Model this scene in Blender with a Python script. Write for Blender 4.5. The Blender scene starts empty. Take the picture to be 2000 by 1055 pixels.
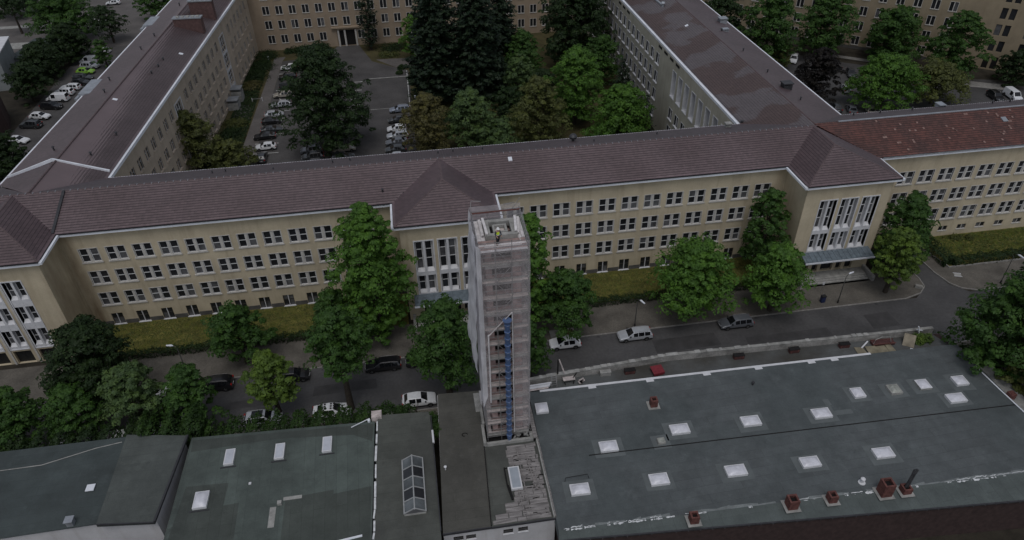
import bpy, bmesh, math, random
import numpy as np
from mathutils import Vector, Matrix

random.seed(7)
R = math.radians
SC = bpy.context.scene
COL = SC.collection

# ------------------------------------------------------------------ camera
cam_d = bpy.data.cameras.new('camera')
cam = bpy.data.objects.new('camera', cam_d)
COL.objects.link(cam)
SC.camera = cam
cam_d.sensor_width = 36.0
cam_d.lens = 25.225
cam_d.clip_start = 0.5
cam_d.clip_end = 3000
PITCH, ROLL, YAW = R(37.02), R(-1.086), R(8.19)

def _cam_axes():
    cp, sp, c, s = math.cos(PITCH), math.sin(PITCH), math.cos(ROLL), math.sin(ROLL)
    rows = [[], [], []]
    for (X, Y, Z) in ((1, 0, 0), (0, 1, 0), (0, 0, 1)):
        r = X * math.cos(YAW) - Y * math.sin(YAW)
        fw = X * math.sin(YAW) + Y * math.cos(YAW)
        x, y, z = r, -(fw * sp + Z * cp), fw * cp - Z * sp
        v = (c * x - s * y, s * x + c * y, z)
        for i in range(3):
            rows[i].append(v[i])
    return rows
_a = _cam_axes()
m = Matrix(((_a[0][0], -_a[1][0], -_a[2][0], 0.0),
            (_a[0][1], -_a[1][1], -_a[2][1], 0.0),
            (_a[0][2], -_a[1][2], -_a[2][2], 66.0),
            (0, 0, 0, 1)))
cam.matrix_world = m

# ------------------------------------------------------------------ daylight (overcast)
SUN_EL, SUN_AZ = R(66), R(190)          # azimuth clockwise from +Y
world = bpy.data.worlds.new('World')
SC.world = world
world.use_nodes = True
nt = world.node_tree
nt.nodes.clear()
sky = nt.nodes.new('ShaderNodeTexSky')
sky.sky_type = 'NISHITA'
sky.sun_disc = False
sky.sun_elevation = SUN_EL
sky.sun_rotation = SUN_AZ
sky.air_density = 1.0
sky.dust_density = 1.6
sky.ozone_density = 1.0
hs = nt.nodes.new('ShaderNodeHueSaturation')
hs.inputs['Saturation'].default_value = 0.42
bg = nt.nodes.new('ShaderNodeBackground')
bg.inputs['Strength'].default_value = 0.14
wo = nt.nodes.new('ShaderNodeOutputWorld')
nt.links.new(sky.outputs[0], hs.inputs['Color'])
nt.links.new(hs.outputs[0], bg.inputs[0])
nt.links.new(bg.outputs[0], wo.inputs[0])

sun_d = bpy.data.lights.new('sun', 'SUN')
sun_d.energy = 1.1
sun_d.angle = R(30)
sun_d.color = (1.0, 0.985, 0.97)
sun = bpy.data.objects.new('sun', sun_d)
COL.objects.link(sun)
sd = Vector((math.sin(SUN_AZ) * math.cos(SUN_EL), math.cos(SUN_AZ) * math.cos(SUN_EL), math.sin(SUN_EL)))
sun.rotation_euler = sd.to_track_quat('Z', 'Y').to_euler()
sun.location = (0, 0, 200)

SC.view_settings.view_transform = 'Standard'
SC.view_settings.look = 'None'
SC.view_settings.gamma = 1
SC.view_settings.use_curve_mapping = False
SC.view_settings.exposure = -0.62

# ------------------------------------------------------------------ materials
MATS = {}

def _nodes(name):
    mt = bpy.data.materials.new(name)
    mt.use_nodes = True
    t = mt.node_tree
    return mt, t, t.nodes['Principled BSDF']

def _mix(t, fac, a, b, mode='MIX'):
    n = t.nodes.new('ShaderNodeMix')
    n.data_type = 'RGBA'
    n.blend_type = mode
    if isinstance(fac, (int, float)):
        n.inputs[0].default_value = fac
    else:
        t.links.new(fac, n.inputs[0])
    for i, v in ((6, a), (7, b)):
        if isinstance(v, (tuple, list)):
            n.inputs[i].default_value = (*v[:3], 1)
        else:
            t.links.new(v, n.inputs[i])
    return n.outputs[2]

def _noise(t, scale, detail=4, coord='Object', rough=0.6, stretch=None):
    if coord == 'World':
        src = t.nodes.new('ShaderNodeNewGeometry').outputs['Position']
    else:
        src = t.nodes.new('ShaderNodeTexCoord').outputs[coord]
    if stretch:
        mp = t.nodes.new('ShaderNodeMapping')
        mp.inputs['Scale'].default_value = stretch
        t.links.new(src, mp.inputs[0])
        src = mp.outputs[0]
    n = t.nodes.new('ShaderNodeTexNoise')
    n.inputs['Scale'].default_value = scale
    n.inputs['Detail'].default_value = detail
    n.inputs['Roughness'].default_value = rough
    t.links.new(src, n.inputs['Vector'])
    return n.outputs[0]

def _ramp(t, fac, p0, p1, c0=(0, 0, 0), c1=(1, 1, 1)):
    n = t.nodes.new('ShaderNodeValToRGB')
    n.color_ramp.elements[0].position = p0
    n.color_ramp.elements[1].position = p1
    n.color_ramp.elements[0].color = (*c0, 1)
    n.color_ramp.elements[1].color = (*c1, 1)
    t.links.new(fac, n.inputs[0])
    return n.outputs[0]

def mat(name, col, rough=0.8, var=0.25, scale=1.5, metal=0.0, fine=0.0, spec=0.3, bump=0.0, bscale=8.0, coord='World', stretch=None, coat=0.0):
    """plain surface with broad and fine noise variation of its own colour"""
    if name in MATS:
        return MATS[name]
    mt, t, b = _nodes(name)
    dark = tuple(c * (1 - var) for c in col)
    lite = tuple(min(1, c * (1 + var)) for c in col)
    c = _mix(t, _ramp(t, _noise(t, scale, 5, coord, stretch=stretch), 0.3, 0.7), dark, lite)
    if fine:
        c = _mix(t, fine, c, _ramp(t, _noise(t, scale * 17, 3, coord), 0.3, 0.7, (0.25, 0.25, 0.25), (0.75, 0.75, 0.75)), 'OVERLAY')
    t.links.new(c, b.inputs['Base Color'])
    b.inputs['Roughness'].default_value = rough
    b.inputs['Metallic'].default_value = metal
    b.inputs['Specular IOR Level'].default_value = spec
    b.inputs['Coat Weight'].default_value = coat
    if bump:
        bp = t.nodes.new('ShaderNodeBump')
        bp.inputs['Strength'].default_value = bump
        bp.inputs['Distance'].default_value = 0.05
        t.links.new(_noise(t, bscale, 4, coord), bp.inputs['Height'])
        t.links.new(bp.outputs[0], b.inputs['Normal'])
    MATS[name] = mt
    return mt

def mat_plaster(name, col, stain=(0.16, 0.10, 0.05), amount=0.35):
    mt, t, b = _nodes(name)
    base = _mix(t, _ramp(t, _noise(t, 0.35, 6, 'World'), 0.3, 0.7), tuple(c * 0.86 for c in col), tuple(c * 1.1 for c in col))
    streak = _ramp(t, _noise(t, 1.0, 5, 'World', stretch=(1.1, 1.1, 0.09)), 0.5, 0.82)
    m1 = t.nodes.new('ShaderNodeMath'); m1.operation = 'MULTIPLY'; m1.inputs[1].default_value = amount
    t.links.new(streak, m1.inputs[0])
    base = _mix(t, m1.outputs[0], base, stain)
    base = _mix(t, 0.18, base, _ramp(t, _noise(t, 14, 3, 'World'), 0.3, 0.7, (0.3, 0.3, 0.3), (0.7, 0.7, 0.7)), 'OVERLAY')
    t.links.new(base, b.inputs['Base Color'])
    b.inputs['Roughness'].default_value = 0.9
    b.inputs['Specular IOR Level'].default_value = 0.15
    MATS[name] = mt
    return mt

def mat_main_plaster():
    """ochre plaster with the brown rain stains down the inner corners"""
    mt = mat_plaster('ochre_plaster', (0.53, 0.455, 0.33), amount=0.36)
    t = mt.node_tree
    b = t.nodes['Principled BSDF']
    src = b.inputs['Base Color'].links[0].from_socket
    geo = t.nodes.new('ShaderNodeNewGeometry')
    sx = t.nodes.new('ShaderNodeSeparateXYZ')
    t.links.new(geo.outputs['Position'], sx.inputs[0])
    tot = None
    for cx, wd, amp in ((-45.9, 1.6, 1.0), (51.2, 1.3, 0.5)):
        a = t.nodes.new('ShaderNodeMath'); a.operation = 'SUBTRACT'; a.inputs[1].default_value = cx
        t.links.new(sx.outputs[0], a.inputs[0])
        ab = t.nodes.new('ShaderNodeMath'); ab.operation = 'ABSOLUTE'
        t.links.new(a.outputs[0], ab.inputs[0])
        mr = t.nodes.new('ShaderNodeMapRange')
        mr.inputs[1].default_value = 0.0; mr.inputs[2].default_value = wd
        mr.inputs[3].default_value = amp; mr.inputs[4].default_value = 0.0
        mr.interpolation_type = 'SMOOTHSTEP'
        t.links.new(ab.outputs[0], mr.inputs[0])
        if tot is None:
            tot = mr.outputs[0]
        else:
            ad = t.nodes.new('ShaderNodeMath'); ad.operation = 'ADD'
            t.links.new(tot, ad.inputs[0]); t.links.new(mr.outputs[0], ad.inputs[1])
            tot = ad.outputs[0]
    mu = t.nodes.new('ShaderNodeMath'); mu.operation = 'MULTIPLY'
    t.links.new(tot, mu.inputs[0])
    t.links.new(_ramp(t, _noise(t, 0.6, 5, 'World', stretch=(1, 1, 0.25)), 0.25, 0.7), mu.inputs[1])
    m2 = t.nodes.new('ShaderNodeMath'); m2.operation = 'MULTIPLY'; m2.inputs[1].default_value = 0.8
    t.links.new(mu.outputs[0], m2.inputs[0])
    out = _mix(t, m2.outputs[0], src, (0.15, 0.095, 0.05))
    t.links.new(out, b.inputs['Base Color'])
    return mt

def mat_tiles(name, col, patch, pscale=0.12, p0=0.45, p1=0.55, pale=None, pale_amt=0.0, jitter=0.35):
    """clay tiles: each tile its own tone (UV = column, course), broad patches of renewed tiles"""
    mt, t, b = _nodes(name)
    tc = t.nodes.new('ShaderNodeTexCoord')
    fl = t.nodes.new('ShaderNodeVectorMath'); fl.operation = 'FLOOR'
    t.links.new(tc.outputs['UV'], fl.inputs[0])
    wn = t.nodes.new('ShaderNodeTexWhiteNoise'); wn.noise_dimensions = '2D'
    t.links.new(fl.outputs[0], wn.inputs['Vector'])
    # patches snap to whole tiles
    n = t.nodes.new('ShaderNodeTexNoise'); n.inputs['Scale'].default_value = pscale; n.inputs['Detail'].default_value = 3
    t.links.new(fl.outputs[0], n.inputs['Vector'])
    base = _mix(t, _ramp(t, n.outputs[0], p0, p1), col, patch)
    tone = _ramp(t, wn.outputs['Value'], 0.0, 1.0, (0.5 - jitter * 0.5,) * 3, (0.5 + jitter * 0.5,) * 3)
    base = _mix(t, 0.8, base, tone, 'OVERLAY')
    # weathering streaks run down the slope
    st = _ramp(t, _noise(t, 0.25, 6, 'World'), 0.35, 0.75, (0.44, 0.44, 0.44), (0.56, 0.56, 0.56))
    base = _mix(t, 0.7, base, st, 'OVERLAY')
    if pale:
        n2 = t.nodes.new('ShaderNodeTexNoise'); n2.inputs['Scale'].default_value = 0.33; n2.inputs['Detail'].default_value = 2
        t.links.new(fl.outputs[0], n2.inputs['Vector'])
        base = _mix(t, _ramp(t, n2.outputs[0], pale_amt, pale_amt + 0.02), base, pale)
    t.links.new(base, b.inputs['Base Color'])
    b.inputs['Roughness'].default_value = 0.5
    b.inputs['Specular IOR Level'].default_value = 0.5
    MATS[name] = mt
    return mt

def mat_membrane(name, col, patch, dirt=(0.02, 0.02, 0.02), roll=1.0, ang=0.0):
    """bitumen felt: metre wide rolls with dark laps, big repaired areas, ponding marks"""
    mt, t, b = _nodes(name)
    geo = t.nodes.new('ShaderNodeNewGeometry')
    mp = t.nodes.new('ShaderNodeMapping'); mp.inputs['Rotation'].default_value = (0, 0, ang)
    t.links.new(geo.outputs['Position'], mp.inputs[0])
    br = t.nodes.new('ShaderNodeTexBrick')
    br.inputs['Scale'].default_value = 1.0
    br.inputs['Brick Width'].default_value = 7.5
    br.inputs['Row Height'].default_value = roll
    br.inputs['Mortar Size'].default_value = 0.02
    br.inputs['Mortar Smooth'].default_value = 0.6
    br.inputs['Color1'].default_value = (*[c * 0.93 for c in col], 1)
    br.inputs['Color2'].default_value = (*[c * 1.07 for c in col], 1)
    br.inputs['Mortar'].default_value = (*[c * 0.62 for c in col], 1)
    t.links.new(mp.outputs[0], br.inputs['Vector'])
    c = _mix(t, _ramp(t, _noise(t, 0.10, 5, 'World'), 0.42, 0.62), br.outputs[0], patch)
    c = _mix(t, 0.55, c, _ramp(t, _noise(t, 0.35, 7, 'World', 0.7), 0.3, 0.75, (0.28, 0.28, 0.28), (0.72, 0.72, 0.72)), 'OVERLAY')
    c = _mix(t, 0.25, c, _ramp(t, _noise(t, 9, 4, 'World'), 0.3, 0.7, (0.3, 0.3, 0.3), (0.7, 0.7, 0.7)), 'OVERLAY')
    sp = _ramp(t, _noise(t, 0.6, 6, 'World', 0.65), 0.66, 0.78)
    ml = t.nodes.new('ShaderNodeMath'); ml.operation = 'MULTIPLY'; ml.inputs[1].default_value = 0.62
    t.links.new(sp, ml.inputs[0])
    c = _mix(t, ml.outputs[0], c, dirt)
    pale = _ramp(t, _noise(t, 0.45, 8, 'World', 0.72), 0.56, 0.74)
    m3 = t.nodes.new('ShaderNodeMath'); m3.operation = 'MULTIPLY'; m3.inputs[1].default_value = 0.4
    t.links.new(pale, m3.inputs[0])
    c = _mix(t, m3.outputs[0], c, tuple(x * 1.7 for x in col))
    t.links.new(c, b.inputs['Base Color'])
    b.inputs['Roughness'].default_value = 0.75
    b.inputs['Specular IOR Level'].default_value = 0.3
    MATS[name] = mt
    return mt

def mat_leaf(name, col, var=0.3):
    mt, t, b = _nodes(name)
    out = t.nodes['Material Output']
    t.nodes.remove(b)
    rnd = _noise(t, 0.9, 3, 'World')
    oi = t.nodes.new('ShaderNodeNewGeometry')
    c = _mix(t, oi.outputs['Random Per Island'], tuple(x * (1 - var) for x in col), tuple(x * (1 + var) for x in col))
    c = _mix(t, _ramp(t, rnd, 0.42, 0.68), c, (col[0] * 1.55, col[1] * 1.5, col[2] * 1.0))
    d = t.nodes.new('ShaderNodeBsdfPrincipled')
    d.inputs['Roughness'].default_value = 0.55
    d.inputs['Specular IOR Level'].default_value = 0.25
    tr = t.nodes.new('ShaderNodeBsdfTranslucent')
    t.links.new(c, d.inputs['Base Color'])
    t.links.new(c, tr.inputs['Color'])
    mx = t.nodes.new('ShaderNodeMixShader'); mx.inputs[0].default_value = 0.3
    t.links.new(d.outputs[0], mx.inputs[1]); t.links.new(tr.outputs[0], mx.inputs[2])
    t.links.new(mx.outputs[0], out.inputs[0])
    MATS[name] = mt
    return mt

def mat_net(name, alpha, col=(0.62, 0.60, 0.62)):
    """scaffold debris netting: fine weave that lets part of the light through"""
    mt, t, b = _nodes(name)
    out = t.nodes['Material Output']
    t.nodes.remove(b)
    d = t.nodes.new('ShaderNodeBsdfDiffuse')
    tl = t.nodes.new('ShaderNodeBsdfTranslucent')
    c = _mix(t, _ramp(t, _noise(t, 0.9, 5, 'World', stretch=(1, 1, 0.5)), 0.3, 0.7), tuple(x * 0.72 for x in col), col)
    t.links.new(c, d.inputs[0]); t.links.new(c, tl.inputs[0])
    m1 = t.nodes.new('ShaderNodeMixShader'); m1.inputs[0].default_value = 0.45
    t.links.new(d.outputs[0], m1.inputs[1]); t.links.new(tl.outputs[0], m1.inputs[2])
    tp = t.nodes.new('ShaderNodeBsdfTransparent')
    m2 = t.nodes.new('ShaderNodeMixShader')
    f = t.nodes.new('ShaderNodeMapRange')
    f.inputs[3].default_value = alpha - 0.14; f.inputs[4].default_value = alpha + 0.14
    t.links.new(_noise(t, 1.7, 4, 'World'), f.inputs[0])
    t.links.new(f.outputs[0], m2.inputs[0])
    t.links.new(tp.outputs[0], m2.inputs[1]); t.links.new(m1.outputs[0], m2.inputs[2])
    t.links.new(m2.outputs[0], out.inputs[0])
    MATS[name] = mt
    return mt

OCHRE = mat_main_plaster()
STONE_LEFT = mat_plaster('left_wing_stone', (0.50, 0.42, 0.335), (0.26, 0.19, 0.14), 0.35)
STONE_RIGHT = mat_plaster('right_wing_plaster', (0.40, 0.375, 0.31), (0.15, 0.13, 0.10), 0.3)
BROWN_PLASTER = mat_plaster('rear_plaster', (0.33, 0.26, 0.19), (0.14, 0.10, 0.06), 0.25)
TAN_PLASTER = mat_plaster('tan_plaster', (0.30, 0.245, 0.17), (0.14, 0.10, 0.06), 0.25)
WHITEWALL = mat_plaster('white_render', (0.55, 0.54, 0.55), (0.3, 0.26, 0.22), 0.4)
GREYWALL = mat_plaster('grey_render', (0.27, 0.29, 0.29), (0.12, 0.12, 0.11), 0.4)
DARKBRICK = mat('dark_brick', (0.05, 0.032, 0.03), 0.9, 0.3, 2.0)
TILE = mat_tiles('brown_tiles', (0.140, 0.099, 0.106), (0.118, 0.081, 0.086), 0.03, 0.42, 0.6, jitter=0.16)
TILE_LEFT = mat_tiles('left_wing_tiles', (0.140, 0.106, 0.110), (0.122, 0.090, 0.094), 0.03, 0.4, 0.6, jitter=0.12)
TILE_RIGHT = mat_tiles('right_wing_tiles', (0.160, 0.136, 0.142), (0.120, 0.082, 0.078), 0.045, 0.47, 0.50, jitter=0.12)
TILE_RED = mat_tiles('rust_red_tiles', (0.12, 0.045, 0.035), (0.085, 0.038, 0.032), 0.09, 0.4, 0.65, (0.24, 0.15, 0.13), 0.80)
LAP = mat('tile_lap_shade', (0.035, 0.028, 0.03), 0.9, 0.3, 2)  # shade beneath each tile course, painted dark on the lap faces
RIDGE = mat('ridge_tile', (0.11, 0.08, 0.082), 0.7, 0.3, 3)
TRIM = mat('white_trim', (0.62, 0.62, 0.64), 0.6, 0.12, 1.2)
EAVE = mat('eave_fascia', (0.74, 0.76, 0.81), 0.5, 0.12, 0.6)
GUTTER = mat('dark_gutter', (0.06, 0.06, 0.065), 0.5, 0.2, 2, metal=0.4)
ZINC = mat('zinc_sheet', (0.36, 0.38, 0.41), 0.45, 0.2, 1.2, metal=0.5)
LEADROOF = mat('canopy_zinc', (0.13, 0.16, 0.185), 0.55, 0.3, 2.0)
PLINTH = mat('dark_plinth', (0.10, 0.095, 0.09), 0.9, 0.3, 1.0)
SURROUND = mat('window_surround', (0.50, 0.48, 0.45), 0.8, 0.15, 1.5)
FRAMEW = mat('window_frame_white', (0.66, 0.66, 0.67), 0.5, 0.1, 2)
DARKFRAME = mat('window_frame_dark', (0.05, 0.045, 0.04), 0.6, 0.2, 2)
GLASS = mat('dark_glass', (0.022, 0.023, 0.026), 0.12, 0.4, 0.5, spec=0.45)
GLASS2 = mat('blind_glass', (0.10, 0.10, 0.105), 0.15, 0.5, 0.7, spec=0.45)
CONC = mat('concrete', (0.30, 0.295, 0.28), 0.9, 0.3, 1.2, fine=0.4)
STEEL = mat('scaffold_steel', (0.34, 0.33, 0.33), 0.45, 0.2, 3, metal=0.6)
WOOD = mat('weathered_planks', (0.215, 0.20, 0.195), 0.9, 0.45, 1.6, fine=0.5, stretch=(0.4, 3, 1))
WOODY = mat('scaffold_board', (0.50, 0.44, 0.42), 0.9, 0.3, 2.0, fine=0.4)
BRICKRED = mat('red_clay_brick', (0.12, 0.05, 0.043), 0.9, 0.35, 3, fine=0.4)
BRICKTOWER = mat('tower_brick', (0.40, 0.29, 0.275), 0.9, 0.35, 1.6, fine=0.4)
BLACK = mat('black_void', (0.012, 0.011, 0.011), 0.9, 0.2, 2)
ASPHALT = mat('asphalt', (0.070, 0.068, 0.069), 0.6, 0.32, 0.16, fine=0.35, spec=0.45)
ASPHALT2 = mat('courtyard_asphalt', (0.076, 0.072, 0.071), 0.9, 0.28, 0.18, fine=0.35)
ASPHALT3 = mat('worn_asphalt', (0.115, 0.105, 0.10), 0.9, 0.2, 0.25, fine=0.35)
PAVE = mat('pavement_slabs', (0.112, 0.102, 0.088), 0.9, 0.3, 0.35, fine=0.4)
KERB = mat('kerb_stone', (0.25, 0.24, 0.225), 0.9, 0.25, 2)
PAINT = mat('road_paint', (0.62, 0.62, 0.6), 0.8, 0.2, 1.5)
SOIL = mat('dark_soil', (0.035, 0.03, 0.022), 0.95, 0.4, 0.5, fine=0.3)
LAWN = mat('lawn_ground', (0.135, 0.122, 0.034), 0.95, 0.45, 0.45, fine=0.5, stretch=(0.5, 1.6, 1))
LAWN2 = mat('dry_lawn_ground', (0.06, 0.052, 0.022), 0.95, 0.4, 0.3, fine=0.4)
BARK = mat('bark', (0.055, 0.045, 0.036), 0.95, 0.35, 4)
FELT = mat_membrane('hall_felt', (0.092, 0.102, 0.105), (0.076, 0.088, 0.090), roll=1.05, ang=R(-2))
FELT_PATCH = mat('felt_patch', (0.115, 0.128, 0.130), 0.75, 0.15, 0.8)
FELT_GREEN = mat_membrane('green_felt', (0.092, 0.112, 0.102), (0.060, 0.072, 0.066), roll=1.1, ang=R(88))
FELT_DARK = mat_membrane('dark_felt', (0.06, 0.074, 0.074), (0.05, 0.06, 0.06), roll=1.1)
FELT_MID = mat_membrane('mid_felt', (0.082, 0.092, 0.086), (0.07, 0.078, 0.074), roll=1.1)
FELT_OLIVE = mat_membrane('olive_felt', (0.085, 0.09, 0.08), (0.066, 0.068, 0.062), roll=1.05)
FELT_BROWN = mat_membrane('brown_felt', (0.082, 0.08, 0.07), (0.07, 0.068, 0.06), roll=1.05)
LIMEWASH = mat('lime_wash', (0.17, 0.185, 0.185), 0.85, 0.25, 1.2, fine=.5)
FELT_LOW = mat_membrane('lower_felt', (0.088, 0.103, 0.100), (0.075, 0.088, 0.085), roll=1.15, ang=R(88))
LIME = mat('lime_streak', (0.62, 0.63, 0.64), 0.8, 0.3, 2)
ACRYL = mat('opal_acrylic', (0.62, 0.62, 0.67), 0.3, 0.16, 1.6, spec=0.5)
ACRYL_DIRTY = mat('dirty_acrylic', (0.30, 0.31, 0.28), 0.4, 0.35, 2.5)
CHUTE = mat('blue_chute_plastic', (0.085, 0.135, 0.26), 0.5, 0.2, 2)
RUBBER = mat('tyre_rubber', (0.018, 0.018, 0.018), 0.8, 0.2, 5)
ALLOY = mat('alloy_rim', (0.42, 0.42, 0.43), 0.35, 0.1, 5, metal=0.8)
CARGLASS = mat('car_glass', (0.010, 0.011, 0.013), 0.06, 0.2, 2, spec=0.5)
HEADLAMP = mat('headlamp_lens', (0.62, 0.64, 0.66), 0.15, 0.1, 5)
TAILLAMP = mat('tail_lamp_lens', (0.30, 0.012, 0.010), 0.25, 0.1, 5)
CARTRIM = mat('black_trim', (0.02, 0.02, 0.02), 0.6, 0.2, 5)
NET = mat_net('debris_net', 0.27, (0.95, 0.88, 0.90))
NET_DENSE = mat_net('debris_net_dense', 0.90, (0.95, 0.94, 0.97))
NET_SIDE = mat_net('debris_net_side', 0.42, (0.95, 0.89, 0.92))
RUSTRED = mat('rust_red_paint', (0.075, 0.032, 0.03), 0.7, 0.3, 3)
HIVIS = mat('hi_vis_yellow', (0.62, 0.80, 0.04), 0.7, 0.1, 5)
LEAF = {k: mat_leaf('leaf_' + k, c) for k, c in dict(
    bright=(0.066, 0.142, 0.026), mid=(0.040, 0.088, 0.021), dark=(0.018, 0.036, 0.012), deep=(0.020, 0.040, 0.014),
    olive=(0.082, 0.096, 0.034), brown=(0.098, 0.092, 0.040), grey=(0.068, 0.112, 0.044), conifer=(0.017, 0.031, 0.019),
    purple=(0.012, 0.010, 0.010), yellow=(0.084, 0.136, 0.028), ivy=(0.026, 0.056, 0.014)).items()}

# ------------------------------------------------------------------ builders
class MB:
    """collects polygons and links them as one mesh"""
    def __init__(s):
        s.v, s.f, s.mi, s.uv = [], [], [], None
    def poly(s, pts, mi=0):
        n = len(s.v)
        s.v.extend(tuple(p) for p in pts)
        s.f.append(tuple(range(n, n + len(pts))))
        s.mi.append(mi)
    def box(s, x0, x1, y0, y1, z0, z1, mi=0):
        n = len(s.v)
        s.v.extend([(x0, y0, z0), (x1, y0, z0), (x1, y1, z0), (x0, y1, z0), (x0, y0, z1), (x1, y0, z1), (x1, y1, z1), (x0, y1, z1)])
        for q in ((3, 2, 1, 0), (4, 5, 6, 7), (0, 1, 5, 4), (1, 2, 6, 5), (2, 3, 7, 6), (3, 0, 4, 7)):
            s.f.append(tuple(n + i for i in q)); s.mi.append(mi)
    def prism(s, pts, z0, z1, mi=0):
        """vertical prism over a CCW outline"""
        n, k = len(s.v), len(pts)
        s.v.extend((p[0], p[1], z0) for p in pts)
        s.v.extend((p[0], p[1], z1) for p in pts)
        s.f.append(tuple(n + i for i in reversed(range(k)))); s.mi.append(mi)
        s.f.append(tuple(n + k + i for i in range(k))); s.mi.append(mi)
        for i in range(k):
            j = (i + 1) % k
            s.f.append((n + i, n + j, n + k + j, n + k + i)); s.mi.append(mi)
    def bar(s, a, b, w, h=None, mi=0):
        """rectangular bar from a to b"""
        a, b = Vector(a), Vector(b)
        d = (b - a).normalized()
        up = Vector((0, 0, 1)) if abs(d.z) < 0.95 else Vector((0, 1, 0))
        u = d.cross(up).normalized() * (w / 2)
        v = u.cross(d).normalized() * ((h or w) / 2)
        n = len(s.v)
        for p in (a, b):
            for q in (-u - v, u - v, u + v, -u + v):
                s.v.append(tuple(p + q))
        for q in ((0, 3, 2, 1), (4, 5, 6, 7), (0, 1, 5, 4), (1, 2, 6, 5), (2, 3, 7, 6), (3, 0, 4, 7)):
            s.f.append(tuple(n + i for i in q)); s.mi.append(mi)
    def tube(s, pts, radii, k=6, mi=0, cap=True):
        pts = [Vector(p) for p in pts]
        n = len(s.v)
        for i, p in enumerate(pts):
            d = (pts[min(i + 1, len(pts) - 1)] - pts[max(i - 1, 0)]).normalized()
            ref = Vector((0, 0, 1)) if abs(d.z) < 0.9 else Vector((1, 0, 0))
            u = d.cross(ref).normalized(); v = d.cross(u)
            r = radii[i] if isinstance(radii, (list, tuple)) else radii
            for j in range(k):
                a = 2 * math.pi * j / k
                s.v.append(tuple(p + (u * math.cos(a) + v * math.sin(a)) * r))
        for i in range(len(pts) - 1):
            for j in range(k):
                j2 = (j + 1) % k
                s.f.append((n + i * k + j, n + i * k + j2, n + (i + 1) * k + j2, n + (i + 1) * k + j)); s.mi.append(mi)
        if cap:
            s.f.append(tuple(n + j for j in range(k))); s.mi.append(mi)
            s.f.append(tuple(n + (len(pts) - 1) * k + j for j in reversed(range(k)))); s.mi.append(mi)
    def lathe(s, prof, c=(0, 0, 0), k=12, mi=0):
        n = len(s.v)
        for r, z in prof:
            for j in range(k):
                a = 2 * math.pi * j / k
                s.v.append((c[0] + r * math.cos(a), c[1] + r * math.sin(a), c[2] + z))
        for i in range(len(prof) - 1):
            for j in range(k):
                j2 = (j + 1) % k
                s.f.append((n + i * k + j, n + i * k + j2, n + (i + 1) * k + j2, n + (i + 1) * k + j)); s.mi.append(mi)
        s.f.append(tuple(n + j for j in reversed(range(k)))); s.mi.append(mi)
        s.f.append(tuple(n + (len(prof) - 1) * k + j for j in range(k))); s.mi.append(mi)
    def mesh(s, name, mats, smooth=None):
        me = bpy.data.meshes.new(name)
        me.from_pydata(s.v, [], s.f)
        for mm in (mats if isinstance(mats, (list, tuple)) else [mats]):
            me.materials.append(mm)
        if any(s.mi):
            me.polygons.foreach_set('material_index', s.mi)
        if smooth:
            me.polygons.foreach_set('use_smooth', [True] * len(me.polygons))
            me.set_sharp_from_angle(angle=R(smooth))
        me.update()
        return me

BASE = {}

def link(name, me, parent=None, loc=None, rot=None, kind=None, label=None):
    o = bpy.data.objects.new(name, me)
    COL.objects.link(o)
    if loc is not None: o.location = loc
    if rot is not None: o.rotation_euler = (0, 0, rot) if isinstance(rot, (int, float)) else rot
    if parent is not None:
        o.parent = parent
        if parent.name in BASE:
            o.matrix_parent_inverse = BASE[parent.name].inverted()
    if kind: o['kind'] = kind
    if label: o['label'] = label
    return o

def tag(o, label, cat, group=None):
    o['label'] = label; o['category'] = cat
    if group: o['group'] = group
    return o

def thing(name, label, cat, loc=(0, 0, 0), rot=0.0, group=None, world=True):
    """an Empty at the thing's base; with world=True its parts are modelled in world coordinates"""
    o = bpy.data.objects.new(name, None)
    COL.objects.link(o)
    o.location = loc; o.rotation_euler = (0, 0, rot)
    o.empty_display_size = 0.3
    tag(o, label, cat, group)
    if world:
        BASE[o.name] = Matrix.Translation(Vector(loc)) @ Matrix.Rotation(rot, 4, 'Z')
    return o

def copy_tree(o, parent=None):
    c = o.copy()
    COL.objects.link(c)
    if parent is not None: c.parent = parent
    for ch in list(o.children):
        copy_tree(ch, c)
    return c

def structure(name, mb, mt):
    o = link(name, mb.mesh(name, mt)); o['kind'] = 'structure'
    return o

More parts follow.
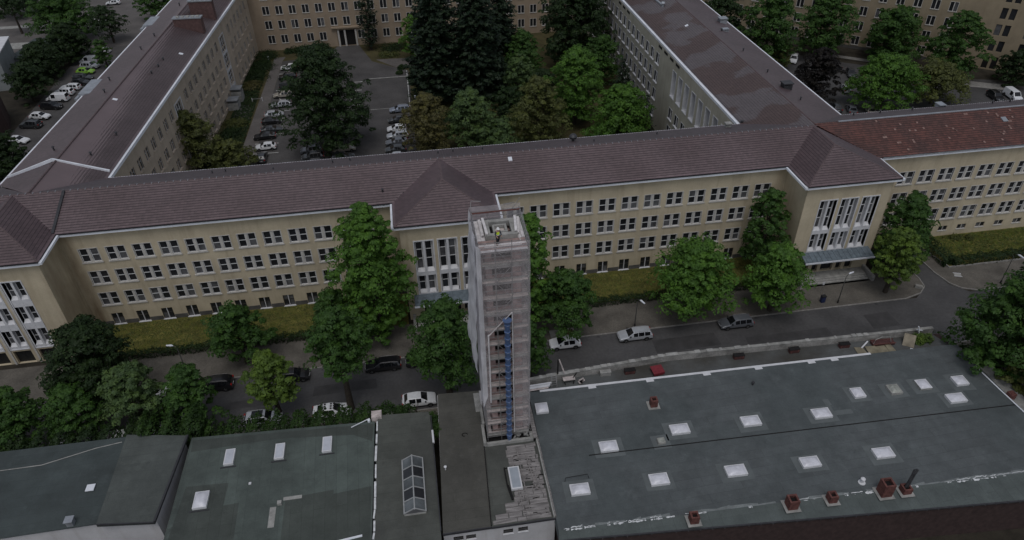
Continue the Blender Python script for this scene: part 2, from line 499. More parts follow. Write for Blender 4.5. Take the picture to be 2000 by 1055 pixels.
# ---- facade with real openings
def facade(mb, O, U, W, H, openings, depth=0.22, mi=0):
    """vertical wall, O bottom-left seen from outside, U along it; openings (u0,u1,z0,z1) are recessed by depth"""
    O = Vector(O); U = Vector(U).normalized(); Z = Vector((0, 0, 1)); N = U.cross(Z)
    us = sorted({0.0, W, *[round(o[0], 4) for o in openings], *[round(o[1], 4) for o in openings]})
    zs = sorted({0.0, H, *[round(o[2], 4) for o in openings], *[round(o[3], 4) for o in openings]})
    us = [u for u in us if 0 <= u <= W]; zs = [z for z in zs if 0 <= z <= H]
    P = lambda u, z, d=0.0: O + U * u + Z * z - N * d
    for i in range(len(us) - 1):
        um = (us[i] + us[i + 1]) / 2
        col = [o for o in openings if o[0] < um < o[1]]
        run = None
        for k in range(len(zs) - 1):
            zm = (zs[k] + zs[k + 1]) / 2
            hole = any(o[2] < zm < o[3] for o in col)
            if not hole:
                run = zs[k] if run is None else run
            if run is not None and (hole or k == len(zs) - 2):
                top = zs[k] if hole else zs[k + 1]
                mb.poly([P(us[i], run), P(us[i + 1], run), P(us[i + 1], top), P(us[i], top)], mi)
                run = None
    for u0, u1, z0, z1 in openings:
        d = depth
        mb.poly([P(u0, z0), P(u0, z1), P(u0, z1, d), P(u0, z0, d)], mi)
        mb.poly([P(u1, z1), P(u1, z0), P(u1, z0, d), P(u1, z1, d)], mi)
        mb.poly([P(u0, z1), P(u1, z1), P(u1, z1, d), P(u0, z1, d)], mi)
        mb.poly([P(u1, z0), P(u0, z0), P(u0, z0, d), P(u1, z0, d)], mi)
        mb.poly([P(u0, z0, d), P(u1, z0, d), P(u1, z1, d), P(u0, z1, d)], mi)

# ---- windows: local x along the wall, y into the wall, z up
WIN = {}

def window_kind(key, w, h, lights, transoms, frame_m, depth=0.16, lining=0.0, surround=0.0, pier=0.0, fr=0.06, bar=0.05, sill=None, sm=None):
    """lights = number of side by side lights; transoms = relative heights; pier = width of the stone pier between lights"""
    fm = MB()
    if surround:
        s = surround; yo = -0.035
        fm.box(-s, 0, yo, depth, 0, h, 1); fm.box(w, w + s, yo, depth, 0, h, 1)
        fm.box(-s, w + s, yo - 0.003, depth, h, h + s, 1)
    if lining:   # pale boards on the deep reveals
        fm.box(0.002, lining, 0.0, depth - 0.06, 0, h, 1); fm.box(w - lining, w - 0.002, 0.0, depth - 0.06, 0, h, 1); fm.box(lining, w - lining, 0.0, depth - 0.06, 0.002, lining, 1)
    lw = (w - pier * (lights - 1)) / lights
    panes = []
    for i in range(lights):
        x0 = i * (lw + pier)
        if i and pier:
            fm.box(x0 - pier, x0, 0.015, depth, 0, h, 1)
        y0, y1 = depth - 0.05, depth + 0.03
        fm.box(x0, x0 + fr, y0, y1, 0, h); fm.box(x0 + lw - fr, x0 + lw, y0, y1, 0, h)
        fm.box(x0 + fr, x0 + lw - fr, y0, y1, 0, fr); fm.box(x0 + fr, x0 + lw - fr, y0, y1, h - fr, h)
        zz = [fr] + [t * h for t in transoms] + [h - fr]
        for k, t in enumerate(transoms):
            fm.box(x0 + fr, x0 + lw - fr, y0 + 0.004, y1, t * h - bar / 2, t * h + bar / 2)
        for k in range(len(zz) - 1):
            za = zz[k] + (bar / 2 if k else 0); zb = zz[k + 1] - (bar / 2 if k < len(zz) - 2 else 0)
            panes.append((x0 + fr, x0 + lw - fr, za, zb))
    me = fm.mesh('window_' + key, [frame_m, sm or SURROUND])
    pm = []
    cache = {}
    for (x0, x1, z0, z1) in panes:
        k = (round(x1 - x0, 3), round(z1 - z0, 3))
        if k not in cache:
            q = MB(); hw, hh = (x1 - x0) / 2 + 0.02, (z1 - z0) / 2 + 0.02
            q.box(-hw, hw, -0.006, 0.006, -hh, hh)
            cache[k] = q.mesh('pane_' + key, GLASS)
        pm.append((cache[k], ((x0 + x1) / 2, depth - 0.005, (z0 + z1) / 2)))
    sme = None
    if sill:
        q = MB(); q.box(-sill[0], w + sill[0], -sill[1], depth - 0.02, -sill[2], 0.012)
        sme = q.mesh('sill_' + key, sill[3] if len(sill) > 3 else (sm or SURROUND))
    WIN[key] = (me, pm, sme)

def add_window(key, parent, loc, rot=0.0, panes=True, rng=random):
    me, pm, sme = WIN[key]
    w = link('window', me, parent, loc, rot)
    for pme, p in pm:
        o = link('pane', pme, w, p, (rng.uniform(-.012, .012), 0, rng.uniform(-.012, .012)))
        if rng.random() < (0.34 if p[2] < 1.0 else 0.12):
            o.material_slots[0].link = 'OBJECT'; o.material_slots[0].material = GLASS2
    if sme:
        link('sill', sme, w)
    return w

# ---- roofs
def tile_sheet(name, poly, parent, mt, tw=0.36, tl=0.44, wave=0.04, lip=0.085, off=0.03):
    """courses of pantiles on a planar convex polygon; poly[0]->poly[1] is the eave (left to right seen from outside)"""
    p0 = Vector(poly[0]); u = (Vector(poly[1]) - p0).normalized()
    nrm = None
    for q in poly[2:]:
        c = u.cross(Vector(q) - p0)
        if c.length > 1e-4: nrm = c.normalized(); break
    v = nrm.cross(u)
    uv = [((Vector(q) - p0).dot(u), (Vector(q) - p0).dot(v)) for q in poly]
    umin, umax = min(a for a, b in uv), max(a for a, b in uv)
    vmax = max(b for a, b in uv)
    nc = int(math.ceil((umax - umin) / tw)); nr = int(math.ceil(vmax / tl))
    # vertices: per course a lower and an upper row, three per tile across
    ncol = nc * 2 + 1
    uu = umin + np.arange(ncol) * tw / 2
    hw = np.where(np.arange(ncol) % 2 == 1, wave, 0.0)
    rows, hts = [], []
    for k in range(nr):
        rows += [k * tl, (k + 1) * tl]; hts += [lip, 0.0]
    rows = np.array(rows); hts = np.array(hts)
    rng = np.random.default_rng(len(poly) * 7 + nc)
    jit = np.repeat(rng.uniform(-0.008, 0.008, (nr * 2, nc)), 2, axis=1)
    jit = np.concatenate([jit, jit[:, -1:]], axis=1)
    UU = np.broadcast_to(uu, (nr * 2, ncol)); VV = np.broadcast_to(rows[:, None], (nr * 2, ncol))
    HH = hts[:, None] + hw[None, :] + jit + off
    co = (np.array(p0)[None, None] + UU[..., None] * np.array(u) + VV[..., None] * np.array(v) + HH[..., None] * np.array(nrm)).reshape(-1, 3)
    idx = np.arange(nr * 2 * ncol).reshape(nr * 2, ncol)
    a = idx[:-1, :-1].ravel(); b = idx[:-1, 1:].ravel(); c = idx[1:, 1:].ravel(); d = idx[1:, :-1].ravel()
    faces = np.stack([a, b, c, d], 1)
    r_i = np.repeat(np.arange(nr * 2 - 1), ncol - 1); c_i = np.tile(np.arange(ncol - 1), nr * 2 - 1)
    me = bpy.data.meshes.new(name)
    me.vertices.add(len(co)); me.vertices.foreach_set('co', co.ravel())
    me.loops.add(faces.size); me.loops.foreach_set('vertex_index', faces.ravel())
    me.polygons.add(len(faces)); me.polygons.foreach_set('loop_start', np.arange(0, faces.size, 4))
    me.update(calc_edges=True)
    ul = me.uv_layers.new(name='tile')
    seed = abs(hash(name + str(round(p0.x)) + str(round(p0.y)))) % 97 if False else int(abs(p0.x * 3 + p0.y * 5)) % 400
    cuv = np.stack([c_i // 2 + 0.5 + seed, r_i // 2 + 0.5 + seed], 1)
    ul.data.foreach_set('uv', np.repeat(cuv, 4, axis=0).astype(np.float32).ravel())
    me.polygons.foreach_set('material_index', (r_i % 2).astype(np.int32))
    bm = bmesh.new(); bm.from_mesh(me)
    n = len(poly)
    for i in range(1, n):
        A = Vector(poly[i]); B = Vector(poly[(i + 1) % n])
        e = (B - A).normalized(); out = e.cross(nrm)
        bmesh.ops.bisect_plane(bm, geom=bm.verts[:] + bm.edges[:] + bm.faces[:], dist=1e-5, plane_co=A, plane_no=out, clear_outer=True)
    bm.to_mesh(me); bm.free()
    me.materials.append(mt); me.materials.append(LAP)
    o = link(name, me, parent)
    o['kind'] = 'stuff'
    return o

def ridge_caps(mb, a, b, r=0.13, step=0.42):
    """half-round cap tiles laid along a ridge or hip, each lapping the last"""
    a, b = Vector(a), Vector(b); d = b - a; L = d.length; d.normalize()
    side = d.cross(Vector((0, 0, 1))).normalized(); up = side.cross(d).normalized()
    n = max(1, int(L / step))
    for i in range(n):
        p = a + d * (L * i / n); q = a + d * (L * (i + 1.12) / n)
        k = len(mb.v)
        for pt, rr in ((p, r * 1.12), (q, r * 0.92)):
            for ang in (-90, -45, 0, 45, 90):
                t = R(ang)
                mb.v.append(tuple(pt + side * math.sin(t) * rr + up * (math.cos(t) * rr * 0.8 + 0.03)))
        for j in range(4):
            mb.f.append((k + j, k + j + 1, k + 6 + j, k + 5 + j)); mb.mi.append(0)
        mb.f.append((k, k + 4, k + 3, k + 2, k + 1)); mb.mi.append(0)

# ---- foliage
def leaf_mesh(name, cen, nrm, size, mats, rng, aspect=0.62, bend=0.25):
    """one leaf per row: a folded rhombus"""
    n = len(cen)
    nrm = nrm / (np.linalg.norm(nrm, axis=1, keepdims=True) + 1e-9)
    ref = rng.normal(size=(n, 3))
    a = np.cross(nrm, ref); a /= (np.linalg.norm(a, axis=1, keepdims=True) + 1e-9)
    b = np.cross(nrm, a)
    s = size[:, None]
    v = np.empty((n, 4, 3), np.float32)
    v[:, 0] = cen - a * s * 0.5
    v[:, 1] = cen + b * s * 0.5 * aspect - nrm * s * bend * 0.5
    v[:, 2] = cen + a * s * 0.5
    v[:, 3] = cen - b * s * 0.5 * aspect - nrm * s * bend * 0.5
    idx = np.arange(n * 4).reshape(n, 4)
    tri = np.stack([idx[:, [0, 1, 2]], idx[:, [0, 2, 3]]], 1).reshape(-1, 3)
    me = bpy.data.meshes.new(name)
    me.vertices.add(n * 4); me.vertices.foreach_set('co', v.ravel())
    me.loops.add(tri.size); me.loops.foreach_set('vertex_index', tri.ravel().astype(np.int32))
    me.polygons.add(len(tri)); me.polygons.foreach_set('loop_start', np.arange(0, tri.size, 3, dtype=np.int32))
    me.update(calc_edges=True)
    me.materials.append(mats)
    return me

PROFILE = {
    'round': lambda t: np.sqrt(np.clip(1 - (2 * t - 0.85) ** 2 / 1.33, 0.02, 1)),
    'tall': lambda t: np.clip(np.interp(t, [0, .1, .3, .55, .8, .93, 1], [.62, .88, 1, .9, .66, .4, .12]), .05, 1),
    'egg': lambda t: np.clip(np.interp(t, [0, .15, .35, .6, .82, .94, 1], [.5, .85, 1, .88, .58, .32, .1]), .05, 1),
    'dome': lambda t: np.clip(np.interp(t, [0, .12, .3, .6, .85, 1], [.8, 1, .98, .8, .5, .15]), .05, 1),
}

def crown_points(rng, H, W, shape, base, lobes, clus, leaves, lsize, flat=0.8):
    prof = PROFILE[shape]
    hb = base * H; hc = H - hb
    cen, nor = [], []
    t = np.clip((np.arange(lobes) + rng.uniform(0, 1, lobes)) / lobes, 0, 1) ** 0.92
    ang = np.arange(lobes) * 2.39996 + rng.uniform(-.5, .5, lobes)
    rad = prof(t) * W / 2
    lr = np.clip(0.30 * rad + 0.07 * W, 0.6, None) * rng.uniform(.55, 1.35, lobes)
    off = np.clip(rad - lr * 0.8, 0, None) * rng.uniform(.62, 1.16, lobes)
    lc = np.stack([np.cos(ang) * off, np.sin(ang) * off, np.clip(hb + t * hc, hb + lr * .5, H - lr * .72)], 1)
    # a few inner lobes keep the middle closed
    C, N = [], []
    for i in range(lobes):
        nc = max(4, int(clus * rng.uniform(.6, 1.1)))
        d = rng.normal(size=(nc, 3)); d[:, 2] = d[:, 2] * 0.8 + 0.35
        d /= np.linalg.norm(d, axis=1, keepdims=True)
        cc = lc[i] + d * lr[i] * rng.uniform(.55, 1.25, (nc, 1)) * np.array([1, 1, flat])
        k = leaves
        # every spray is a little drooping dome of leaves, hollow and dark below
        cr = np.clip(lr[i] * 0.36, .38, 1.0) * rng.uniform(.6, 1.25, (nc, 1, 1))
        p = rng.normal(size=(nc, k, 3)); p /= np.linalg.norm(p, axis=-1, keepdims=True)
        p[..., 2] = np.abs(p[..., 2]) * 1.1 - 0.35
        q = p * cr * rng.uniform(.7, 1.12, (nc, k, 1)) * np.array([1.1, 1.1, .72]) + d[:, None] * cr * .25
        C.append((cc[:, None] + q).reshape(-1, 3))
        nn = p * 0.75 + d[:, None] * 0.3 + np.array([0, 0, 0.45]) + rng.normal(size=(nc, k, 3)) * 0.3
        N.append(nn.reshape(-1, 3))
    C = np.concatenate(C); N = np.concatenate(N)
    return C, N, lc, lr

def make_tree(name, label, x, y, z, H, W, leaf, shape='round', seed=0, base=0.2, dens=1.0, lsize=0.42, group=None, lobes=None, trunk_r=None, cat='tree', lean=0.0):
    rng = np.random.default_rng(seed + 11)
    root = thing(name, label, cat, (x, y, z), rng.uniform(0, 6.28), group, world=False)
    nl = lobes or int(13 + W * 1.2 + H * 0.5)
    clus = int(11 * math.sqrt(dens)); lv = int(36 * math.sqrt(dens)); lsize *= 0.88
    C, N, lc, lr = crown_points(rng, H, W, shape, base, nl, clus, lv, lsize)
    me = leaf_mesh('crown', C.astype(np.float32), N, rng.uniform(.65, 1.25, len(C)) * lsize, LEAF[leaf], rng)
    link('crown', me, root)
    mb = MB()
    r0 = trunk_r or (0.10 + 0.016 * H)
    top = np.array([rng.uniform(-.3, .3), rng.uniform(-.3, .3), H * 0.72])
    tp = [np.array([0, 0, -0.15]), np.array([top[0] * .2, top[1] * .2, H * base * .6 + .3]), np.array([top[0] * .6, top[1] * .6, H * .42]), top]
    mb.tube(tp, [r0 * 1.35, r0, r0 * .7, r0 * .18], 8)
    for i in range(0, nl, 2):
        e = lc[i]; s = np.array([top[0] * .4, top[1] * .4, min(max(H * base, e[2] - H * .18), H * .62)])
        mid = (s + e) / 2 + np.array([0, 0, -.25])
        mb.tube([s, mid, e], [r0 * .36, r0 * .22, .03], 5, cap=False)
    link('trunk', mb.mesh('trunk', BARK, 60), root)
    return root

def make_conifer(name, label, x, y, z, H, W, leaf, seed=0, lsize=0.42, group=None, shape='spruce', base=0.06):
    rng = np.random.default_rng(seed + 5)
    root = thing(name, label, 'tree', (x, y, z), rng.uniform(0, 6.28), group, world=False)
    C, N = [], []
    mb = MB()
    r0 = 0.1 + 0.016 * H
    mb.tube([(0, 0, -.15), (0, 0, H * .5), (0, 0, H * .97)], [r0 * 1.2, r0 * .6, .03], 7)
    levels = int(H / 0.62)
    for i in range(levels):
        t = i / (levels - 1)
        zz = H * (base + (1 - base) * t)
        if shape == 'spruce':
            rr = W / 2 * (1 - t) ** 0.85 * (0.82 + 0.3 * rng.random()) + .25
            if t < .12: rr *= .75 + 2 * t
        else:  # column
            rr = W / 2 * np.interp(t, [0, .2, .6, .88, 1], [.85, 1, .95, .6, .15]) * rng.uniform(.8, 1.1)
        nb = max(4, int(5 + rr * 2.2))
        for k in range(nb):
            a = rng.uniform(0, 6.283); L = rr * rng.uniform(.7, 1.1)
            m = max(4, int(L * 5.5))
            s = rng.uniform(.25, 1, m) * L
            droop = 0.32 if shape == 'spruce' else -0.5
            px = np.cos(a) * s; py = np.sin(a) * s
            pz = zz - droop * s + 0.05 * s * s * (1 if shape == 'spruce' else -.2)
            wv = rng.normal(size=(m, 3)) * np.array([.22, .22, .10]) * (0.6 + s[:, None] / max(L, .1) * .5)
            C.append(np.stack([px, py, pz], 1) + wv)
            N.append(np.stack([np.cos(a) * np.full(m, .35), np.sin(a) * np.full(m, .35), np.ones(m)], 1) + rng.normal(size=(m, 3)) * .35)
            if k % 3 == 0 and shape == 'spruce':
                mb.bar((0, 0, zz), (np.cos(a) * L * .8, np.sin(a) * L * .8, zz - droop * L * .8), .05)
    C = np.concatenate(C); N = np.concatenate(N)
    me = leaf_mesh('crown', C.astype(np.float32), N, rng.uniform(.7, 1.3, len(C)) * lsize * 1.25, LEAF[leaf], rng, aspect=0.5)
    link('crown', me, root)
    link('trunk', mb.mesh('trunk', BARK, 60), root)
    return root

def make_bush(name, label, x, y, z, sx, sy, h, leaf, seed=0, n=1500, lsize=0.26, group=None, rot=0.0, cat='shrub', boxy=False):
    """a shrub or a length of hedge: leaves spread over a lumpy mound on a few stems"""
    rng = np.random.default_rng(seed + 3)
    if boxy:
        p = rng.uniform(-1, 1, (n, 3)); ax = rng.integers(0, 5, n)
        d = p.copy()
        top = ax <= 1
        p[top, 2] = 1
        s = ax == 2; p[s, 0] = np.sign(p[s, 0])
        s = ax >= 3; p[s, 1] = np.sign(p[s, 1])
        nn = p * np.array([.4, .6, .9]) + np.array([0, 0, .4]) + rng.normal(size=(n, 3)) * .5
        lump = 1 + 0.13 * np.sin(p[:, 0] * sx * 1.3 + seed) + 0.08 * np.sin(p[:, 0] * sx * 3.1)
        C = np.stack([p[:, 0] * sx / 2, p[:, 1] * sy / 2 * lump, (p[:, 2] + 1) / 2 * h * lump], 1) + rng.normal(size=(n, 3)) * .09
    else:
        k = max(4, int(3 + sx * sy * .5))
        lc = rng.uniform(-.62, .62, (k, 2)) * np.array([sx / 2, sy / 2]); lr = rng.uniform(.32, .52, k) * min(sx, sy)
        lh = h * rng.uniform(.6, 1.0, k)
        i = rng.integers(0, k, n)
        d = rng.normal(size=(n, 3)); d[:, 2] = np.abs(d[:, 2]); d /= np.linalg.norm(d, axis=1, keepdims=True)
        C = np.stack([lc[i, 0] + d[:, 0] * lr[i], lc[i, 1] + d[:, 1] * lr[i], d[:, 2] * lh[i] * .95], 1) * rng.uniform(.82, 1.05, (n, 1)) + rng.normal(size=(n, 3)) * .08
        nn = d * .8 + np.array([0, 0, .4]) + rng.normal(size=(n, 3)) * .5
    C[:, 2] = np.clip(C[:, 2], .05, None)
    root = thing(name, label, cat, (x, y, z), rot, group, world=False)
    link('foliage', leaf_mesh('foliage', C.astype(np.float32), nn, rng.uniform(.6, 1.3, n) * lsize, LEAF[leaf], rng), root)
    mb = MB()
    for q in range(max(3, int(sx * .8))):
        ex = rng.uniform(-.38, .38) * sx; ey = rng.uniform(-.3, .3) * sy
        mb.tube([(ex * .8, ey * .8, -.05), (ex, ey, h * .7)], [.05, .02], 5)
    link('stem', mb.mesh('stem', BARK), root)
    return root

# ================================================================== SETTING
CZ = -2.0       # the courtyard lies lower than the street
def sheet(name, polys, z, mt):
    mb = MB()
    for p in polys:
        mb.poly([(a, b, z) for a, b in p])
    return structure(name, mb, mt)

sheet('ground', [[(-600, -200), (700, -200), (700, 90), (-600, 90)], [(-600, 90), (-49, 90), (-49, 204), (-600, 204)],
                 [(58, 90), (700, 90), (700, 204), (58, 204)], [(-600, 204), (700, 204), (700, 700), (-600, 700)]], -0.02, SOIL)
sheet('courtyard_ground', [[(-49.5, 90), (58.5, 90), (58.5, 204), (-49.5, 204)]], CZ - 0.01, LAWN2)
# --- street in front
sheet('street', [[(-120, 60.6), (140, 60.6), (140, 70.0), (-120, 70.0)],
                 [(68.6, 70.0), (77.0, 70.0), (75.0, 72.2), (71.4, 72.2)], [(71.4, 72.2), (75.0, 72.2), (74.4, 83), (71.6, 83)]], 0.0, ASPHALT)
def slab(name, outlines, z0, z1, mt):
    mb = MB()
    for o in outlines: mb.prism(o, z0, z1)
    return structure(name, mb, mt)
slab('pavement', [[(-120, 70.15), (66.9, 70.15), (69.6, 70.9), (71.1, 72.2), (71.5, 74.0), (71.45, 76.6), (-120, 76.6)],
                  [(75.3, 72.4), (76.3, 71.0), (78.2, 70.15), (140, 70.15), (140, 75.7), (77.7, 75.7), (76.0, 83), (74.6, 83), (74.75, 75)],
                  [(-120, 59.3), (9, 59.3), (9, 60.45), (-120, 60.45)], [(62, 58.9), (140, 58.9), (140, 60.45), (62, 60.45)]], -0.1, 0.12, PAVE)
kb = MB()
def kerb_run(pts, w=0.15):
    for a, b in zip(pts, pts[1:]):
        n = max(1, int((Vector(b) - Vector(a)).length / 1.0))
        for i in range(n):
            p = Vector(a).lerp(Vector(b), i / n); q = Vector(a).lerp(Vector(b), (i + 0.985) / n)
            kb.bar((p.x, p.y, 0.03), (q.x, q.y, 0.03), w, 0.2 + 0.012 * (i % 2))
kerb_run([(-80, 70.07), (67, 70.07), (69.7, 70.83), (71.2, 72.15), (71.58, 74), (71.53, 78)])
kerb_run([(74.5, 83), (74.67, 75), (75.22, 72.35), (76.25, 70.93), (78.2, 70.07), (110, 70.07)])
kerb_run([(-80, 60.53), (9, 60.53)]); kerb_run([(62, 60.53), (110, 60.53)])
structure('kerb', kb, KERB)
rp = MB()
for (x, y, w, d) in ((33, 66.6, 9, 2.6), (47, 65.2, 12, 2.2), (20, 63.4, 5, 1.6), (-12, 66.0, 8, 1.8), (61, 66.4, 4, 3.0), (-24, 65.2, 6, 1.4)):
    rp.prism([(x - w / 2, y - d / 2), (x + w / 2, y - d / 2 + .15), (x + w / 2 - .2, y + d / 2), (x - w / 2 + .1, y + d / 2 - .1)], -.01, .004)
structure('road_patch', rp, mat('tar_patch', (.052, .05, .051), .6, .3, .6, fine=.3, spec=.4))
gg = MB()
for x in (-22, -2, 21.5, 44, 62):
    for i in range(5): gg.box(x + i * .09, x + i * .09 + .05, 69.55, 69.95, 0, .012)
structure('gully_grate', gg, GUTTER)
# --- lawns, beds
sheet('front_lawn', [[(-46.4, 76.6), (-3.6, 76.6), (-3.6, 83.6), (-46.4, 83.6)], [(9.4, 76.6), (52.0, 76.6), (52.0, 83.6), (9.4, 83.6)],
                     [(77.8, 75.8), (130, 75.8), (130, 83.6), (76.2, 83.6)]], 0.13, LAWN)
slab('lawn_edging', [[(77.6, 75.55), (112, 75.55), (112, 75.75), (77.6, 75.75)], [(77.4, 75.55), (77.6, 75.55), (76.15, 83), (75.95, 83)]], 0, 0.3, KERB)
# --- car park west of the left wing and the street beyond it
sheet('car_park', [[(-83, 126), (-57, 126), (-53.5, 203), (-84, 203)]], 0.0, ASPHALT2)
sheet('back_street', [[(-260, 203), (-49.5, 203), (-49.5, 262), (-260, 262)]], 0.004, ASPHALT3)
sheet('back_pavement', [[(-200, 206), (-92, 206), (-92, 211), (-200, 211)], [(-200, 224), (-84, 224), (-84, 226.5), (-200, 226.5)]], 0.03, CONC)
mb = MB()
for i in range(7): mb.box(-92.5 + i * 1.1, -91.9 + i * 1.1, 226.2, 229.2, 0.008, 0.012)
structure('crossing_stripe', mb, PAINT)
# --- car park behind the right wing
sheet('rear_car_park', [[(69, 98), (150, 98), (150, 134), (126, 141), (104, 156), (90, 168), (69, 190)]], 0.0, ASPHALT)
sheet('rear_footpath', [[(104, 159.5), (126, 143.6), (127, 145), (105, 161)], [(122, 138), (131, 133.5), (133, 136), (124, 141)]], 0.01, KERB)
# --- courtyard
sheet('courtyard_parking', [[(-32.6, 98), (0, 98), (0, 176), (-3, 178.5), (-9, 184), (-12.6, 197), (-18.2, 197), (-21, 190), (-32, 188.5)]], CZ, ASPHALT2)
sheet('courtyard_path', [[(-36.2, 98), (-32.64, 98), (-32.04, 188.5), (-31.5, 191.5), (-34.3, 191.5)], [(-39.8, 155), (-36.0, 154), (-35.6, 161.5), (-39.6, 162.5)],
                         [(-3, 178.6), (16, 180), (16, 184), (-8, 185)]], CZ + 0.004, ASPHALT3)
mb = MB()
for (a, b) in [((-32.0, 179.6), (-28.0, 179.3)), ((-32.2, 167.1), (-27.2, 167.1)), ((-32.4, 161.0), (-27.0, 159.6)), ((-31.9, 157.4), (-27.4, 157.2)),
               ((-32.4, 153.4), (-27.8, 153.2)), ((-32.5, 149.4), (-27.9, 149.1)), ((-32.8, 145.8), (-28.0, 145.5)), ((-33.0, 141.3), (-28.2, 141.0)),
               ((-32.9, 136.9), (-27.8, 136.7)), ((-31.7, 169.2), (-27.6, 168.4)), ((-31.8, 166.9), (-29.2, 162.0)), ((-29.2, 162.0), (-27.4, 166.4)),
               ((-13.4, 170.8), (-11, 170.9)), ((-13.7, 165.8), (-11.4, 165.7)), ((-13.9, 162.9), (-11.4, 162.9)), ((-14, 160.7), (-11.5, 160.6)),
               ((-14, 157.6), (-11.5, 157.1)), ((-0.5, 154), (-0.4, 176))]:
    mb.bar((*a, CZ + 0.006), (*b, CZ + 0.006), 0.14, 0.004)
structure('parking_line', mb, PAINT)
mb = MB()
mb.box(-9.8, -0.4, 172.0, 172.22, CZ, CZ + 0.1); mb.box(-9.8, -1.0, 153.9, 154.1, CZ + 0.004, CZ + 0.009)
structure('channel_stone', mb, CONC)

# ================================================================== WINDOW KINDS
GR = (0.12, 0.10, 0.10)
window_kind('office', 2.30, 2.10, 2, [0.5], FRAMEW, depth=0.17, surround=0.11, pier=0.34, fr=0.07, bar=0.09, sill=(0.2, 0.12, 0.16))
window_kind('cellar', 1.50, 1.90, 2, [0.55], DARKFRAME, depth=0.17, pier=0.09, fr=0.07, bar=0.10, sill=(0.12, 0.16, 0.10, TRIM), sm=TRIM)
window_kind('small_cellar', 1.50, 0.85, 2, [], DARKFRAME, depth=0.17, pier=0.09, fr=0.06, sill=(0.08, 0.08, 0.1))
window_kind('twin', 1.64, 2.08, 2, [], DARKFRAME, depth=0.15, surround=0.10, pier=0.17, fr=0.05, sill=(0.14, 0.12, 0.12))
window_kind('twin_left', 1.75, 2.10, 2, [0.62], FRAMEW, depth=0.18, surround=0.09, pier=0.15, fr=0.05, sill=(0.16, 0.16, 0.12), sm=STONE_LEFT)
window_kind('twin_right', 1.85, 2.20, 2, [0.6], DARKFRAME, depth=0.18, surround=0.09, pier=0.17, fr=0.05, sill=(0.16, 0.2, 0.14), sm=TRIM)
window_kind('tall_right', 2.0, 5.10, 1, [0.2, 0.4, 0.6, 0.8], FRAMEW, depth=0.9, lining=0.07, surround=0.12, fr=0.1, bar=0.16, sill=(0.16, 0.1, 0.2), sm=TRIM)
window_kind('tall_upper', 0.86, 4.55, 1, [0.36, 0.68], FRAMEW, depth=0.52, fr=0.07, bar=0.10, sm=TRIM)
window_kind('tall_lower', 0.86, 2.55, 1, [0.52], FRAMEW, depth=0.52, fr=0.07, bar=0.10, sm=TRIM)
window_kind('fin', 0.84, 2.45, 1, [0.45], FRAMEW, depth=0.5, fr=0.07, bar=0.09, sm=TRIM)
window_kind('stair', 0.95, 3.2, 1, [0.33, 0.66], FRAMEW, depth=0.2, fr=0.05, bar=0.05, sm=TRIM)
window_kind('pair_dark', 1.20, 2.45, 1, [], DARKFRAME, depth=0.2, fr=0.05, surround=0.0, sm=TAN_PLASTER)
window_kind('shop', 0.95, 0.75, 1, [0.5], DARKFRAME, depth=0.14, fr=0.05, bar=0.07, surround=0.0, sill=(0.06, 0.08, 0.06), sm=TRIM)

# ================================================================== MAIN BUILDING
EZ, RZ = 15.93, 18.25        # roof edge and ridge heights
EF, RY, EB = 82.95, 89.9, 96.9
main = thing('office_building', 'long ochre office block facing the street, brown tiled roof with hipped pavilions', 'building', (2, 90, 0))
wall = MB()
YF, YP, H0 = 83.6, 77.6, 15.6
left_cols = [-44.70 + 3.32 * k for k in range(12)]
right_cols = [11.47 + 3.30 * k for k in range(12)]
ROWS = (10.93, 7.28, 3.65)
def office_openings(cols, x0):
    o = []
    for c in cols:
        for z in ROWS: o.append((c - x0, c - x0 + 2.30, z, z + 2.10))
        o.append((c - x0 + 0.40, c - x0 + 1.90, 0.2, 2.1))
    return o
facade(wall, (-46.6, YF, 0), (1, 0, 0), 43.3, H0, office_openings(left_cols, -46.6))
facade(wall, (9.1, YF, 0), (1, 0, 0), 43.1, H0, office_openings(right_cols, 9.1))
# pavilion walls: left, centre, right
PAV = {'left': (-59.0, -46.6), 'centre': (-3.3, 9.1), 'right': (52.2, 64.9)}
def bay_openings(starts, w, x0):
    return [(s - x0, s - x0 + w, 4.55, 13.1) for s in starts]
BAYS = {'centre': [-1.62, 1.48, 4.58], 'right': [54.6, 57.75, 60.9]}
for nm in ('centre', 'right'):
    x0, x1 = PAV[nm]
    op = bay_openings(BAYS[nm], 2.42, x0)
    op += [(x0 * 0 + d, d + wd, 0.7, 3.3) for d, wd in ((2.1, 1.2), (3.9, 0.9), (5.3, 1.9), (7.7, 0.9), (9.1, 1.2))]
    facade(wall, (x0, YP, 0), (1, 0, 0), x1 - x0, H0, op, depth=0.6)
LB = [-57.9, -54.8, -51.7]
facade(wall, (-59.0, YP, 0), (1, 0, 0), 12.4, H0, [(s + 59.0, s + 59.0 + 2.2, 2.5, 13.1) for s in LB] + [(s + 59.0, s + 59.0 + 2.2, 0.02, 2.1) for s in LB], depth=0.6)
for nm, (x0, x1) in PAV.items():
    facade(wall, (x1, YP, 0), (0, 1, 0), YF - YP, H0, [])
    facade(wall, (x0, YF, 0), (0, -1, 0), YF - YP, H0, [])
facade(wall, (-80, YF, 0), (1, 0, 0), 21, H0, [])
facade(wall, (58, 96.3, CZ), (-1, 0, 0), 138, H0 - CZ, [])
link('wall', wall.mesh('wall', OCHRE), main)
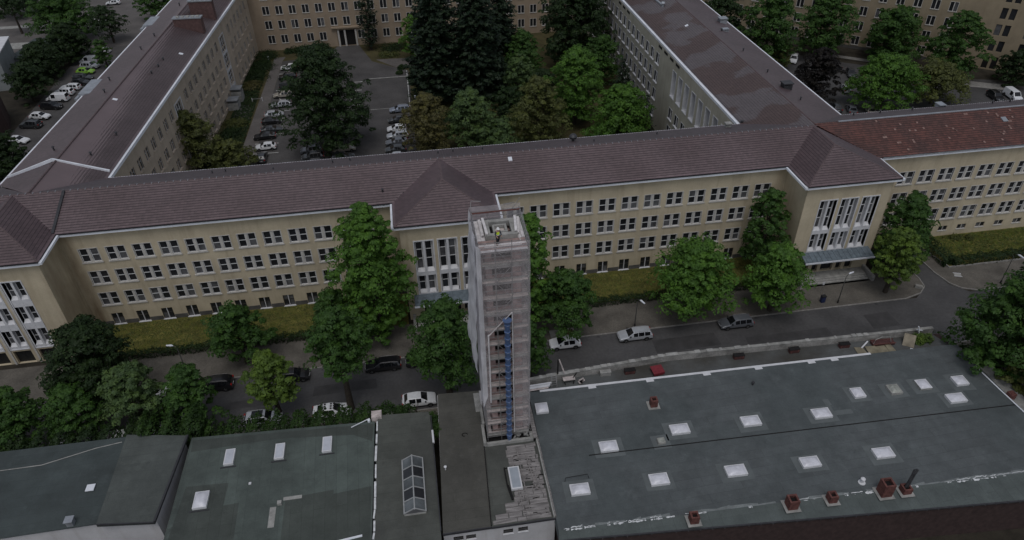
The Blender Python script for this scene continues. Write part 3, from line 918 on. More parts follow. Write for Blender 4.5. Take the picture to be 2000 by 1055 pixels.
# dark stone plinth between the cellar windows
for cols, x0, x1 in ((left_cols, -46.6, -3.3), (right_cols, 9.1, 52.2)):
    e = [x0] + [v for c in cols for v in (c + 0.36, c + 1.94)] + [x1]
    for a, b in zip(e[::2], e[1::2]):
        pl = MB(); pl.box(a, b, YF - 0.04, YF, 0, 0.82); link('plinth_stone', pl.mesh('plinth_stone', PLINTH), main)
for cols in (left_cols, right_cols):
    for c in cols:
        for z in ROWS: add_window('office', main, (c, YF, z))
        add_window('cellar', main, (c + 0.40, YF, 0.2))
# pavilion bays: white reveals, paired tall lights, spandrel
def bay_frame(x, y, w, z0, z1, spans, rows):
    f = MB()
    f.box(x - 0.14, x, y - 0.07, y + 0.55, z0, z1); f.box(x + w, x + w + 0.14, y - 0.07, y + 0.55, z0, z1)
    f.box(x - 0.14, x + w + 0.14, y - 0.073, y + 0.55, z1, z1 + 0.16); f.box(x - 0.14, x + w + 0.14, y - 0.073, y + 0.55, z0 - 0.14, z0)
    f.box(x + w / 2 - 0.14, x + w / 2 + 0.14, y - 0.02, y + 0.55, z0, z1)
    for a, b in spans: f.box(x, x + w, y + 0.0, y + 0.55, a, b)
    f.box(x, x + w, y + 0.56, y + 0.59, z0, z1)
    for i in (0, 1):
        xa = x + 0.1 + i * (w / 2 + 0.04)
        for a, b in rows:   # sloping stone aprons under each light
            f.poly([(xa, y + 0.04, a), (xa + w / 2 - 0.24, y + 0.04, a), (xa + w / 2 - 0.24, y + 0.5, a + 0.35), (xa, y + 0.5, a + 0.35)])
    return f
for nm in ('centre', 'right'):
    for s in BAYS[nm]:
        b = link('window_bay', bay_frame(s, YP, 2.42, 4.55, 13.1, [(7.5, 8.15)], [(4.55, 5), (8.15, 8.6)]).mesh('window_bay', TRIM), main)
        for i in (0, 1):
            add_window('tall_upper', main, (s + 0.1 + i * 1.26, YP, 8.45))
            add_window('tall_lower', main, (s + 0.1 + i * 1.26, YP, 4.85))
for s in LB:
    link('window_bay', bay_frame(s, YP, 2.2, 2.5, 13.1, [(5.55, 6.6), (9.2, 10.3), (2.5, 2.9)], [(2.9, 3.2), (6.6, 7), (10.3, 10.6)]).mesh('window_bay', TRIM), main)
    for z in (10.45, 6.75, 3.05):
        for i in (0, 1): add_window('fin', main, (s + 0.1 + i * 1.15, YP, z))
    d = MB(); d.box(s, s + 2.2, YP + 0.35, YP + 0.45, 0.02, 2.1); d.box(s + 0.3, s + 0.75, YP + 0.33, YP + 0.35, 1.3, 1.55); d.box(s + 1.07, s + 1.13, YP + 0.33, YP + 0.35, 0.1, 2.0)
    link('garage_door', d.mesh('garage_door', CARTRIM), main)
    p = MB(); p.box(s - 0.42, s - 0.18, YP - 0.12, YP + 0.3, 0, 13.2); link('pilaster', p.mesh('pilaster', SURROUND), main)
# entrances under the zinc canopies
for nm, cx in (('centre', 2.9), ('right', 58.9)):
    x0, x1 = PAV[nm]
    c = MB()
    c.prism([(cx - 5.3, 75.55), (cx + 5.3, 75.55), (cx + 5.3, 77.58), (cx - 5.3, 77.58)], 3.78, 3.95)
    c.poly([(cx - 5.3, 75.55, 3.955), (cx + 5.3, 75.55, 3.955), (cx + 5.3, 77.58, 4.4), (cx - 5.3, 77.58, 4.4)])
    cn = link('canopy', c.mesh('canopy', LEADROOF), main)
    e = MB(); e.box(cx - 5.36, cx + 5.36, 75.47, 75.545, 3.72, 3.98); link('canopy_edge', e.mesh('canopy_edge', EAVE), cn)
    s = MB()
    for i in range(14): s.bar((cx - 4.9 + i * 0.75, 75.6, 3.99), (cx - 4.9 + i * 0.75, 77.55, 4.42), 0.04, 0.05)
    link('canopy_seam', s.mesh('canopy_seam', LEADROOF), cn)
    for d, wd in ((2.1, 1.2), (3.9, 0.9), (5.3, 1.9), (7.7, 0.9), (9.1, 1.2)):
        q = MB(); q.box(x0 + d, x0 + d + wd, YP + 0.4, YP + 0.46, 0.7, 3.3); q.box(x0 + d + wd / 2 - 0.03, x0 + d + wd / 2 + 0.03, YP + 0.36, YP + 0.4, 0.7, 3.3)
        link('door', q.mesh('door', GLASS), main)
    st = MB()
    for i in range(4): st.box(cx - 5.2, cx + 5.2, 75.5 + 0.0 - i * 0.36 + 0.36, 77.6, 0.12 + (3 - i) * 0.15 - 0.15, 0.12 + (3 - i) * 0.15)
    link('entrance_step', st.mesh('entrance_step', CONC), main)
    for sx in (-5.6, 5.6):
        q = MB(); q.box(cx + sx - 0.2, cx + sx + 0.2, 74.6, 77.59, 0.1, 1.0); link('stair_wall', q.mesh('stair_wall', CONC), main)

# --- roof of the main building
CPX, LPX, RPX = 2.9, -52.85, 58.6
CE, LE, RE = (-3.9, 9.7), (-59.6, -46.1), (51.7, 65.5)
PF = 77.0
AP = 6.9
P3 = lambda x, y, z: (x, y, z)
front_planes = [
    [(LE[1], EF, EZ), (CE[0], EF, EZ), (CPX, RY, RZ), (LPX, RY, RZ)],
    [(CE[1], EF, EZ), (RE[0], EF, EZ), (RPX, RY, RZ), (CPX, RY, RZ)],
    [(-82, EF, EZ), (LE[0], EF, EZ), (LPX, RY, RZ), (-82, RY, RZ)]]
back_planes = [
    [(50.6, EB, EZ), (-43.9, EB, EZ), (-50.9, RY, RZ), (59.0, RY, RZ)],
    [(-58.1, EB, EZ), (-82, EB, EZ), (-82, RY, RZ), (-50.9, RY, RZ)]]
pav_planes = []
for (a, b), x in ((LE, LPX), (CE, CPX), (RE, RPX)):
    pav_planes += [[(a, PF, EZ), (b, PF, EZ), (x, PF + AP, RZ)],
                   [(a, EF, EZ), (a, PF, EZ), (x, PF + AP, RZ), (x, RY, RZ)],
                   [(b, PF, EZ), (b, EF, EZ), (x, RY, RZ), (x, PF + AP, RZ)]]
rb = MB()
for p in front_planes + back_planes + pav_planes: rb.poly(p)
rb.poly([(-82, EF, 15.62), (-82, EB, 15.62), (62, EB, 15.62), (62, EF, 15.62)])
for a, b in (LE, CE, RE): rb.poly([(a, PF, 15.6), (a, EF, 15.6), (b, EF, 15.6), (b, PF, 15.6)])
roof = link('roof', rb.mesh('roof', TILE), main)
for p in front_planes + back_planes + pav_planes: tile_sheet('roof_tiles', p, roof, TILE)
rc = MB()
for a, b in (((-82, RY), (59, RY)), ((CPX, PF + AP), (CPX, RY)), ((LPX, PF + AP), (LPX, RY)), ((RPX, PF + AP), (RPX, RY))):
    ridge_caps(rc, (*a, RZ + 0.02), (*b, RZ + 0.02))
for (a, b), x in ((LE, LPX), (CE, CPX), (RE, RPX)):
    for e in (a, b): ridge_caps(rc, (e, PF, EZ + 0.05), (x, PF + AP, RZ + 0.05), 0.12)
o = link('ridge_tiles', rc.mesh('ridge_tiles', RIDGE, 40), roof); o['kind'] = 'stuff'
cl = MB()
for i in range(150):
    x = -81 + i * 0.93; cl.box(x, x + 0.07, RY - 0.17, RY + 0.17, RZ + 0.09, RZ + 0.19)
o = link('ridge_clips', cl.mesh('ridge_clips', ZINC), roof); o['kind'] = 'stuff'
vl = MB()
for (a, b), x in ((LE, LPX), (CE, CPX), (RE, RPX)):
    for e in (a, b): vl.bar((e, EF, EZ + 0.05), (x, RY, RZ + 0.03), 0.16, 0.05)
link('valley_gutter', vl.mesh('valley_gutter', GUTTER), roof)
fa, gu = MB(), MB()
def eave_run(a, b, out, w=0.12, z0=15.5, z1=15.86):
    """white fascia board with the dark gutter lip above it; out = outward direction"""
    ox, oy = out
    for mbb, za, zb, d0, d1 in ((fa, z0, z1, -0.6, 0.02), (gu, z1, z1 + 0.1, -0.05, 0.10)):
        xs = sorted((a[0] + ox * d0, a[0] + ox * d1, b[0] + ox * d0, b[0] + ox * d1)); ys = sorted((a[1] + oy * d0, a[1] + oy * d1, b[1] + oy * d0, b[1] + oy * d1))
        mbb.box(xs[0], xs[-1], ys[0], ys[-1], za, zb)
for x0, x1 in ((-80, LE[0]), (LE[1], CE[0]), (CE[1], RE[0])): eave_run((x0 + 0.03, EF), (x1 - 0.03, EF), (0, -1))
for a, b in (LE, CE, RE):
    eave_run((a, PF), (b, PF), (0, -1)); eave_run((a, PF + 0.6), (a, EF - 0.03), (-1, 0)); eave_run((b, PF + 0.6), (b, EF - 0.03), (1, 0))
for a, b in (LE, CE, RE):
    for x0, x1 in ((a - 0.36, a - 0.024), (b + 0.024, b + 0.36)):
        fa.box(x0, x1, PF - 0.1, EF + 0.3, 15.62, 15.93)
link('fascia', fa.mesh('fascia', EAVE), roof); link('gutter', gu.mesh('gutter', GUTTER), roof)
bgut = MB(); bgut.box(-43.6, 50.4, EB - 0.02, EB + 0.22, 15.72, 15.99); bgut.box(-80, -58.5, EB - 0.02, EB + 0.22, 15.72, 15.99)
link('back_gutter', bgut.mesh('back_gutter', EAVE), roof)
# fire walls, vents and little skylights on the tiles
fw = MB(); fw.bar((-46.4, 83.0, 16.1), (-46.4, 89.8, 18.4), 0.34, 0.28); link('fire_wall', fw.mesh('fire_wall', GUTTER), roof)
def zslope(y): return EZ + (y - EF) / (RY - EF) * (RZ - EZ)
for x, y in ((12.78, 88.6), (-52.9, 82.6)):
    q = MB(); z = zslope(y) if x > 0 else 16.9
    q.bar((x, y - 0.35, z + 0.02), (x, y + 0.35, z + 0.25), 0.55, 0.14); link('roof_hatch', q.mesh('roof_hatch', EAVE), roof)
for x, y, s in ((-5.1, 84.9, 1.0), (-28.5, 93.6, .8), (-26.8, 94.0, .8), (-12, 93.8, .8), (-9.6, 94.3, .8), (3.0, 93.7, .8), (5.2, 94.2, .8), (9.5, 94.0, .8), (25.8, 92.4, .8), (36, 94.2, .8), (-20, 92.4, .7)):
    q = MB(); z = (zslope(y) if y < RY else EZ + (EB - y) / (EB - RY) * (RZ - EZ))
    q.lathe([(0.10 * s, 0), (0.10 * s, 0.5 * s), (0.2 * s, 0.52 * s), (0.14 * s, 0.62 * s)], (x, y, z), 8)
    link('vent_pipe', q.mesh('vent_pipe', GUTTER), roof)
q = MB(); q.lathe([(0.2, 0), (0.2, 0.6), (0.55, 0.7), (0.6, 1.0), (0.4, 1.3), (0.1, 1.4)], (23.2, 94.7, 16.5), 10); link('vent_cowl', q.mesh('vent_cowl', GUTTER, 40), roof)
q = MB(); q.box(47.1, 47.9, 94.6, 95.3, 16.2, 17.3); q.box(47.0, 48.0, 94.5, 95.4, 17.3, 17.42); link('chimney', q.mesh('chimney', CONC), roof)

# ================================================================== LEFT WING
A3 = R(3.05)
LO = Vector((-44.35, 97.9, 0)); LN = Vector((math.sin(A3), math.cos(A3), 0)); LEe = Vector((math.cos(A3), -math.sin(A3), 0))
LP = lambda l, s, z: tuple(LO + LEe * l + LN * s + Vector((0, 0, z)))
lw = thing('office_wing', 'left courtyard wing in pale stone under a long brown roof', 'building', tuple(LO + LEe * -6.6))
wl = MB()
WL = 116.0
lw_cols = [28.6 - 3.57 * k for k in range(8)] + [38.5 + 3.57 * k for k in range(8)] + [76.0 + 3.57 * k for k in range(6)]
LROWS = (10.4, 6.5, 2.6, -1.2)
op = [(c, c + 1.75, z + 2, z + 2 + 2.1) for c in lw_cols for z in LROWS]
for s0 in (32.2, 68.0):
    op += [(s0 + 0.15, s0 + 3.6, z + 2, z + 2 + 3.3) for z in (8.75, 4.95, 1.1)]
facade(wl, (*(LO + LN * 0).to_2d(), CZ), LN, WL, 17.6, op)
facade(wl, (*(LO + LEe * -13.25 + LN * WL).to_2d(), CZ), -LN, WL + 2, 17.6, [])
link('wall', wl.mesh('wall', STONE_LEFT), lw)
rotL = math.atan2(LN.y, LN.x)
for c in lw_cols:
    for z in LROWS: add_window('twin_left', lw, LP(0, c, z), rotL)
for s0 in (32.2, 68.0):
    f = MB()
    for u0, u1 in ((-0.25, 0.05), (3.7, 4.0)): f.box(s0 + u0, s0 + u1, -0.06, 0.1, -1.9, 12.3)
    f.box(s0 - 0.25, s0 + 4.0, -0.063, 0.1, 12.3, 12.5)
    for z in (8.4, 4.55, 0.7): f.box(s0 + 0.05, s0 + 3.7, -0.03, 0.1, z - 0.3, z + 0.3)
    link('stair_window_frame', f.mesh('stair_window_frame', TRIM), lw, tuple(LO), rotL)
    for z in (8.75, 4.95, 1.1):
        for i in range(3): add_window('stair', lw, LP(0, s0 + 0.2 + i * 1.2, z), rotL)
q = MB(); q.box(69, 70.8, 0.0, 0.12, -1.95, 0.4)
link('door', q.mesh('door', TRIM), lw, tuple(LO + Vector((0.12, 0, 0))), rotL)
# stone ashlar courses read as thin joints: raised bands of slightly varied blocks on the inner wall
bandm = MB()
rr = random.Random(3)
for zc in (2.1 - 0.2, 6.0, 9.95, 13.6):
    u = 0.0
    while u < WL - 20:
        L = rr.uniform(1.2, 1.8); bandm.box(u + 0.01, u + L - 0.01, -0.02 - rr.random() * 0.012, 0.0, zc - 1.3 * 0 - 0.18, zc + 0.18); u += L
o = link('stone_band', bandm.mesh('stone_band', STONE_LEFT), lw, tuple(LO), rotL); o['kind'] = 'stuff'
p_in = [LP(0.55, -1.0, EZ), LP(0.55, WL, EZ), LP(-6.63, WL, RZ + 0.05), (-50.9, RY, RZ + 0.05)]
p_out = [LP(-13.8, WL, EZ), LP(-13.8, -1.2, EZ), (-50.9, RY, RZ + 0.05), LP(-6.63, WL, RZ + 0.05)]
rb = MB(); rb.poly(p_in); rb.poly(p_out); rb.poly([LP(0.55, WL, 15.6), LP(0.55, -1, 15.6), LP(-13.8, -1, 15.6), LP(-13.8, WL, 15.6)])
lroof = link('roof', rb.mesh('roof', TILE_LEFT), lw)
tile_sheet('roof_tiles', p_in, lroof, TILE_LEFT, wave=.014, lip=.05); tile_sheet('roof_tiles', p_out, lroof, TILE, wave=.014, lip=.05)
rc = MB(); ridge_caps(rc, (-50.9, RY + .2, RZ + 0.08), LP(-6.63, WL, RZ + 0.08)); o = link('ridge_tiles', rc.mesh('ridge_tiles', RIDGE, 40), lroof); o['kind'] = 'stuff'
g = MB()
def run(mbb, l0, l1, s0, s1, z0, z1):
    mbb.prism([LP(l0, s0, 0)[:2], LP(l1, s0, 0)[:2], LP(l1, s1, 0)[:2], LP(l0, s1, 0)[:2]], z0, z1)
run(g, 0.42, 0.92, -0.6, WL, 15.45, 15.93); run(g, -14.15, -13.72, -0.6, WL, 15.45, 15.95)
link('eave_gutter', g.mesh('eave_gutter', EAVE), lroof)
g2 = MB(); run(g2, 0.05, 0.42, -0.6, WL, 15.7, 16.02); link('gutter', g2.mesh('gutter', GUTTER), lroof)
f = MB()
f.bar(LP(-13.6, 0.9, EZ + 0.2), LP(-6.63, 0.9, RZ + 0.22), 0.26, 0.4); f.bar(LP(-6.63, 0.9, RZ + 0.22), LP(0.4, 0.9, EZ + 0.2), 0.26, 0.4)
link('fire_wall', f.mesh('fire_wall', EAVE), lroof)
def lslope(l): return RZ - abs(l + 6.63) / 7.18 * (RZ - EZ)
def on_left(x, y):
    v = Vector((x, y, 0)) - LO
    return v.dot(LEe), v.dot(LN)
for x, y in ((-47.09, 102.3), (-44.97 - 0.6, 109.4), (-45.8, 133.4), (-45.4, 136.8), (-45.3, 140.2), (-52.58, 104), (-51.4, 125), (-52.7, 132), (-50.6, 146), (-49.7, 153), (-49.2, 174)):
    l, s = on_left(x, y); q = MB()
    q.lathe([(0.12, -0.1), (0.12, 0.5), (0.24, 0.52), (0.16, 0.66)], LP(l, s, lslope(l)), 8); link('vent_pipe', q.mesh('vent_pipe', GUTTER), lroof)
for x, y in ((-48.5, 120.8), (-43.2, 144.7)):
    l, s = on_left(x, y); q = MB(); z = lslope(l)
    q.bar(LP(l - 0.35, s, z + 0.24), LP(l + 0.35, s, z + 0.04), 0.6, 0.14); link('roof_hatch', q.mesh('roof_hatch', EAVE), lroof)
for s0, s1 in ((30.0, 36.5), (66.5, 72.5)):
    q = MB(); run(q, -14.6, -12.6, s0, s1, 15.9, 16.35); run(q, -14.9, -14.4, s0 - 1.2, s0 + 1, 15.6, 15.98)
    link('gutter_box', q.mesh('gutter_box', ZINC), lroof, label='flat zinc cover straddling the outer eave')
for (s0, l0, l1, zt) in ((59.5, -5.6, 0.0, 19.4), (68.5, -4.6, 0.3, 20.2)):
    q = MB(); run(q, l0, l1, s0, s0 + 1.5, 15.9, zt); c = link('chimney', q.mesh('chimney', mat('wing_chimney_brick', (.105, .062, .058), .9, .3, 2, fine=.3)), lroof)
    q = MB(); run(q, l0 - 0.12, l1 + 0.12, s0 - 0.12, s0 + 1.62, zt, zt + 0.22); link('chimney_cap', q.mesh('chimney_cap', ZINC), c)
    q = MB()
    for i in range(5): run(q, l0 + 0.6 + i, l0 + 1.2 + i, s0 + 0.4, s0 + 1.1, zt + 0.22, zt + 0.4)
    link('chimney_pot', q.mesh('chimney_pot', CONC), c)
for s0, zc in ((66.0, 1.0), (61.5, 0.2)):
    q = MB(); q.box(s0, s0 + 2.6, -2.4, -0.02, zc, zc + 0.16); cn = link('canopy', q.mesh('canopy', ZINC), lw, tuple(LO), rotL)
    q = MB(); q.box(s0, s0 + 2.6, -2.3, -0.05, -2, zc - 0.6); link('porch_wall', q.mesh('porch_wall', CONC), lw, tuple(LO), rotL)

# ================================================================== RIGHT WING
rw = thing('office_wing', 'right courtyard wing in grey plaster with tall slit windows, patchy roof', 'building', (59, 130, 0))
RX, RWL = 50.0, 108.0
wl = MB()
tall = [2.3 + 3.42 * k for k in range(8)]
rcols = [36.4 + 3.36 * k for k in range(18)]
RROWS = (11.35, 7.6, 3.9, 0.2)
def ru(s, w): return RWL - s - w
op = [(ru(s, 2.0), ru(s, 0), 8.4 + 2, 13.5 + 2) for s in tall] + [(ru(s - 0.2, 1.85), ru(s - 0.2, 0), z + 2, z + 4.2) for s in tall for z in (3.9, 0.2)]
op += [(ru(s, 1.85), ru(s, 0), z + 2, z + 4.2) for s in rcols for z in RROWS]
SEG = RWL - 33.5
facade(wl, (RX, 98 + RWL, CZ), (0, -1, 0), SEG, 17.6, [o for o in op if o[0] < SEG], depth=0.25)
facade(wl, (RX, 98 + RWL - SEG, CZ), (0, -1, 0), RWL - SEG, 17.6, [(o[0] - SEG, o[1] - SEG, o[2], o[3]) for o in op if o[0] >= SEG], depth=0.95)
facade(wl, (66.8, 96, CZ), (0, 1, 0), RWL + 2, 17.6, [])
link('wall', wl.mesh('wall', STONE_RIGHT), rw)
for s in tall:
    add_window('tall_right', rw, (RX, 98 + s + 2.0, 8.4), -math.pi / 2)
    for z in (3.9, 0.2): add_window('twin_right', rw, (RX, 98 + s - 0.2 + 1.85, z), -math.pi / 2)
for s in rcols:
    for z in RROWS: add_window('twin_right', rw, (RX, 98 + s + 1.85, z), -math.pi / 2)
for s in (25.2, 28.6, 32.0, 35.4, 58, 61.4, 64.8):
    q = MB(); q.box(RX - 0.03, RX + 0.02, 98 + s, 98 + s + 2.0, 14.8, 15.3); link('vent_slot', q.mesh('vent_slot', BLACK), rw)
YE = 98 + RWL
p_in = [(50.6, YE, EZ), (50.6, EB, EZ), (59.0, RY, RZ + 0.03), (59.9, YE, RZ + 0.03)]
p_out = [(67.4, EB, EZ), (68.6, YE, EZ), (59.9, YE, RZ + 0.03), (59.0, RY, RZ + 0.03)]
# eaves first point order: left to right seen from outside
p_in = [(50.6, YE, EZ), (50.6, EB, EZ), (59.0, RY, RZ + 0.03), (59.0, YE, RZ + 0.03)]
p_out = [(67.4, EB, EZ), (67.4, YE, EZ), (59.0, YE, RZ + 0.03), (59.0, RY, RZ + 0.03)]
rb = MB(); rb.poly(p_in); rb.poly(p_out); rb.poly([(50.6, YE, 15.6), (67.4, YE, 15.6), (67.4, EB, 15.6), (50.6, EB, 15.6)])
rroof = link('roof', rb.mesh('roof', TILE_RIGHT), rw)
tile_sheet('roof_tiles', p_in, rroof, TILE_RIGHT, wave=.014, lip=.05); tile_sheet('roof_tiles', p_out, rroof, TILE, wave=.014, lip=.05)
rc = MB(); ridge_caps(rc, (59.0, RY + .2, RZ + 0.06), (59.0, YE, RZ + 0.06)); o = link('ridge_tiles', rc.mesh('ridge_tiles', RIDGE, 40), rroof); o['kind'] = 'stuff'
g = MB(); g.box(50.12, 50.7, EB + 0.25, YE, 15.45, 15.95); g.box(67.35, 67.7, EB + 0.4, YE, 15.5, 15.98); link('eave_gutter', g.mesh('eave_gutter', EAVE), rroof)
g = MB(); g.box(50.7, 50.85, EB + 0.25, YE, 15.8, 16.06); g.lathe([(0.16, -0.6), (0.16, 0.3), (0.28, 0.32), (0.28, 0.4)], (50.9, 97.3, 16.0), 8); link('gutter', g.mesh('gutter', GUTTER), rroof)
def rslope(x): return RZ - abs(x - 59.0) / 8.4 * (RZ - EZ)
for x, y, w, d, h, mt_ in ((61.9, 105.5, 1.5, 1.3, 1.0, GUTTER), (65.7, 142.1, 1.5, 1.4, 1.0, ZINC), (63.4, 135.2, 1.1, 0.9, 0.5, ZINC)):
    z = rslope(x); q = MB(); q.box(x - w / 2, x + w / 2, y - d / 2, y + d / 2, z - 0.4, z + h * 0.75); q.box(x - w / 2 - 0.12, x + w / 2 + 0.12, y - d / 2 - 0.12, y + d / 2 + 0.12, z + h * 0.75 + 0.18, z + h + 0.1)
    for sx in (-1, 1):
        for sy in (-1, 1): q.box(x + sx * w * 0.44 - 0.05, x + sx * w * 0.44 + 0.05, y + sy * d * 0.44 - 0.05, y + sy * d * 0.44 + 0.05, z + h * 0.7, z + h * 0.8 + 0.16)
    link('roof_ventilator', q.mesh('roof_ventilator', mt_), rroof)
q = MB(); z = rslope(56); q.bar((55.6, 160, rslope(55.6) + 0.35), (55.84, 152, rslope(55.84) + 0.35), 0.4, 0.3); q.lathe([(0.28, -0.2), (0.28, 0.9), (0.5, 0.95), (0.3, 1.2)], (55.85, 151.6, z - 0.1), 10); link('flue', q.mesh('flue', ZINC), rroof)
q = MB(); q.bar((56.1, 138.2, rslope(56.1) + 0.1), (56.7, 138.2, rslope(56.7) + 0.2), 0.6, 0.14); link('roof_hatch', q.mesh('roof_hatch', EAVE), rroof)
for x, y in ((61.9, 123), (61.8, 112.4), (62, 100.6), (62.3, 134.5)):
    q = MB(); q.lathe([(0.1, -0.1), (0.1, 0.5), (0.2, 0.52), (0.14, 0.64)], (x, y, rslope(x)), 8); link('vent_pipe', q.mesh('vent_pipe', GUTTER), rroof)

# ================================================================== RED ROOFED BLOCK TO THE RIGHT
rbk = thing('office_block', 'ochre office block with rust red tiled roof beyond the right pavilion', 'building', (88, 90, 0))
wl = MB()
cols = [70.4 + 3.25 * k for k in range(13)]
op = []
for c in cols:
    for z in (10.6, 6.95, 3.4): op.append((c - 64.9, c - 64.9 + 2.3, z, z + 2.1))
    op.append((c - 64.9 + 0.4, c - 64.9 + 1.9, 1.15, 2.0))
facade(wl, (64.9, YF, 0), (1, 0, 0), 49.1, H0, op); facade(wl, (114, 96.4, 0), (-1, 0, 0), 47, H0, []); facade(wl, (114, YF, 0), (0, 1, 0), 12.8, H0, [])
link('wall', wl.mesh('wall', OCHRE), rbk)
for c in cols:
    for z in (10.6, 6.95, 3.4): add_window('office', rbk, (c, YF, z))
    add_window('small_cellar', rbk, (c + 0.4, YF, 1.15))
RZ2, RY2 = 18.40, 90.25
p_f = [(65.5, EF, EZ), (115, EF, EZ), (115, RY2, RZ2), (58.7, RY2, RZ2)]
p_b = [(115, 97, EZ), (67.4, 97, EZ), (59.2, RY2, RZ2), (115, RY2, RZ2)]
rb = MB(); rb.poly(p_f); rb.poly(p_b); rb.poly([(65.5, EF, 15.6), (65.5, 97, 15.6), (115, 97, 15.6), (115, EF, 15.6)]); rb.poly([(115, EF, 15.6), (115, 97, 15.6), (115, 97, EZ), (115, RY2, RZ2), (115, EF, EZ)])
ro = link('roof', rb.mesh('roof', TILE_RED), rbk)
tile_sheet('roof_tiles', p_f, ro, TILE_RED); tile_sheet('roof_tiles', p_b, ro, TILE)
g = MB(); g.box(62.6, 115, RY2 - 0.16, RY2 + 0.16, RZ2 + 0.0, RZ2 + 0.16); link('ridge_flashing', g.mesh('ridge_flashing', ZINC), ro)
g = MB(); g.box(67.6, 115, 96.95, 97.2, 15.72, 15.99); link('back_gutter', g.mesh('back_gutter', EAVE), ro)
g = MB(); g.box(66.2, 115, EF - 0.03, EF + 0.6, 15.5, 15.86); link('fascia', g.mesh('fascia', EAVE), ro)
g = MB(); g.box(66.2, 115, EF - 0.12, EF + 0.04, 15.86, 15.97); link('gutter', g.mesh('gutter', ZINC), ro)
q = MB(); q.bar((88.3, 87.4, 17.55), (88.3, 88.3, 17.85), 0.8, 0.2); link('roof_hatch', q.mesh('roof_hatch', ZINC), ro)
q = MB(); q.box(84.0, 85.0, 96.3, 97.6, 16.0, 16.5); q.box(83.9, 85.1, 96.2, 97.7, 16.5, 16.6); link('roof_ventilator', q.mesh('roof_ventilator', ZINC), ro)
for x in (68.5, 73, 78.5, 92.5, 95.6):
    q = MB(); q.lathe([(0.1, 0), (0.1, 0.6), (0.2, 0.62), (0.14, 0.74)], (x, 95.5, 16.4), 8); link('vent_pipe', q.mesh('vent_pipe', GUTTER), ro)
sl = MB(); rr = random.Random(9)
for i in range(48):
    x = rr.uniform(67, 113); t = rr.uniform(.08, .95); y = EF + t * (RY2 - EF); z = EZ + t * (RZ2 - EZ)
    for k in range(rr.choice((1, 1, 2, 4))):
        xx = x + rr.choice((-.34, 0, .34)) * (k > 0); yy = y + rr.choice((0, .36)) * (k > 0)
        if xx - (65.5 - (yy - EF) * 0.93) < 0.8: continue
        zz = EZ + (yy - EF) / (RY2 - EF) * (RZ2 - EZ)
        sl.bar((xx, yy, zz + 0.125), (xx, yy + 0.34, zz + 0.235), 0.3, 0.03)
o = link('replaced_tile', sl.mesh('replaced_tile', mat('pale_tile', (0.24, 0.155, 0.135), 0.8, 0.3, 3)), ro, label='pale replacement tiles scattered over the red roof'); o['kind'] = 'stuff'

# ================================================================== REAR BUILDING OF THE COURTYARD
rear = thing('office_building', 'brown plastered building closing the courtyard at the back, with a dark columned doorway', 'building', (5, 204, CZ))
wl = MB()
cols = [-35.8 + 3.36 * k for k in range(26)]
rows = (15.0, 11.2, 7.45, 3.72, -0.07)
op = []
for k, c in enumerate(cols):
    for z in rows:
        if z < 1 and k in (5, 6): continue
        op.append((c + 41.5, c + 41.5 + 1.64, z + 2, z + 2 + 2.08))
op.append((-17.9 + 41.5, -12.9 + 41.5, 0.1, 4.3))
facade(wl, (-41.5, 197, CZ), (1, 0, 0), 104, 22.5, op, depth=0.3)
facade(wl, (62.5, 212, CZ), (-1, 0, 0), 104, 22.5, [])
link('wall', wl.mesh('wall', BROWN_PLASTER), rear)
for k, c in enumerate(cols):
    for z in rows:
        if z < 1 and k in (5, 6): continue
        add_window('twin', rear, (c, 197, z))
for x in (-17.7, -16.0, -13.1):
    q = MB(); q.box(x, x + 0.45, 196.7, 197.12, CZ, 2.3); link('door_column', q.mesh('door_column', SURROUND), rear)
for x in (-17.2, -15.5):
    q = MB(); q.box(x, x + (1.2 if x < -16 else 2.3), 197.2, 197.28, CZ, 2.2); q.box(x + 0.6, x + 0.66, 197.16, 197.2, CZ + 0.1, 2.1); link('door', q.mesh('door', BLACK), rear)
q = MB(); q.box(-19.2, -11.8, 196.3, 197.0, 2.9, 3.25); link('door_hood', q.mesh('door_hood', BROWN_PLASTER), rear)
rb = MB(); rb.prism([(-42, 196.4), (63, 196.4), (63, 212.5), (-42, 212.5)], 20.5, 21.2); link('roof', rb.mesh('roof', TILE), rear)

# ================================================================== BUILDING BEHIND THE RIGHT CAR PARK
BD = Vector((23.8, -19.2, 0)).normalized(); BO = Vector((112.5, 163.2, 0)); BN = Vector((BD.y, -BD.x, 0))
tb = thing('office_building', 'tan building behind the right car park, rows of paired dark windows between tall trees', 'building', tuple(BO), math.atan2(BD.y, BD.x), world=False)
wl = MB()
cols = [-46.6 + 3.75 * k for k in range(18)]
rows = (15.7, 12.0, 8.3, 4.7, 1.1)
pairs = [27.6, 33.5, 39.4, 45.3]
op = [(c + 50, c + 50 + 1.64, z, z + 2.08) for c in cols for z in rows]
op += [(c + i * 1.75 + 50, c + i * 1.75 + 51.2, z, z + 2.45) for c in pairs for i in (0, 1) for z in (15.4, 11.7, 8.0, 4.35)]
op += [(c + i * 1.75 + 50, c + i * 1.75 + 51.2, 0.3, 3.1) for c in pairs for i in (0, 1)]
facade(wl, (-50, 0, 0), (1, 0, 0), 110, 20.5, op)
facade(wl, (60, 14, 0), (-1, 0, 0), 110, 20.5, [])
link('wall', wl.mesh('wall', TAN_PLASTER), tb)
for c in cols:
    for z in rows: add_window('twin', tb, (c, 0, z))
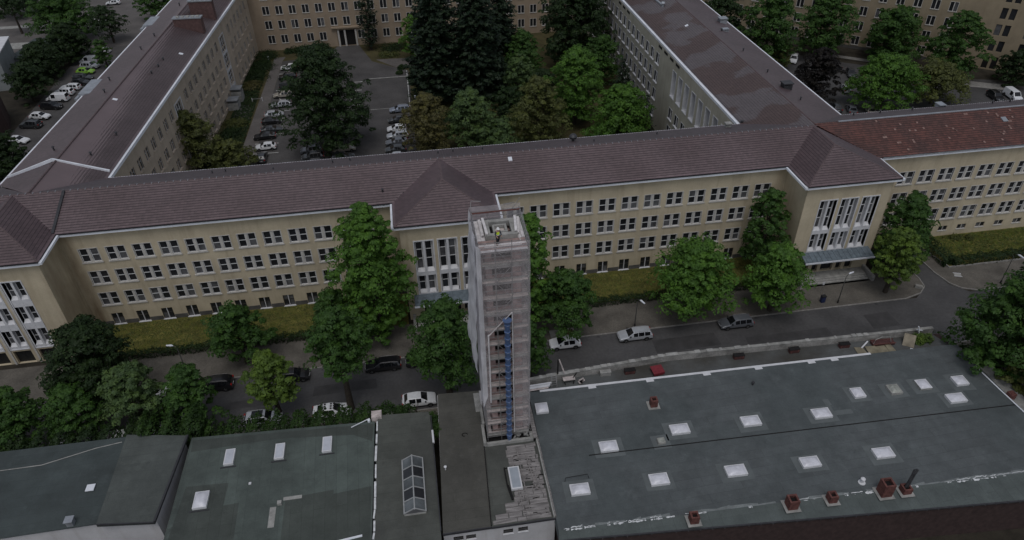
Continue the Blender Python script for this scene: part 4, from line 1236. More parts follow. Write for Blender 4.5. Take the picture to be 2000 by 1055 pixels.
for c in pairs:
    for i in (0, 1):
        for z in (15.4, 11.7, 8.0, 4.35): add_window('pair_dark', tb, (c + i * 1.75, 0, z))
        q = MB(); q.box(c + i * 1.75, c + i * 1.75 + 1.2, 0.12, 0.18, 0.3, 3.1); q.box(c + i * 1.75 + 0.57, c + i * 1.75 + 0.63, 0.1, 0.12, 0.35, 3.0); link('door', q.mesh('door', BLACK), tb)
q = MB(); q.prism([(-50.5, -0.7), (60.5, -0.7), (60.5, 14.5), (-50.5, 14.5)], 20.5, 21.2); link('roof', q.mesh('roof', TILE), tb)
q = MB(); q.box(-50, 22, -0.06, -0.005, 0, 0.75); link('plinth', q.mesh('plinth', PLINTH), tb)

# ================================================================== BUILDINGS AT THE LEFT EDGE
gb = thing('flat_roofed_building', 'plain grey rendered block with a rounded white roof edge at the far left', 'building', (-104, 181, 0))
q = MB(); q.prism([(-120, 172), (-92.5, 176.5), (-95.3, 190), (-120, 190)], 0, 8.0); link('wall', q.mesh('wall', GREYWALL), gb)
q = MB(); q.prism([(-120.4, 171.7), (-93.0, 176.2), (-92.3, 176.9), (-95.0, 190.3), (-120.4, 190.4)], 8.0, 8.25); q.prism([(-120, 176), (-98, 179.4), (-99.2, 187), (-120, 187)], 8.25, 9.6); link('roof', q.mesh('roof', TRIM), gb)
q = MB(); q.box(-120, -99.5, 178.7, 179.1, 8.6, 9.3); link('window_band', q.mesh('window_band', GLASS), gb)
ab = thing('low_annex', 'low grey flat roofed annex beside the grey block', 'building', (-93, 186, 0))
q = MB(); q.prism([(-96, 188), (-88, 187), (-86, 201), (-95, 202)], 0, 3.4); link('wall', q.mesh('wall', GREYWALL), ab)
q = MB(); q.prism([(-96.2, 187.8), (-87.8, 186.8), (-85.8, 201.2), (-95.2, 202.2)], 3.4, 3.65); link('roof', q.mesh('roof', FELT_DARK), ab)
db = thing('brick_building', 'dark brick building with a pale roof edge at the left border', 'building', (-92, 148, 0))
q = MB(); q.prism([(-110, 140), (-84.5, 142), (-84.0, 153), (-87, 160.5), (-110, 160.5)], 0, 8.0); link('wall', q.mesh('wall', DARKBRICK), db)
q = MB(); q.prism([(-110.2, 139.8), (-84.3, 141.8), (-83.8, 153.1), (-86.9, 160.7), (-110.2, 160.7)], 8.0, 8.12); link('roof', q.mesh('roof', FELT_MID), db)
q = MB(); q.bar((-84.0, 142, 8.2), (-83.7, 153, 8.2), 0.4, 0.2); q.bar((-83.7, 153, 8.2), (-87, 160.7, 8.2), 0.4, 0.2); q.bar((-87, 160.6, 8.2), (-110, 160.6, 8.2), 0.4, 0.2); link('parapet_cap', q.mesh('parapet_cap', TRIM), db)

# ================================================================== HALL WITH THE BIG FELT ROOF
HZ = 5.5
hall = thing('workshop_hall', 'large hall with dark grey felt roof studded with white dome skylights, in front right', 'building', (36, 46, 0))
N0, N1 = (9.7, 56.15), (62.3, 55.3)
S0, S1 = (9.5, 38.3), (63.0, 36.85)
G0, G1 = (9.35, 37.4), (63.2, 33.7)
q = MB()
q.prism([(9.7, 37.4), (63, 33.9), (62.1, 55.1), (9.8, 55.9)], -0.05, HZ - 0.35)
q.prism([(9.8, 55.9), (62.1, 55.1), (62.0, 57.9), (27, 58.9), (9.8, 57.7)], -0.05, HZ - 0.55)
link('wall', q.mesh('wall', DARKBRICK), hall)
rb = MB()
rb.poly([(*S0, HZ), (*S1, HZ), (*N1, HZ), (*N0, HZ)])
for a, b in ((N0, N1),): rb.poly([(*a, HZ), (*b, HZ), (*b, HZ - 0.4), (*a, HZ - 0.4)])
rb.poly([(*S1, HZ), (*G1, HZ - .3), (*G1, HZ - .7), (*N1, HZ - .7), (*N1, HZ)]); rb.poly([(*G0, HZ - .28), (*S0, HZ), (*N0, HZ), (*N0, HZ - .7), (*G0, HZ - .7)])
hroof = link('roof', rb.mesh('roof', FELT), hall)
q = MB(); q.poly([(*G0, HZ - 0.28), (*G1, HZ - 0.30), (*S1, HZ), (*S0, HZ)]); link('lower_roof', q.mesh('lower_roof', FELT_LOW), hroof)
q = MB(); q.bar((*G0, HZ - 0.34), (*G1, HZ - 0.36), 0.16, 0.14)
for i in range(46):
    t = (i + .5) / 46; x = G0[0] + t * (G1[0] - G0[0]); y = G0[1] + t * (G1[1] - G0[1]); q.bar((x, y - 0.16, HZ - 0.42), (x, y + 0.1, HZ - 0.26), 0.05)
link('gutter', q.mesh('gutter', GUTTER), hroof)
q = MB(); q.bar((14.4, 46.35, HZ + 0.012), (62.6, 45.3, HZ + 0.012), 0.11, 0.03); link('felt_seam', q.mesh('felt_seam', BLACK), hroof)
q = MB()
def along(a, b, t): return (a[0] + (b[0] - a[0]) * t, a[1] + (b[1] - a[1]) * t)
a, b = along(N0, N1, 0.025), along(N0, N1, 0.79)
q.bar((*a, HZ + 0.014), (*b, HZ + 0.014), 0.30, 0.03)
for t in (0.14, 0.27, 0.40, 0.52, 0.645, 0.70):
    c = along(N0, N1, t); q.box(c[0] - 0.45, c[0] + 0.45, c[1] - 0.5, c[1] - 0.12, HZ + 0.004, HZ + 0.022)
link('edge_flashing', q.mesh('edge_flashing', TRIM), hroof)
rr = random.Random(40)
q = MB(); x = 9.9
while x < 62.4:
    L = rr.uniform(.6, 2.2); t = (x - S0[0]) / (S1[0] - S0[0]); y = S0[1] + (S1[1] - S0[1]) * t
    if rr.random() < .85: q.poly([(x, y + rr.uniform(.0, .02), HZ + .003), (x + L, y - .01, HZ + .003), (x + L, y + rr.uniform(.15, .42), HZ + .003), (x, y + rr.uniform(.15, .42), HZ + .003)])
    x += L
o = link('lime_wash', q.mesh('lime_wash', LIMEWASH), hroof); o['kind'] = 'stuff'
rr = random.Random(4)
q = MB(); x = 10.0
while x < 62.5:
    L = rr.uniform(.2, 1.6)
    dens = 1 if (x < 24 or x > 31) else .35
    if rr.random() < 0.75 * dens and not (38 < x < 45 and rr.random() < .6):
        t = (x - S0[0]) / (S1[0] - S0[0]); y = S0[1] + (S1[1] - S0[1]) * t + rr.uniform(-.04, .05)
        n = 7; w = rr.uniform(.10, .28) if x > 44 or x < 20 else rr.uniform(.06, .18)
        up = [(x + L * i / n, y + w * rr.uniform(.3, 1), HZ + 0.008) for i in range(n + 1)]; lo = [(x + L * i / n, y - w * rr.uniform(.2, 1), HZ + 0.004 - 0.02) for i in range(n + 1)]
        for i in range(n): q.poly([lo[i], lo[i + 1], up[i + 1], up[i]])
    x += L + rr.uniform(0, .5)
o = link('lime_streak', q.mesh('lime_streak', LIME), hroof); o['kind'] = 'stuff'
# dome skylights (x, y, width, depth, dirty, patch)
def dome_mesh(w, d, h=0.28):
    q = MB(); n = 8; V = []
    for j in range(n + 1):
        for i in range(n + 1):
            u, v = i / n * 2 - 1, j / n * 2 - 1
            V.append((u * w / 2, v * d / 2, h * (1 - abs(u) ** 3.2) * (1 - abs(v) ** 3.2)))
    q.v = V
    for j in range(n):
        for i in range(n): q.f.append((j * (n + 1) + i, j * (n + 1) + i + 1, (j + 1) * (n + 1) + i + 1, (j + 1) * (n + 1) + i)); q.mi.append(0)
    return q
SKY = [(10.73, 53.4, 1.45, 1.5, 0, 0), (16.65, 47.0, 2.05, 1.35, 0, 1), (24.76, 48.0, 2.15, 1.35, 0, 1), (32.72, 47.8, 2.15, 1.35, 0, 1), (40.75, 47.55, 2.1, 1.3, 0, 2),
       (46.24, 49.7, 1.4, 1.5, 0, 1), (50.55, 49.5, 1.4, 1.45, 1, 1), (54.19, 49.65, 1.4, 1.5, 2, 1), (58.64, 49.5, 1.5, 1.5, 0, 1), (56.53, 47.15, 2.1, 1.3, 0, 1),
       (12.47, 42.3, 2.05, 1.35, 0, 1), (20.56, 42.15, 2.1, 1.35, 0, 1), (28.54, 41.9, 2.15, 1.35, 0, 1), (36.41, 41.65, 2.1, 1.3, 0, 1), (44.37, 41.5, 2.1, 1.3, 0, 1)]
for (x, y, w, d, dirty, patch) in SKY:
    w *= rr.uniform(.86, .93); d *= rr.uniform(.84, .92)
    c = MB(); c.box(-w / 2 - .04, w / 2 + .04, -d / 2 - .04, d / 2 + .04, 0, 0.26)
    s = link('skylight', c.mesh('skylight', [TRIM if not dirty else CONC]), hroof, (x, y, HZ), R(-1.3))
    if patch:
        p = MB(); px, py = w / 2 + rr.uniform(.55, .8), d / 2 + rr.uniform(.45, .7)
        p.poly([(-px, -py, .006), (px, -py + rr.uniform(-.1, .1), .006), (px, py, .006), (-px, py, .006)])
        if patch == 2: p.poly([(px, -.35, .006), (px + 2.0, -.35, .006), (px + 2.0, .3, .006), (px, .3, .006)]); p.poly([(px * .7, py, .006), (px * .7 + .7, py, .006), (px * .7 + .7, py + .9, .006), (px * .7, py + .9, .006)])
        link('felt_patch', p.mesh('felt_patch', FELT_PATCH), s)
    dm = link('dome', dome_mesh(w, d).mesh('dome', ACRYL if dirty != 1 else ACRYL_DIRTY, 180), s, (0, 0, 0.262))
    fr = MB()
    for sx in (-1, 1): fr.box(sx * w / 2 - .05, sx * w / 2 + .05, -d / 2 - .05, d / 2 + .05, .255, .30)
    for sy in (-1, 1): fr.box(-w / 2 + .05, w / 2 - .05, sy * d / 2 - .05, sy * d / 2 + .05, .255, .30)
    link('dome_frame', fr.mesh('dome_frame', TRIM if dirty != 1 else CONC), s)
c = MB(); c.box(-.4, .4, -.35, .35, 0, .3); s = link('roof_hatch', c.mesh('roof_hatch', CONC), hroof, (22.31, 46.8, HZ)); p = MB(); p.poly([(-.95, -.9, .006), (.95, -.9, .006), (.95, .9, .006), (-.95, .9, .006)]); link('felt_patch', p.mesh('felt_patch', FELT_PATCH), s)
c = MB(); c.box(-.33, .33, -.28, .28, .3, .34); link('hatch_lid', c.mesh('hatch_lid', ACRYL_DIRTY), s)
q = MB(); q.tube([(11.2, 43.4, HZ + .25), (11.3, 43.7, HZ + .4), (13.6, 43.8, HZ + .4), (13.7, 43.5, HZ + .1)], .035, 5); link('cable', q.mesh('cable', BLACK), hroof)
# brick chimneys along the roof
for (x, y, w, h) in ((23.1, 51.9, .75, 1.05), (22.35, 37.2, .8, 1.0), (32.2, 37.2, .95, 1.25), (36.35, 37.2, .8, .95), (41.8, 37.1, 1.05, 1.75), (43.95, 36.95, .85, .75)):
    c = MB(); nb = int(h / .12)
    for i in range(nb):
        j = 0.012 * (i % 2)
        for (xa, xb, ya, yb) in ((-w / 2, w / 2, -w / 2, -w / 2 + .16), (-w / 2, w / 2, w / 2 - .16, w / 2), (-w / 2, -w / 2 + .16, -w / 2 + .16, w / 2 - .16), (w / 2 - .16, w / 2, -w / 2 + .16, w / 2 - .16)):
            c.box(xa - j * (xa < -w / 2 + .01), xb + j * (xb > w / 2 - .01), ya, yb, i * h / nb - (.2 if i == 0 else 0), (i + .9) * h / nb)
    s = link('chimney', c.mesh('chimney', BRICKRED), hroof, (x, y, HZ), R(-2))
    c = MB(); c.box(-w / 2 + .15, w / 2 - .15, -w / 2 + .15, w / 2 - .15, -.2, h - .35); link('chimney_flue', c.mesh('chimney_flue', BLACK), s)
    c = MB(); c.box(-w / 2 - .28, w / 2 + .28, -w / 2 - .26, w / 2 + .26, 0.001, .035); link('chimney_apron', c.mesh('chimney_apron', CONC), s)
q = MB()
for dx in (0, .22): q.tube([(43.85 + dx, 37.0, HZ + .5), (44.3 + dx, 37.3, HZ + 2.4)], .11, 8); q.tube([(44.22 + dx, 37.25, HZ + 2.3), (44.38 + dx, 37.35, HZ + 2.75)], .14, 8)
link('metal_flue', q.mesh('metal_flue', GUTTER, 40), hroof)
q = MB(); q.lathe([(.36, 0), (.36, .03), (.14, .05), (.14, .5), (.24, .52), (.24, .6), (.1, .72)], (40.36, 38.6, HZ), 10); link('vent_pipe', q.mesh('vent_pipe', TRIM, 40), hroof)
q = MB(); q.lathe([(.1, 0), (.1, .35), (.2, .37), (.15, .5)], (35.26, 53, HZ), 8); link('vent_pipe', q.mesh('vent_pipe', GUTTER), hroof)
# parapet towards the street and the low terrace behind it
pp = [(9.9, 57.8), (27, 59.0), (61.0, 58.1)]
q = MB()
for a, b in zip(pp, pp[1:]): q.bar((*a, HZ - .22), (*b, HZ - .22), .34, 1.2)
link('parapet', q.mesh('parapet', mat('parapet_concrete', (0.26, 0.25, 0.235), .9, .5, .6, fine=.5)), hall)
q = MB()
for a, b in zip(pp, pp[1:]): q.bar((*a, HZ + .4), (*b, HZ + .4), .42, .06)
link('parapet_coping', q.mesh('parapet_coping', mat('coping', (0.24, .235, .22), .9, .4, 1.2)), hall)
rr = random.Random(12)
for i in range(34):
    t = rr.random(); x = 11 + t * 41; y = 57.8 + (x - 9.9) / 17.1 * 1.2 if x < 27 else 59.0 - (x - 27) / 34 * .9
    q = MB(); q.box(x, x + rr.uniform(.2, .9), y - .25, y + .25, HZ + .43 + i * .0004, HZ + .46 + rr.random() * .05); link('coping_slab', q.mesh('coping_slab', CONC), hall)
q = MB(); q.poly([(9.9, 56.2, HZ - .5), (62, 55.4, HZ - .5), (61, 58.1, HZ - .5), (27, 59, HZ - .5), (9.9, 57.8, HZ - .5)]); link('terrace', q.mesh('terrace', mat_membrane('terrace_felt', (.10, .105, .105), (.055, .052, .045))), hall)
# right hand end: upstand, pipe and a lower strip
q = MB(); q.prism([(62.2, 40), (64.6, 40), (64.4, 51.5), (62.15, 51.5)], -.05, HZ - .25); link('side_strip', q.mesh('side_strip', CONC), hall)
q = MB(); q.tube([(62.0, 51.4, HZ + .1), (62.25, 47.5, HZ + .1), (62.6, 43.5, HZ + .1)], .07, 6); link('pipe', q.mesh('pipe', EAVE), hroof)
q = MB(); q.box(62.5, 63.2, 46.2, 46.9, HZ - .3, HZ + .5); q.box(62.65, 63.05, 46.35, 46.75, HZ + .5, HZ + .56); link('chimney', q.mesh('chimney', BRICKRED), hroof)

# things lying on the terrace
def block(name, label, cat, pieces, mt, loc, rot=0.0, group=None):
    """a small solid object made of named box/bar parts (name, builder, material)"""
    t = thing(name, label, cat, loc, rot, group, world=False)
    for nm, fn, mm in pieces:
        b = MB(); fn(b); link(nm, b.mesh(nm, mm), t)
    return t
TZ = HZ - .5
block('dust_sheet_crate', 'bright crimson covered crate on the terrace beside the roof edge', 'crate', [('body', lambda b: b.box(-.62, .62, -.5, .5, 0, .5), RUSTRED), ('cover', lambda b: (b.poly([(-.72, -.62, .52), (.7, -.6, .5), (.74, .58, .6), (-.68, .62, .62)]), b.poly([(-.72, -.62, .52), (-.66, -.6, .12), (.66, -.58, .1), (.7, -.6, .5)])), mat('crimson_sheet', (.17, .022, .03), .7, .25, 4))], None, (25.3, 57.2, TZ), R(8))
for i, (x, y, lb) in enumerate(((19.2, 57.9, 'small grey crate against parapet, far left of the row'), (22.1, 57.7, 'brown crate against the parapet left of the crimson crate'), (35.7, 57.9, 'brown crate against the parapet below the dark grey parked car'), (42.7, 57.8, 'brown crate standing midway along the right part of the parapet'), (49.1, 57.6, 'brown crate against the parapet nearest the heap of boards'))):
    block('wooden_crate', lb, 'crate', [('body', lambda b: b.box(-.62, .62, -.25, .25, 0, .52), CONC if i == 0 else RUSTRED), ('lid', lambda b: b.box(-.66, .66, -.29, .29, .525, .59), BLACK if i else CONC), ('batten', lambda b: (b.box(-.5, -.4, -.28, -.251, .02, .5), b.box(.4, .5, -.28, -.251, .02, .5)), BRICKRED if i else CONC)], None, (x, y, TZ), R(-2 + 3 * (i % 2)), 'crates along the parapet')
block('ladder_frame', 'short grey steel ladder leaning on the parapet near the tower', 'ladder', [('rail', lambda b: b.bar((-.3, -.4, 0), (-.3, .3, 1.3), .06), STEEL), ('rail', lambda b: b.bar((.3, -.4, 0), (.3, .3, 1.3), .06), STEEL)] + [('rung', (lambda k: lambda b: b.bar((-.3, -.4 + .7 * k, 1.3 * k), (.3, -.4 + .7 * k, 1.3 * k), .05))(k), STEEL) for k in (.2, .4, .6, .8)], None, (12.9, 57.3, TZ))
block('timber_post', 'dark post with a pale timber strut standing on the parapet by the tower', 'post', [('post', lambda b: b.box(-.07, .07, -.07, .07, 0, 2.3), BLACK), ('strut', lambda b: b.bar((.12, -.02, 2.35), (.75, -.3, .3), .13, .1), WOODY)], None, (13.5, 58.05, HZ + .4))
block('plank_stack', 'white boards stacked beside the tower foot at the roof edge', 'boards', [('board', (lambda k: lambda b: b.bar((-1.2 + .1 * k, -.25 + .22 * k, .06 + .07 * (k % 2)), (1.2 + .15 * k, -.15 + .22 * k, .06 + .07 * (k % 2)), .2, .06))(k), TRIM if k else WOODY) for k in range(4)], None, (10.9, 56.6, TZ + .5))
block('cable_drum', 'pale round cable coil resting on the terrace left of the crates', 'coil', [('coil', lambda b: b.tube([(.35 * math.cos(a / 10 * 6.283), .08 * math.sin(a * 1.7), .42 + .35 * math.sin(a / 10 * 6.283)) for a in range(11)], .085, 6), WOODY), ('core', lambda b: b.box(-.1, .1, -.1, .1, 0, .5), BLACK)], None, (16.1, 57.0, TZ), R(20))
block('scrap_table', 'brown trestle with leaning struts on the terrace next to the cable coil', 'trestle', [('top', lambda b: b.box(-.7, .7, -.3, .3, .6, .68), WOODY)] + [('leg', (lambda sx, sy: lambda b: b.bar((sx * .6, sy * .25, .6), (sx * .45, sy * .35, 0), .07))(sx, sy), BLACK) for sx in (-1, 1) for sy in (-1, 1)] + [('strut', lambda b: b.bar((.5, 0, .7), (.9, .1, 1.3), .08), BLACK)], None, (14.7, 57.4, TZ))
block('board_pile', 'olive plywood sheets laid on the terrace at its right end', 'boards', [('board', (lambda x, w, z, r: lambda b: b.prism([(x, -.75 + r), (x + w, -.8), (x + w - .1, .7), (x + .1, .75 + r)], z, z + .06))(x, w, z, r), mat('plywood', (.21, .185, .13), .9, .3, 1)) for x, w, z, r in ((-1.9, 1.2, .04, .1), (-.6, 1.5, .1, 0), (.8, 1.3, .04, -.1), (2.0, .9, .09, .1))], None, (52.0, 56.3, TZ), R(-2))
block('rusty_frame', 'rust brown steel trough with curved handrail on terrace right end', 'trough', [('trough', lambda b: b.box(-1.4, 1.4, -.35, .35, 0, .35), RUSTRED), ('rim', lambda b: (b.box(-1.45, 1.45, -.42, -.352, .3, .42), b.box(-1.45, 1.45, .352, .42, .3, .42)), BRICKRED), ('handrail', lambda b: b.tube([(-1.3, -.2, .35), (-1.2, -.2, 1.0), (-.5, -.2, 1.35), (.6, -.2, 1.25), (.9, -.2, .4)], .04, 6), CONC), ('spout', lambda b: b.bar((-2.9, -.5, .1), (-2.1, -.1, .75), .16, .05), TRIM)], None, (54.0, 57.3, TZ), R(-3))
block('leaning_panel', 'tilted tan panel propped up beside the ivy clump on the terrace', 'panel', [('sheet', lambda b: b.bar((-.5, -.5, .0), (.25, .3, 1.1), 1.3, .06), mat('tan_board', (.23, .20, .15), .9, .3, 1)), ('edge', lambda b: b.bar((-.55, -.9, .05), (-.3, -1.2, .1), .1, .1), TRIM), ('prop', lambda b: b.bar((.3, .3, 1.0), (.6, .1, 0), .07), WOODY)], None, (57.2, 56.9, TZ), R(10))
block('white_post', 'leaning white board sticking up behind the ivy clump', 'board', [('board', lambda b: b.bar((0, 0, 0), (.5, .1, 1.5), .22, .08), EAVE), ('batten', lambda b: b.bar((-.15, 0, .9), (.55, 0, .9), .07), EAVE)], None, (59.0, 57.6, TZ + .3), R(160))

# ================================================================== LEFT ROOFS
ann = thing('lantern_annex', 'narrow flat roofed annex with long gabled glass rooflight left of the tower', 'building', (-4.8, 46, 0))
q = MB(); q.prism([(-8.0, 30), (-1.5, 30), (-1.65, 55.1), (-7.4, 55.5)], -.05, HZ - .06); link('wall', q.mesh('wall', GREYWALL), ann)
q = MB(); q.prism([(-8.05, 30), (-1.45, 30), (-1.62, 55.15), (-7.35, 55.55)], HZ - .055, HZ + .02); ar = link('roof', q.mesh('roof', FELT_OLIVE), ann)
q = MB(); rr = random.Random(2)
y = 31.0
while y < 55:
    L = rr.uniform(.6, 2.0); x = -8.05 + (y - 30) / 25.5 * .68
    q.bar((x - .02 + rr.uniform(-.05, .05), y, HZ + .05), (x + .03, y + L, HZ + .05), rr.uniform(.1, .26), .12); y += L + rr.uniform(0, .5)
link('wall_coping', q.mesh('wall_coping', LIME), ann)
q = MB(); q.bar((-1.5, 40, HZ + .06), (-1.52, 54.5, HZ + .06), .1, .16); link('gutter', q.mesh('gutter', GUTTER), ann)
q = MB(); q.bar((-1.48, 50.6, HZ + .12), (-1.5, 52.3, HZ + .12), .2, .2); link('white_flashing', q.mesh('white_flashing', TRIM), ann)
q = MB(); q.box(-8.0, -6.9, 55.0, 56.0, HZ - .5, HZ + .35); link('chimney', q.mesh('chimney', WOODY), ann)
# the lantern: gabled bars with glass between them
lx0, lx1, ly0, ly1 = -4.85, -2.75, 42.2, 48.7
lan = link('rooflight', (lambda b: (b.box(lx0, lx1, ly0, ly0 + .12, HZ, HZ + .3), b.box(lx0, lx1, ly1 - .12, ly1, HZ, HZ + .3), b.box(lx0, lx0 + .12, ly0 + .12, ly1 - .12, HZ, HZ + .3), b.box(lx1 - .12, lx1, ly0 + .12, ly1 - .12, HZ, HZ + .3), b)[-1])(MB()).mesh('rooflight', CONC), ar)
lc, lzr, lze = (lx0 + lx1) / 2, HZ + .95, HZ + .3
b = MB(); b.bar((lc, ly0 - .05, lzr), (lc, ly1 + .05, lzr), .12, .1)
for x in (lx0, lx1): b.bar((x, ly0, lze + .04), (x, ly1, lze + .04), .12, .1)
for i in range(6):
    y = ly0 + .06 + (ly1 - ly0 - .12) * i / 5
    for x in (lx0, lx1): b.bar((x, y, lze + .05), (lc, y, lzr + .02), .1, .08)
link('glazing_bar', b.mesh('glazing_bar', mat('aluminium', (.38, .385, .385), .5, .15, 3, metal=.3)), lan)
for i in range(5):
    ya = ly0 + .08 + (ly1 - ly0 - .12) * i / 5; yb = ya + (ly1 - ly0 - .12) / 5 - .04
    for x, sx in ((lx0, 1), (lx1, -1)):
        b = MB(); b.poly([(x, ya, lze + .03), (x, yb, lze + .03), (lc, yb, lzr), (lc, ya, lzr)] if sx < 0 else [(x, yb, lze + .03), (x, ya, lze + .03), (lc, ya, lzr), (lc, yb, lzr)])
        link('pane', b.mesh('pane', mat('wired_glass', (.09, .10, .105), .25, .6, .5, spec=.5) if (i in (0, 2, 4)) else GLASS), lan)
for y in (ly0, ly1): b = MB(); b.poly([(lx0, y, lze), (lx1, y, lze), (lc, y, lzr)]); link('gable', b.mesh('gable', GLASS2), lan)

mid = thing('tower_annex', 'white walled annex with dark flat roof, half stripped to bare boards, below the tower', 'building', (4, 46, 0))
wl = MB()
wins = [(.9, 1.85, 4.0, 4.75), (2.1, 3.05, 4.0, 4.75), (5.7, 6.65, 4.0, 4.75), (7.15, 8.1, 4.0, 4.75)]
wins += [(a, b_, .9, 2.4) for a, b_, _, _ in wins]
facade(wl, (-1.3, 39.72, -.05), (1, 0, 0), 10.75, HZ - .1, wins, depth=.18)
wl.prism([(-1.3, 39.95), (9.45, 39.95), (9.45, 57.4), (-.6, 57.6)], -.05, HZ - .15)
wl.poly([(-1.3, 39.95, -.05), (-1.3, 39.72, -.05), (-1.3, 39.72, HZ - .15), (-1.3, 39.95, HZ - .15)]); wl.poly([(9.45, 39.72, -.05), (9.45, 39.95, -.05), (9.45, 39.95, HZ - .15), (9.45, 39.72, HZ - .15)])
link('wall', wl.mesh('wall', WHITEWALL), mid)
for a, b_, z, _ in wins[:4]: add_window('shop', mid, (-1.3 + a, 39.72, z - .05))
q = MB(); q.prism([(-1.33, 39.66), (3.25, 39.66), (3.72, 49.4), (3.98, 55.2), (4.15, 57.35), (-.55, 57.62)], HZ - .14, HZ + .02); dr = link('roof', q.mesh('roof', FELT_BROWN), mid)
q = MB(); q.prism([(3.33, 39.66), (9.5, 39.6), (9.5, 49.2), (3.83, 49.3)], HZ - .145, HZ - .03); er = link('roof', q.mesh('roof', FELT_OLIVE), mid)
q = MB(); q.bar((3.28, 39.8, HZ + .03), (3.77, 49.3, HZ + .03), .09, .14); link('roof_joint', q.mesh('roof_joint', BLACK), mid)
q = MB(); q.box(-1.36, 3.3, 39.6, 39.72, HZ - .2, HZ + .05); q.box(3.3, 9.5, 39.58, 39.7, HZ - .2, HZ + .0); link('roof_edge', q.mesh('roof_edge', GUTTER), mid)
q = MB(); q.lathe([(.06, 0), (.06, .45), (.16, .46), (.16, .54), (.05, .58)], (-.5, 47.0, HZ), 8); link('vent_pipe', q.mesh('vent_pipe', TRIM), dr)
q = MB(); q.tube([(1.9 + .3 * math.cos(a), 51.2 + .22 * math.sin(a), HZ + .05) for a in np.linspace(0, 4.6, 9)], .05, 5); link('cable', q.mesh('cable', BLACK), dr)
q = MB(); q.box(3.45, 4.1, 54.2, 57.0, HZ + .02, HZ + .07); link('felt_patch', q.mesh('felt_patch', CONC), dr)
# bare boards where the felt is stripped: every plank its own piece
rr = random.Random(21)
y = 39.85; k = 0
while y < 48.9:
    hgt = rr.uniform(.44, .60)
    xs = 5.95 + rr.uniform(-.12, .15)
    if y < 40.9: xs = 3.45 + (y - 39.8) * .7
    elif y < 41.6: xs = 4.9
    x = xs
    while x < 9.1:
        L = min(rr.uniform(.9, 3.2), 9.18 - x)
        if L < .25: break
        if not (5.6 < x + L / 2 < 7.1 and 43.2 < y + hgt / 2 < 46.2) and rr.random() > .03:
            b = MB(); t0 = HZ + rr.uniform(0, .05); e = rr.uniform(-.03, .03)
            b.v = [(x, y + .02, HZ - .028), (x + L - .03, y + .02 + e, HZ - .028), (x + L - .03, y + hgt - .03 + e, HZ - .028), (x, y + hgt - .03, HZ - .028),
                   (x + rr.uniform(0, .1), y + .02, t0), (x + L - .03 - rr.uniform(0, .12), y + .02 + e, t0 + rr.uniform(-.02, .02)), (x + L - .03, y + hgt - .03 + e, t0 + .03), (x, y + hgt - .03, t0 + .03)]
            b.f = [(3, 2, 1, 0), (4, 5, 6, 7), (0, 1, 5, 4), (1, 2, 6, 5), (2, 3, 7, 6), (3, 0, 4, 7)]; b.mi = [0] * 6
            link('plank', b.mesh('plank', WOOD), er)
        x += L + rr.uniform(0, .05)
    y += hgt
q = MB()
for i in range(70):
    x = rr.uniform(6.1, 9.0); y = rr.uniform(40.2, 48.8)
    if x < 7.15 and 43.1 < y < 46.2: continue
    L = rr.uniform(.1, .5); q.bar((x, y, HZ + .055), (x + L, y + rr.uniform(-.05, .05), HZ + .058), rr.uniform(.02, .09), .03)
o = link('felt_scrap', q.mesh('felt_scrap', BLACK), er); o['kind'] = 'stuff'
for (a, b_) in (((7.2, 40.2), (7.1, 48.6)), ((8.3, 45.6), (8.75, 42.6)), ((6.35, 47.5), (6.6, 40.8)), ((7.9, 47.6), (8.25, 43.2))):
    q = MB(); q.bar((*a, HZ + .11), (*b_, HZ + .1), .09, .06); link('batten', q.mesh('batten', WOOD), er)
for j, (x0, x1) in enumerate(((9.30, 9.44), (9.47, 9.56))):
    for k in range(6):
        q = MB(); ya = 39.7 + k * 2.45; q.bar(((x0 + x1) / 2 + .03 * (k % 2), ya, HZ + .1), ((x0 + x1) / 2, ya + 2.4, HZ + .12), x1 - x0, .2); link('edge_board', q.mesh('edge_board', WOOD if j else CONC), er)
q = MB(); q.box(5.78, 6.92, 43.35, 46.05, HZ, HZ + .3); sk = link('skylight', q.mesh('skylight', TRIM), er, (0, 0, 0))
q = MB(); q.box(5.92, 6.78, 43.5, 45.9, HZ + .3, HZ + .33); link('pane', q.mesh('pane', mat('blue_grey_glazing', (.33, .36, .40), .3, .1, 1)), sk)
q = MB(); q.bar((5.45, 46.2, HZ + .06), (5.45, 44, HZ + .06), .12, .2); q.bar((5.5, 44, HZ + .06), (5.75, 42.3, HZ + .06), .22, .2); q.bar((5.4, 46.1, HZ + .1), (5.8, 46.1, HZ + .1), .06); link('torn_felt', q.mesh('torn_felt', BLACK), er)

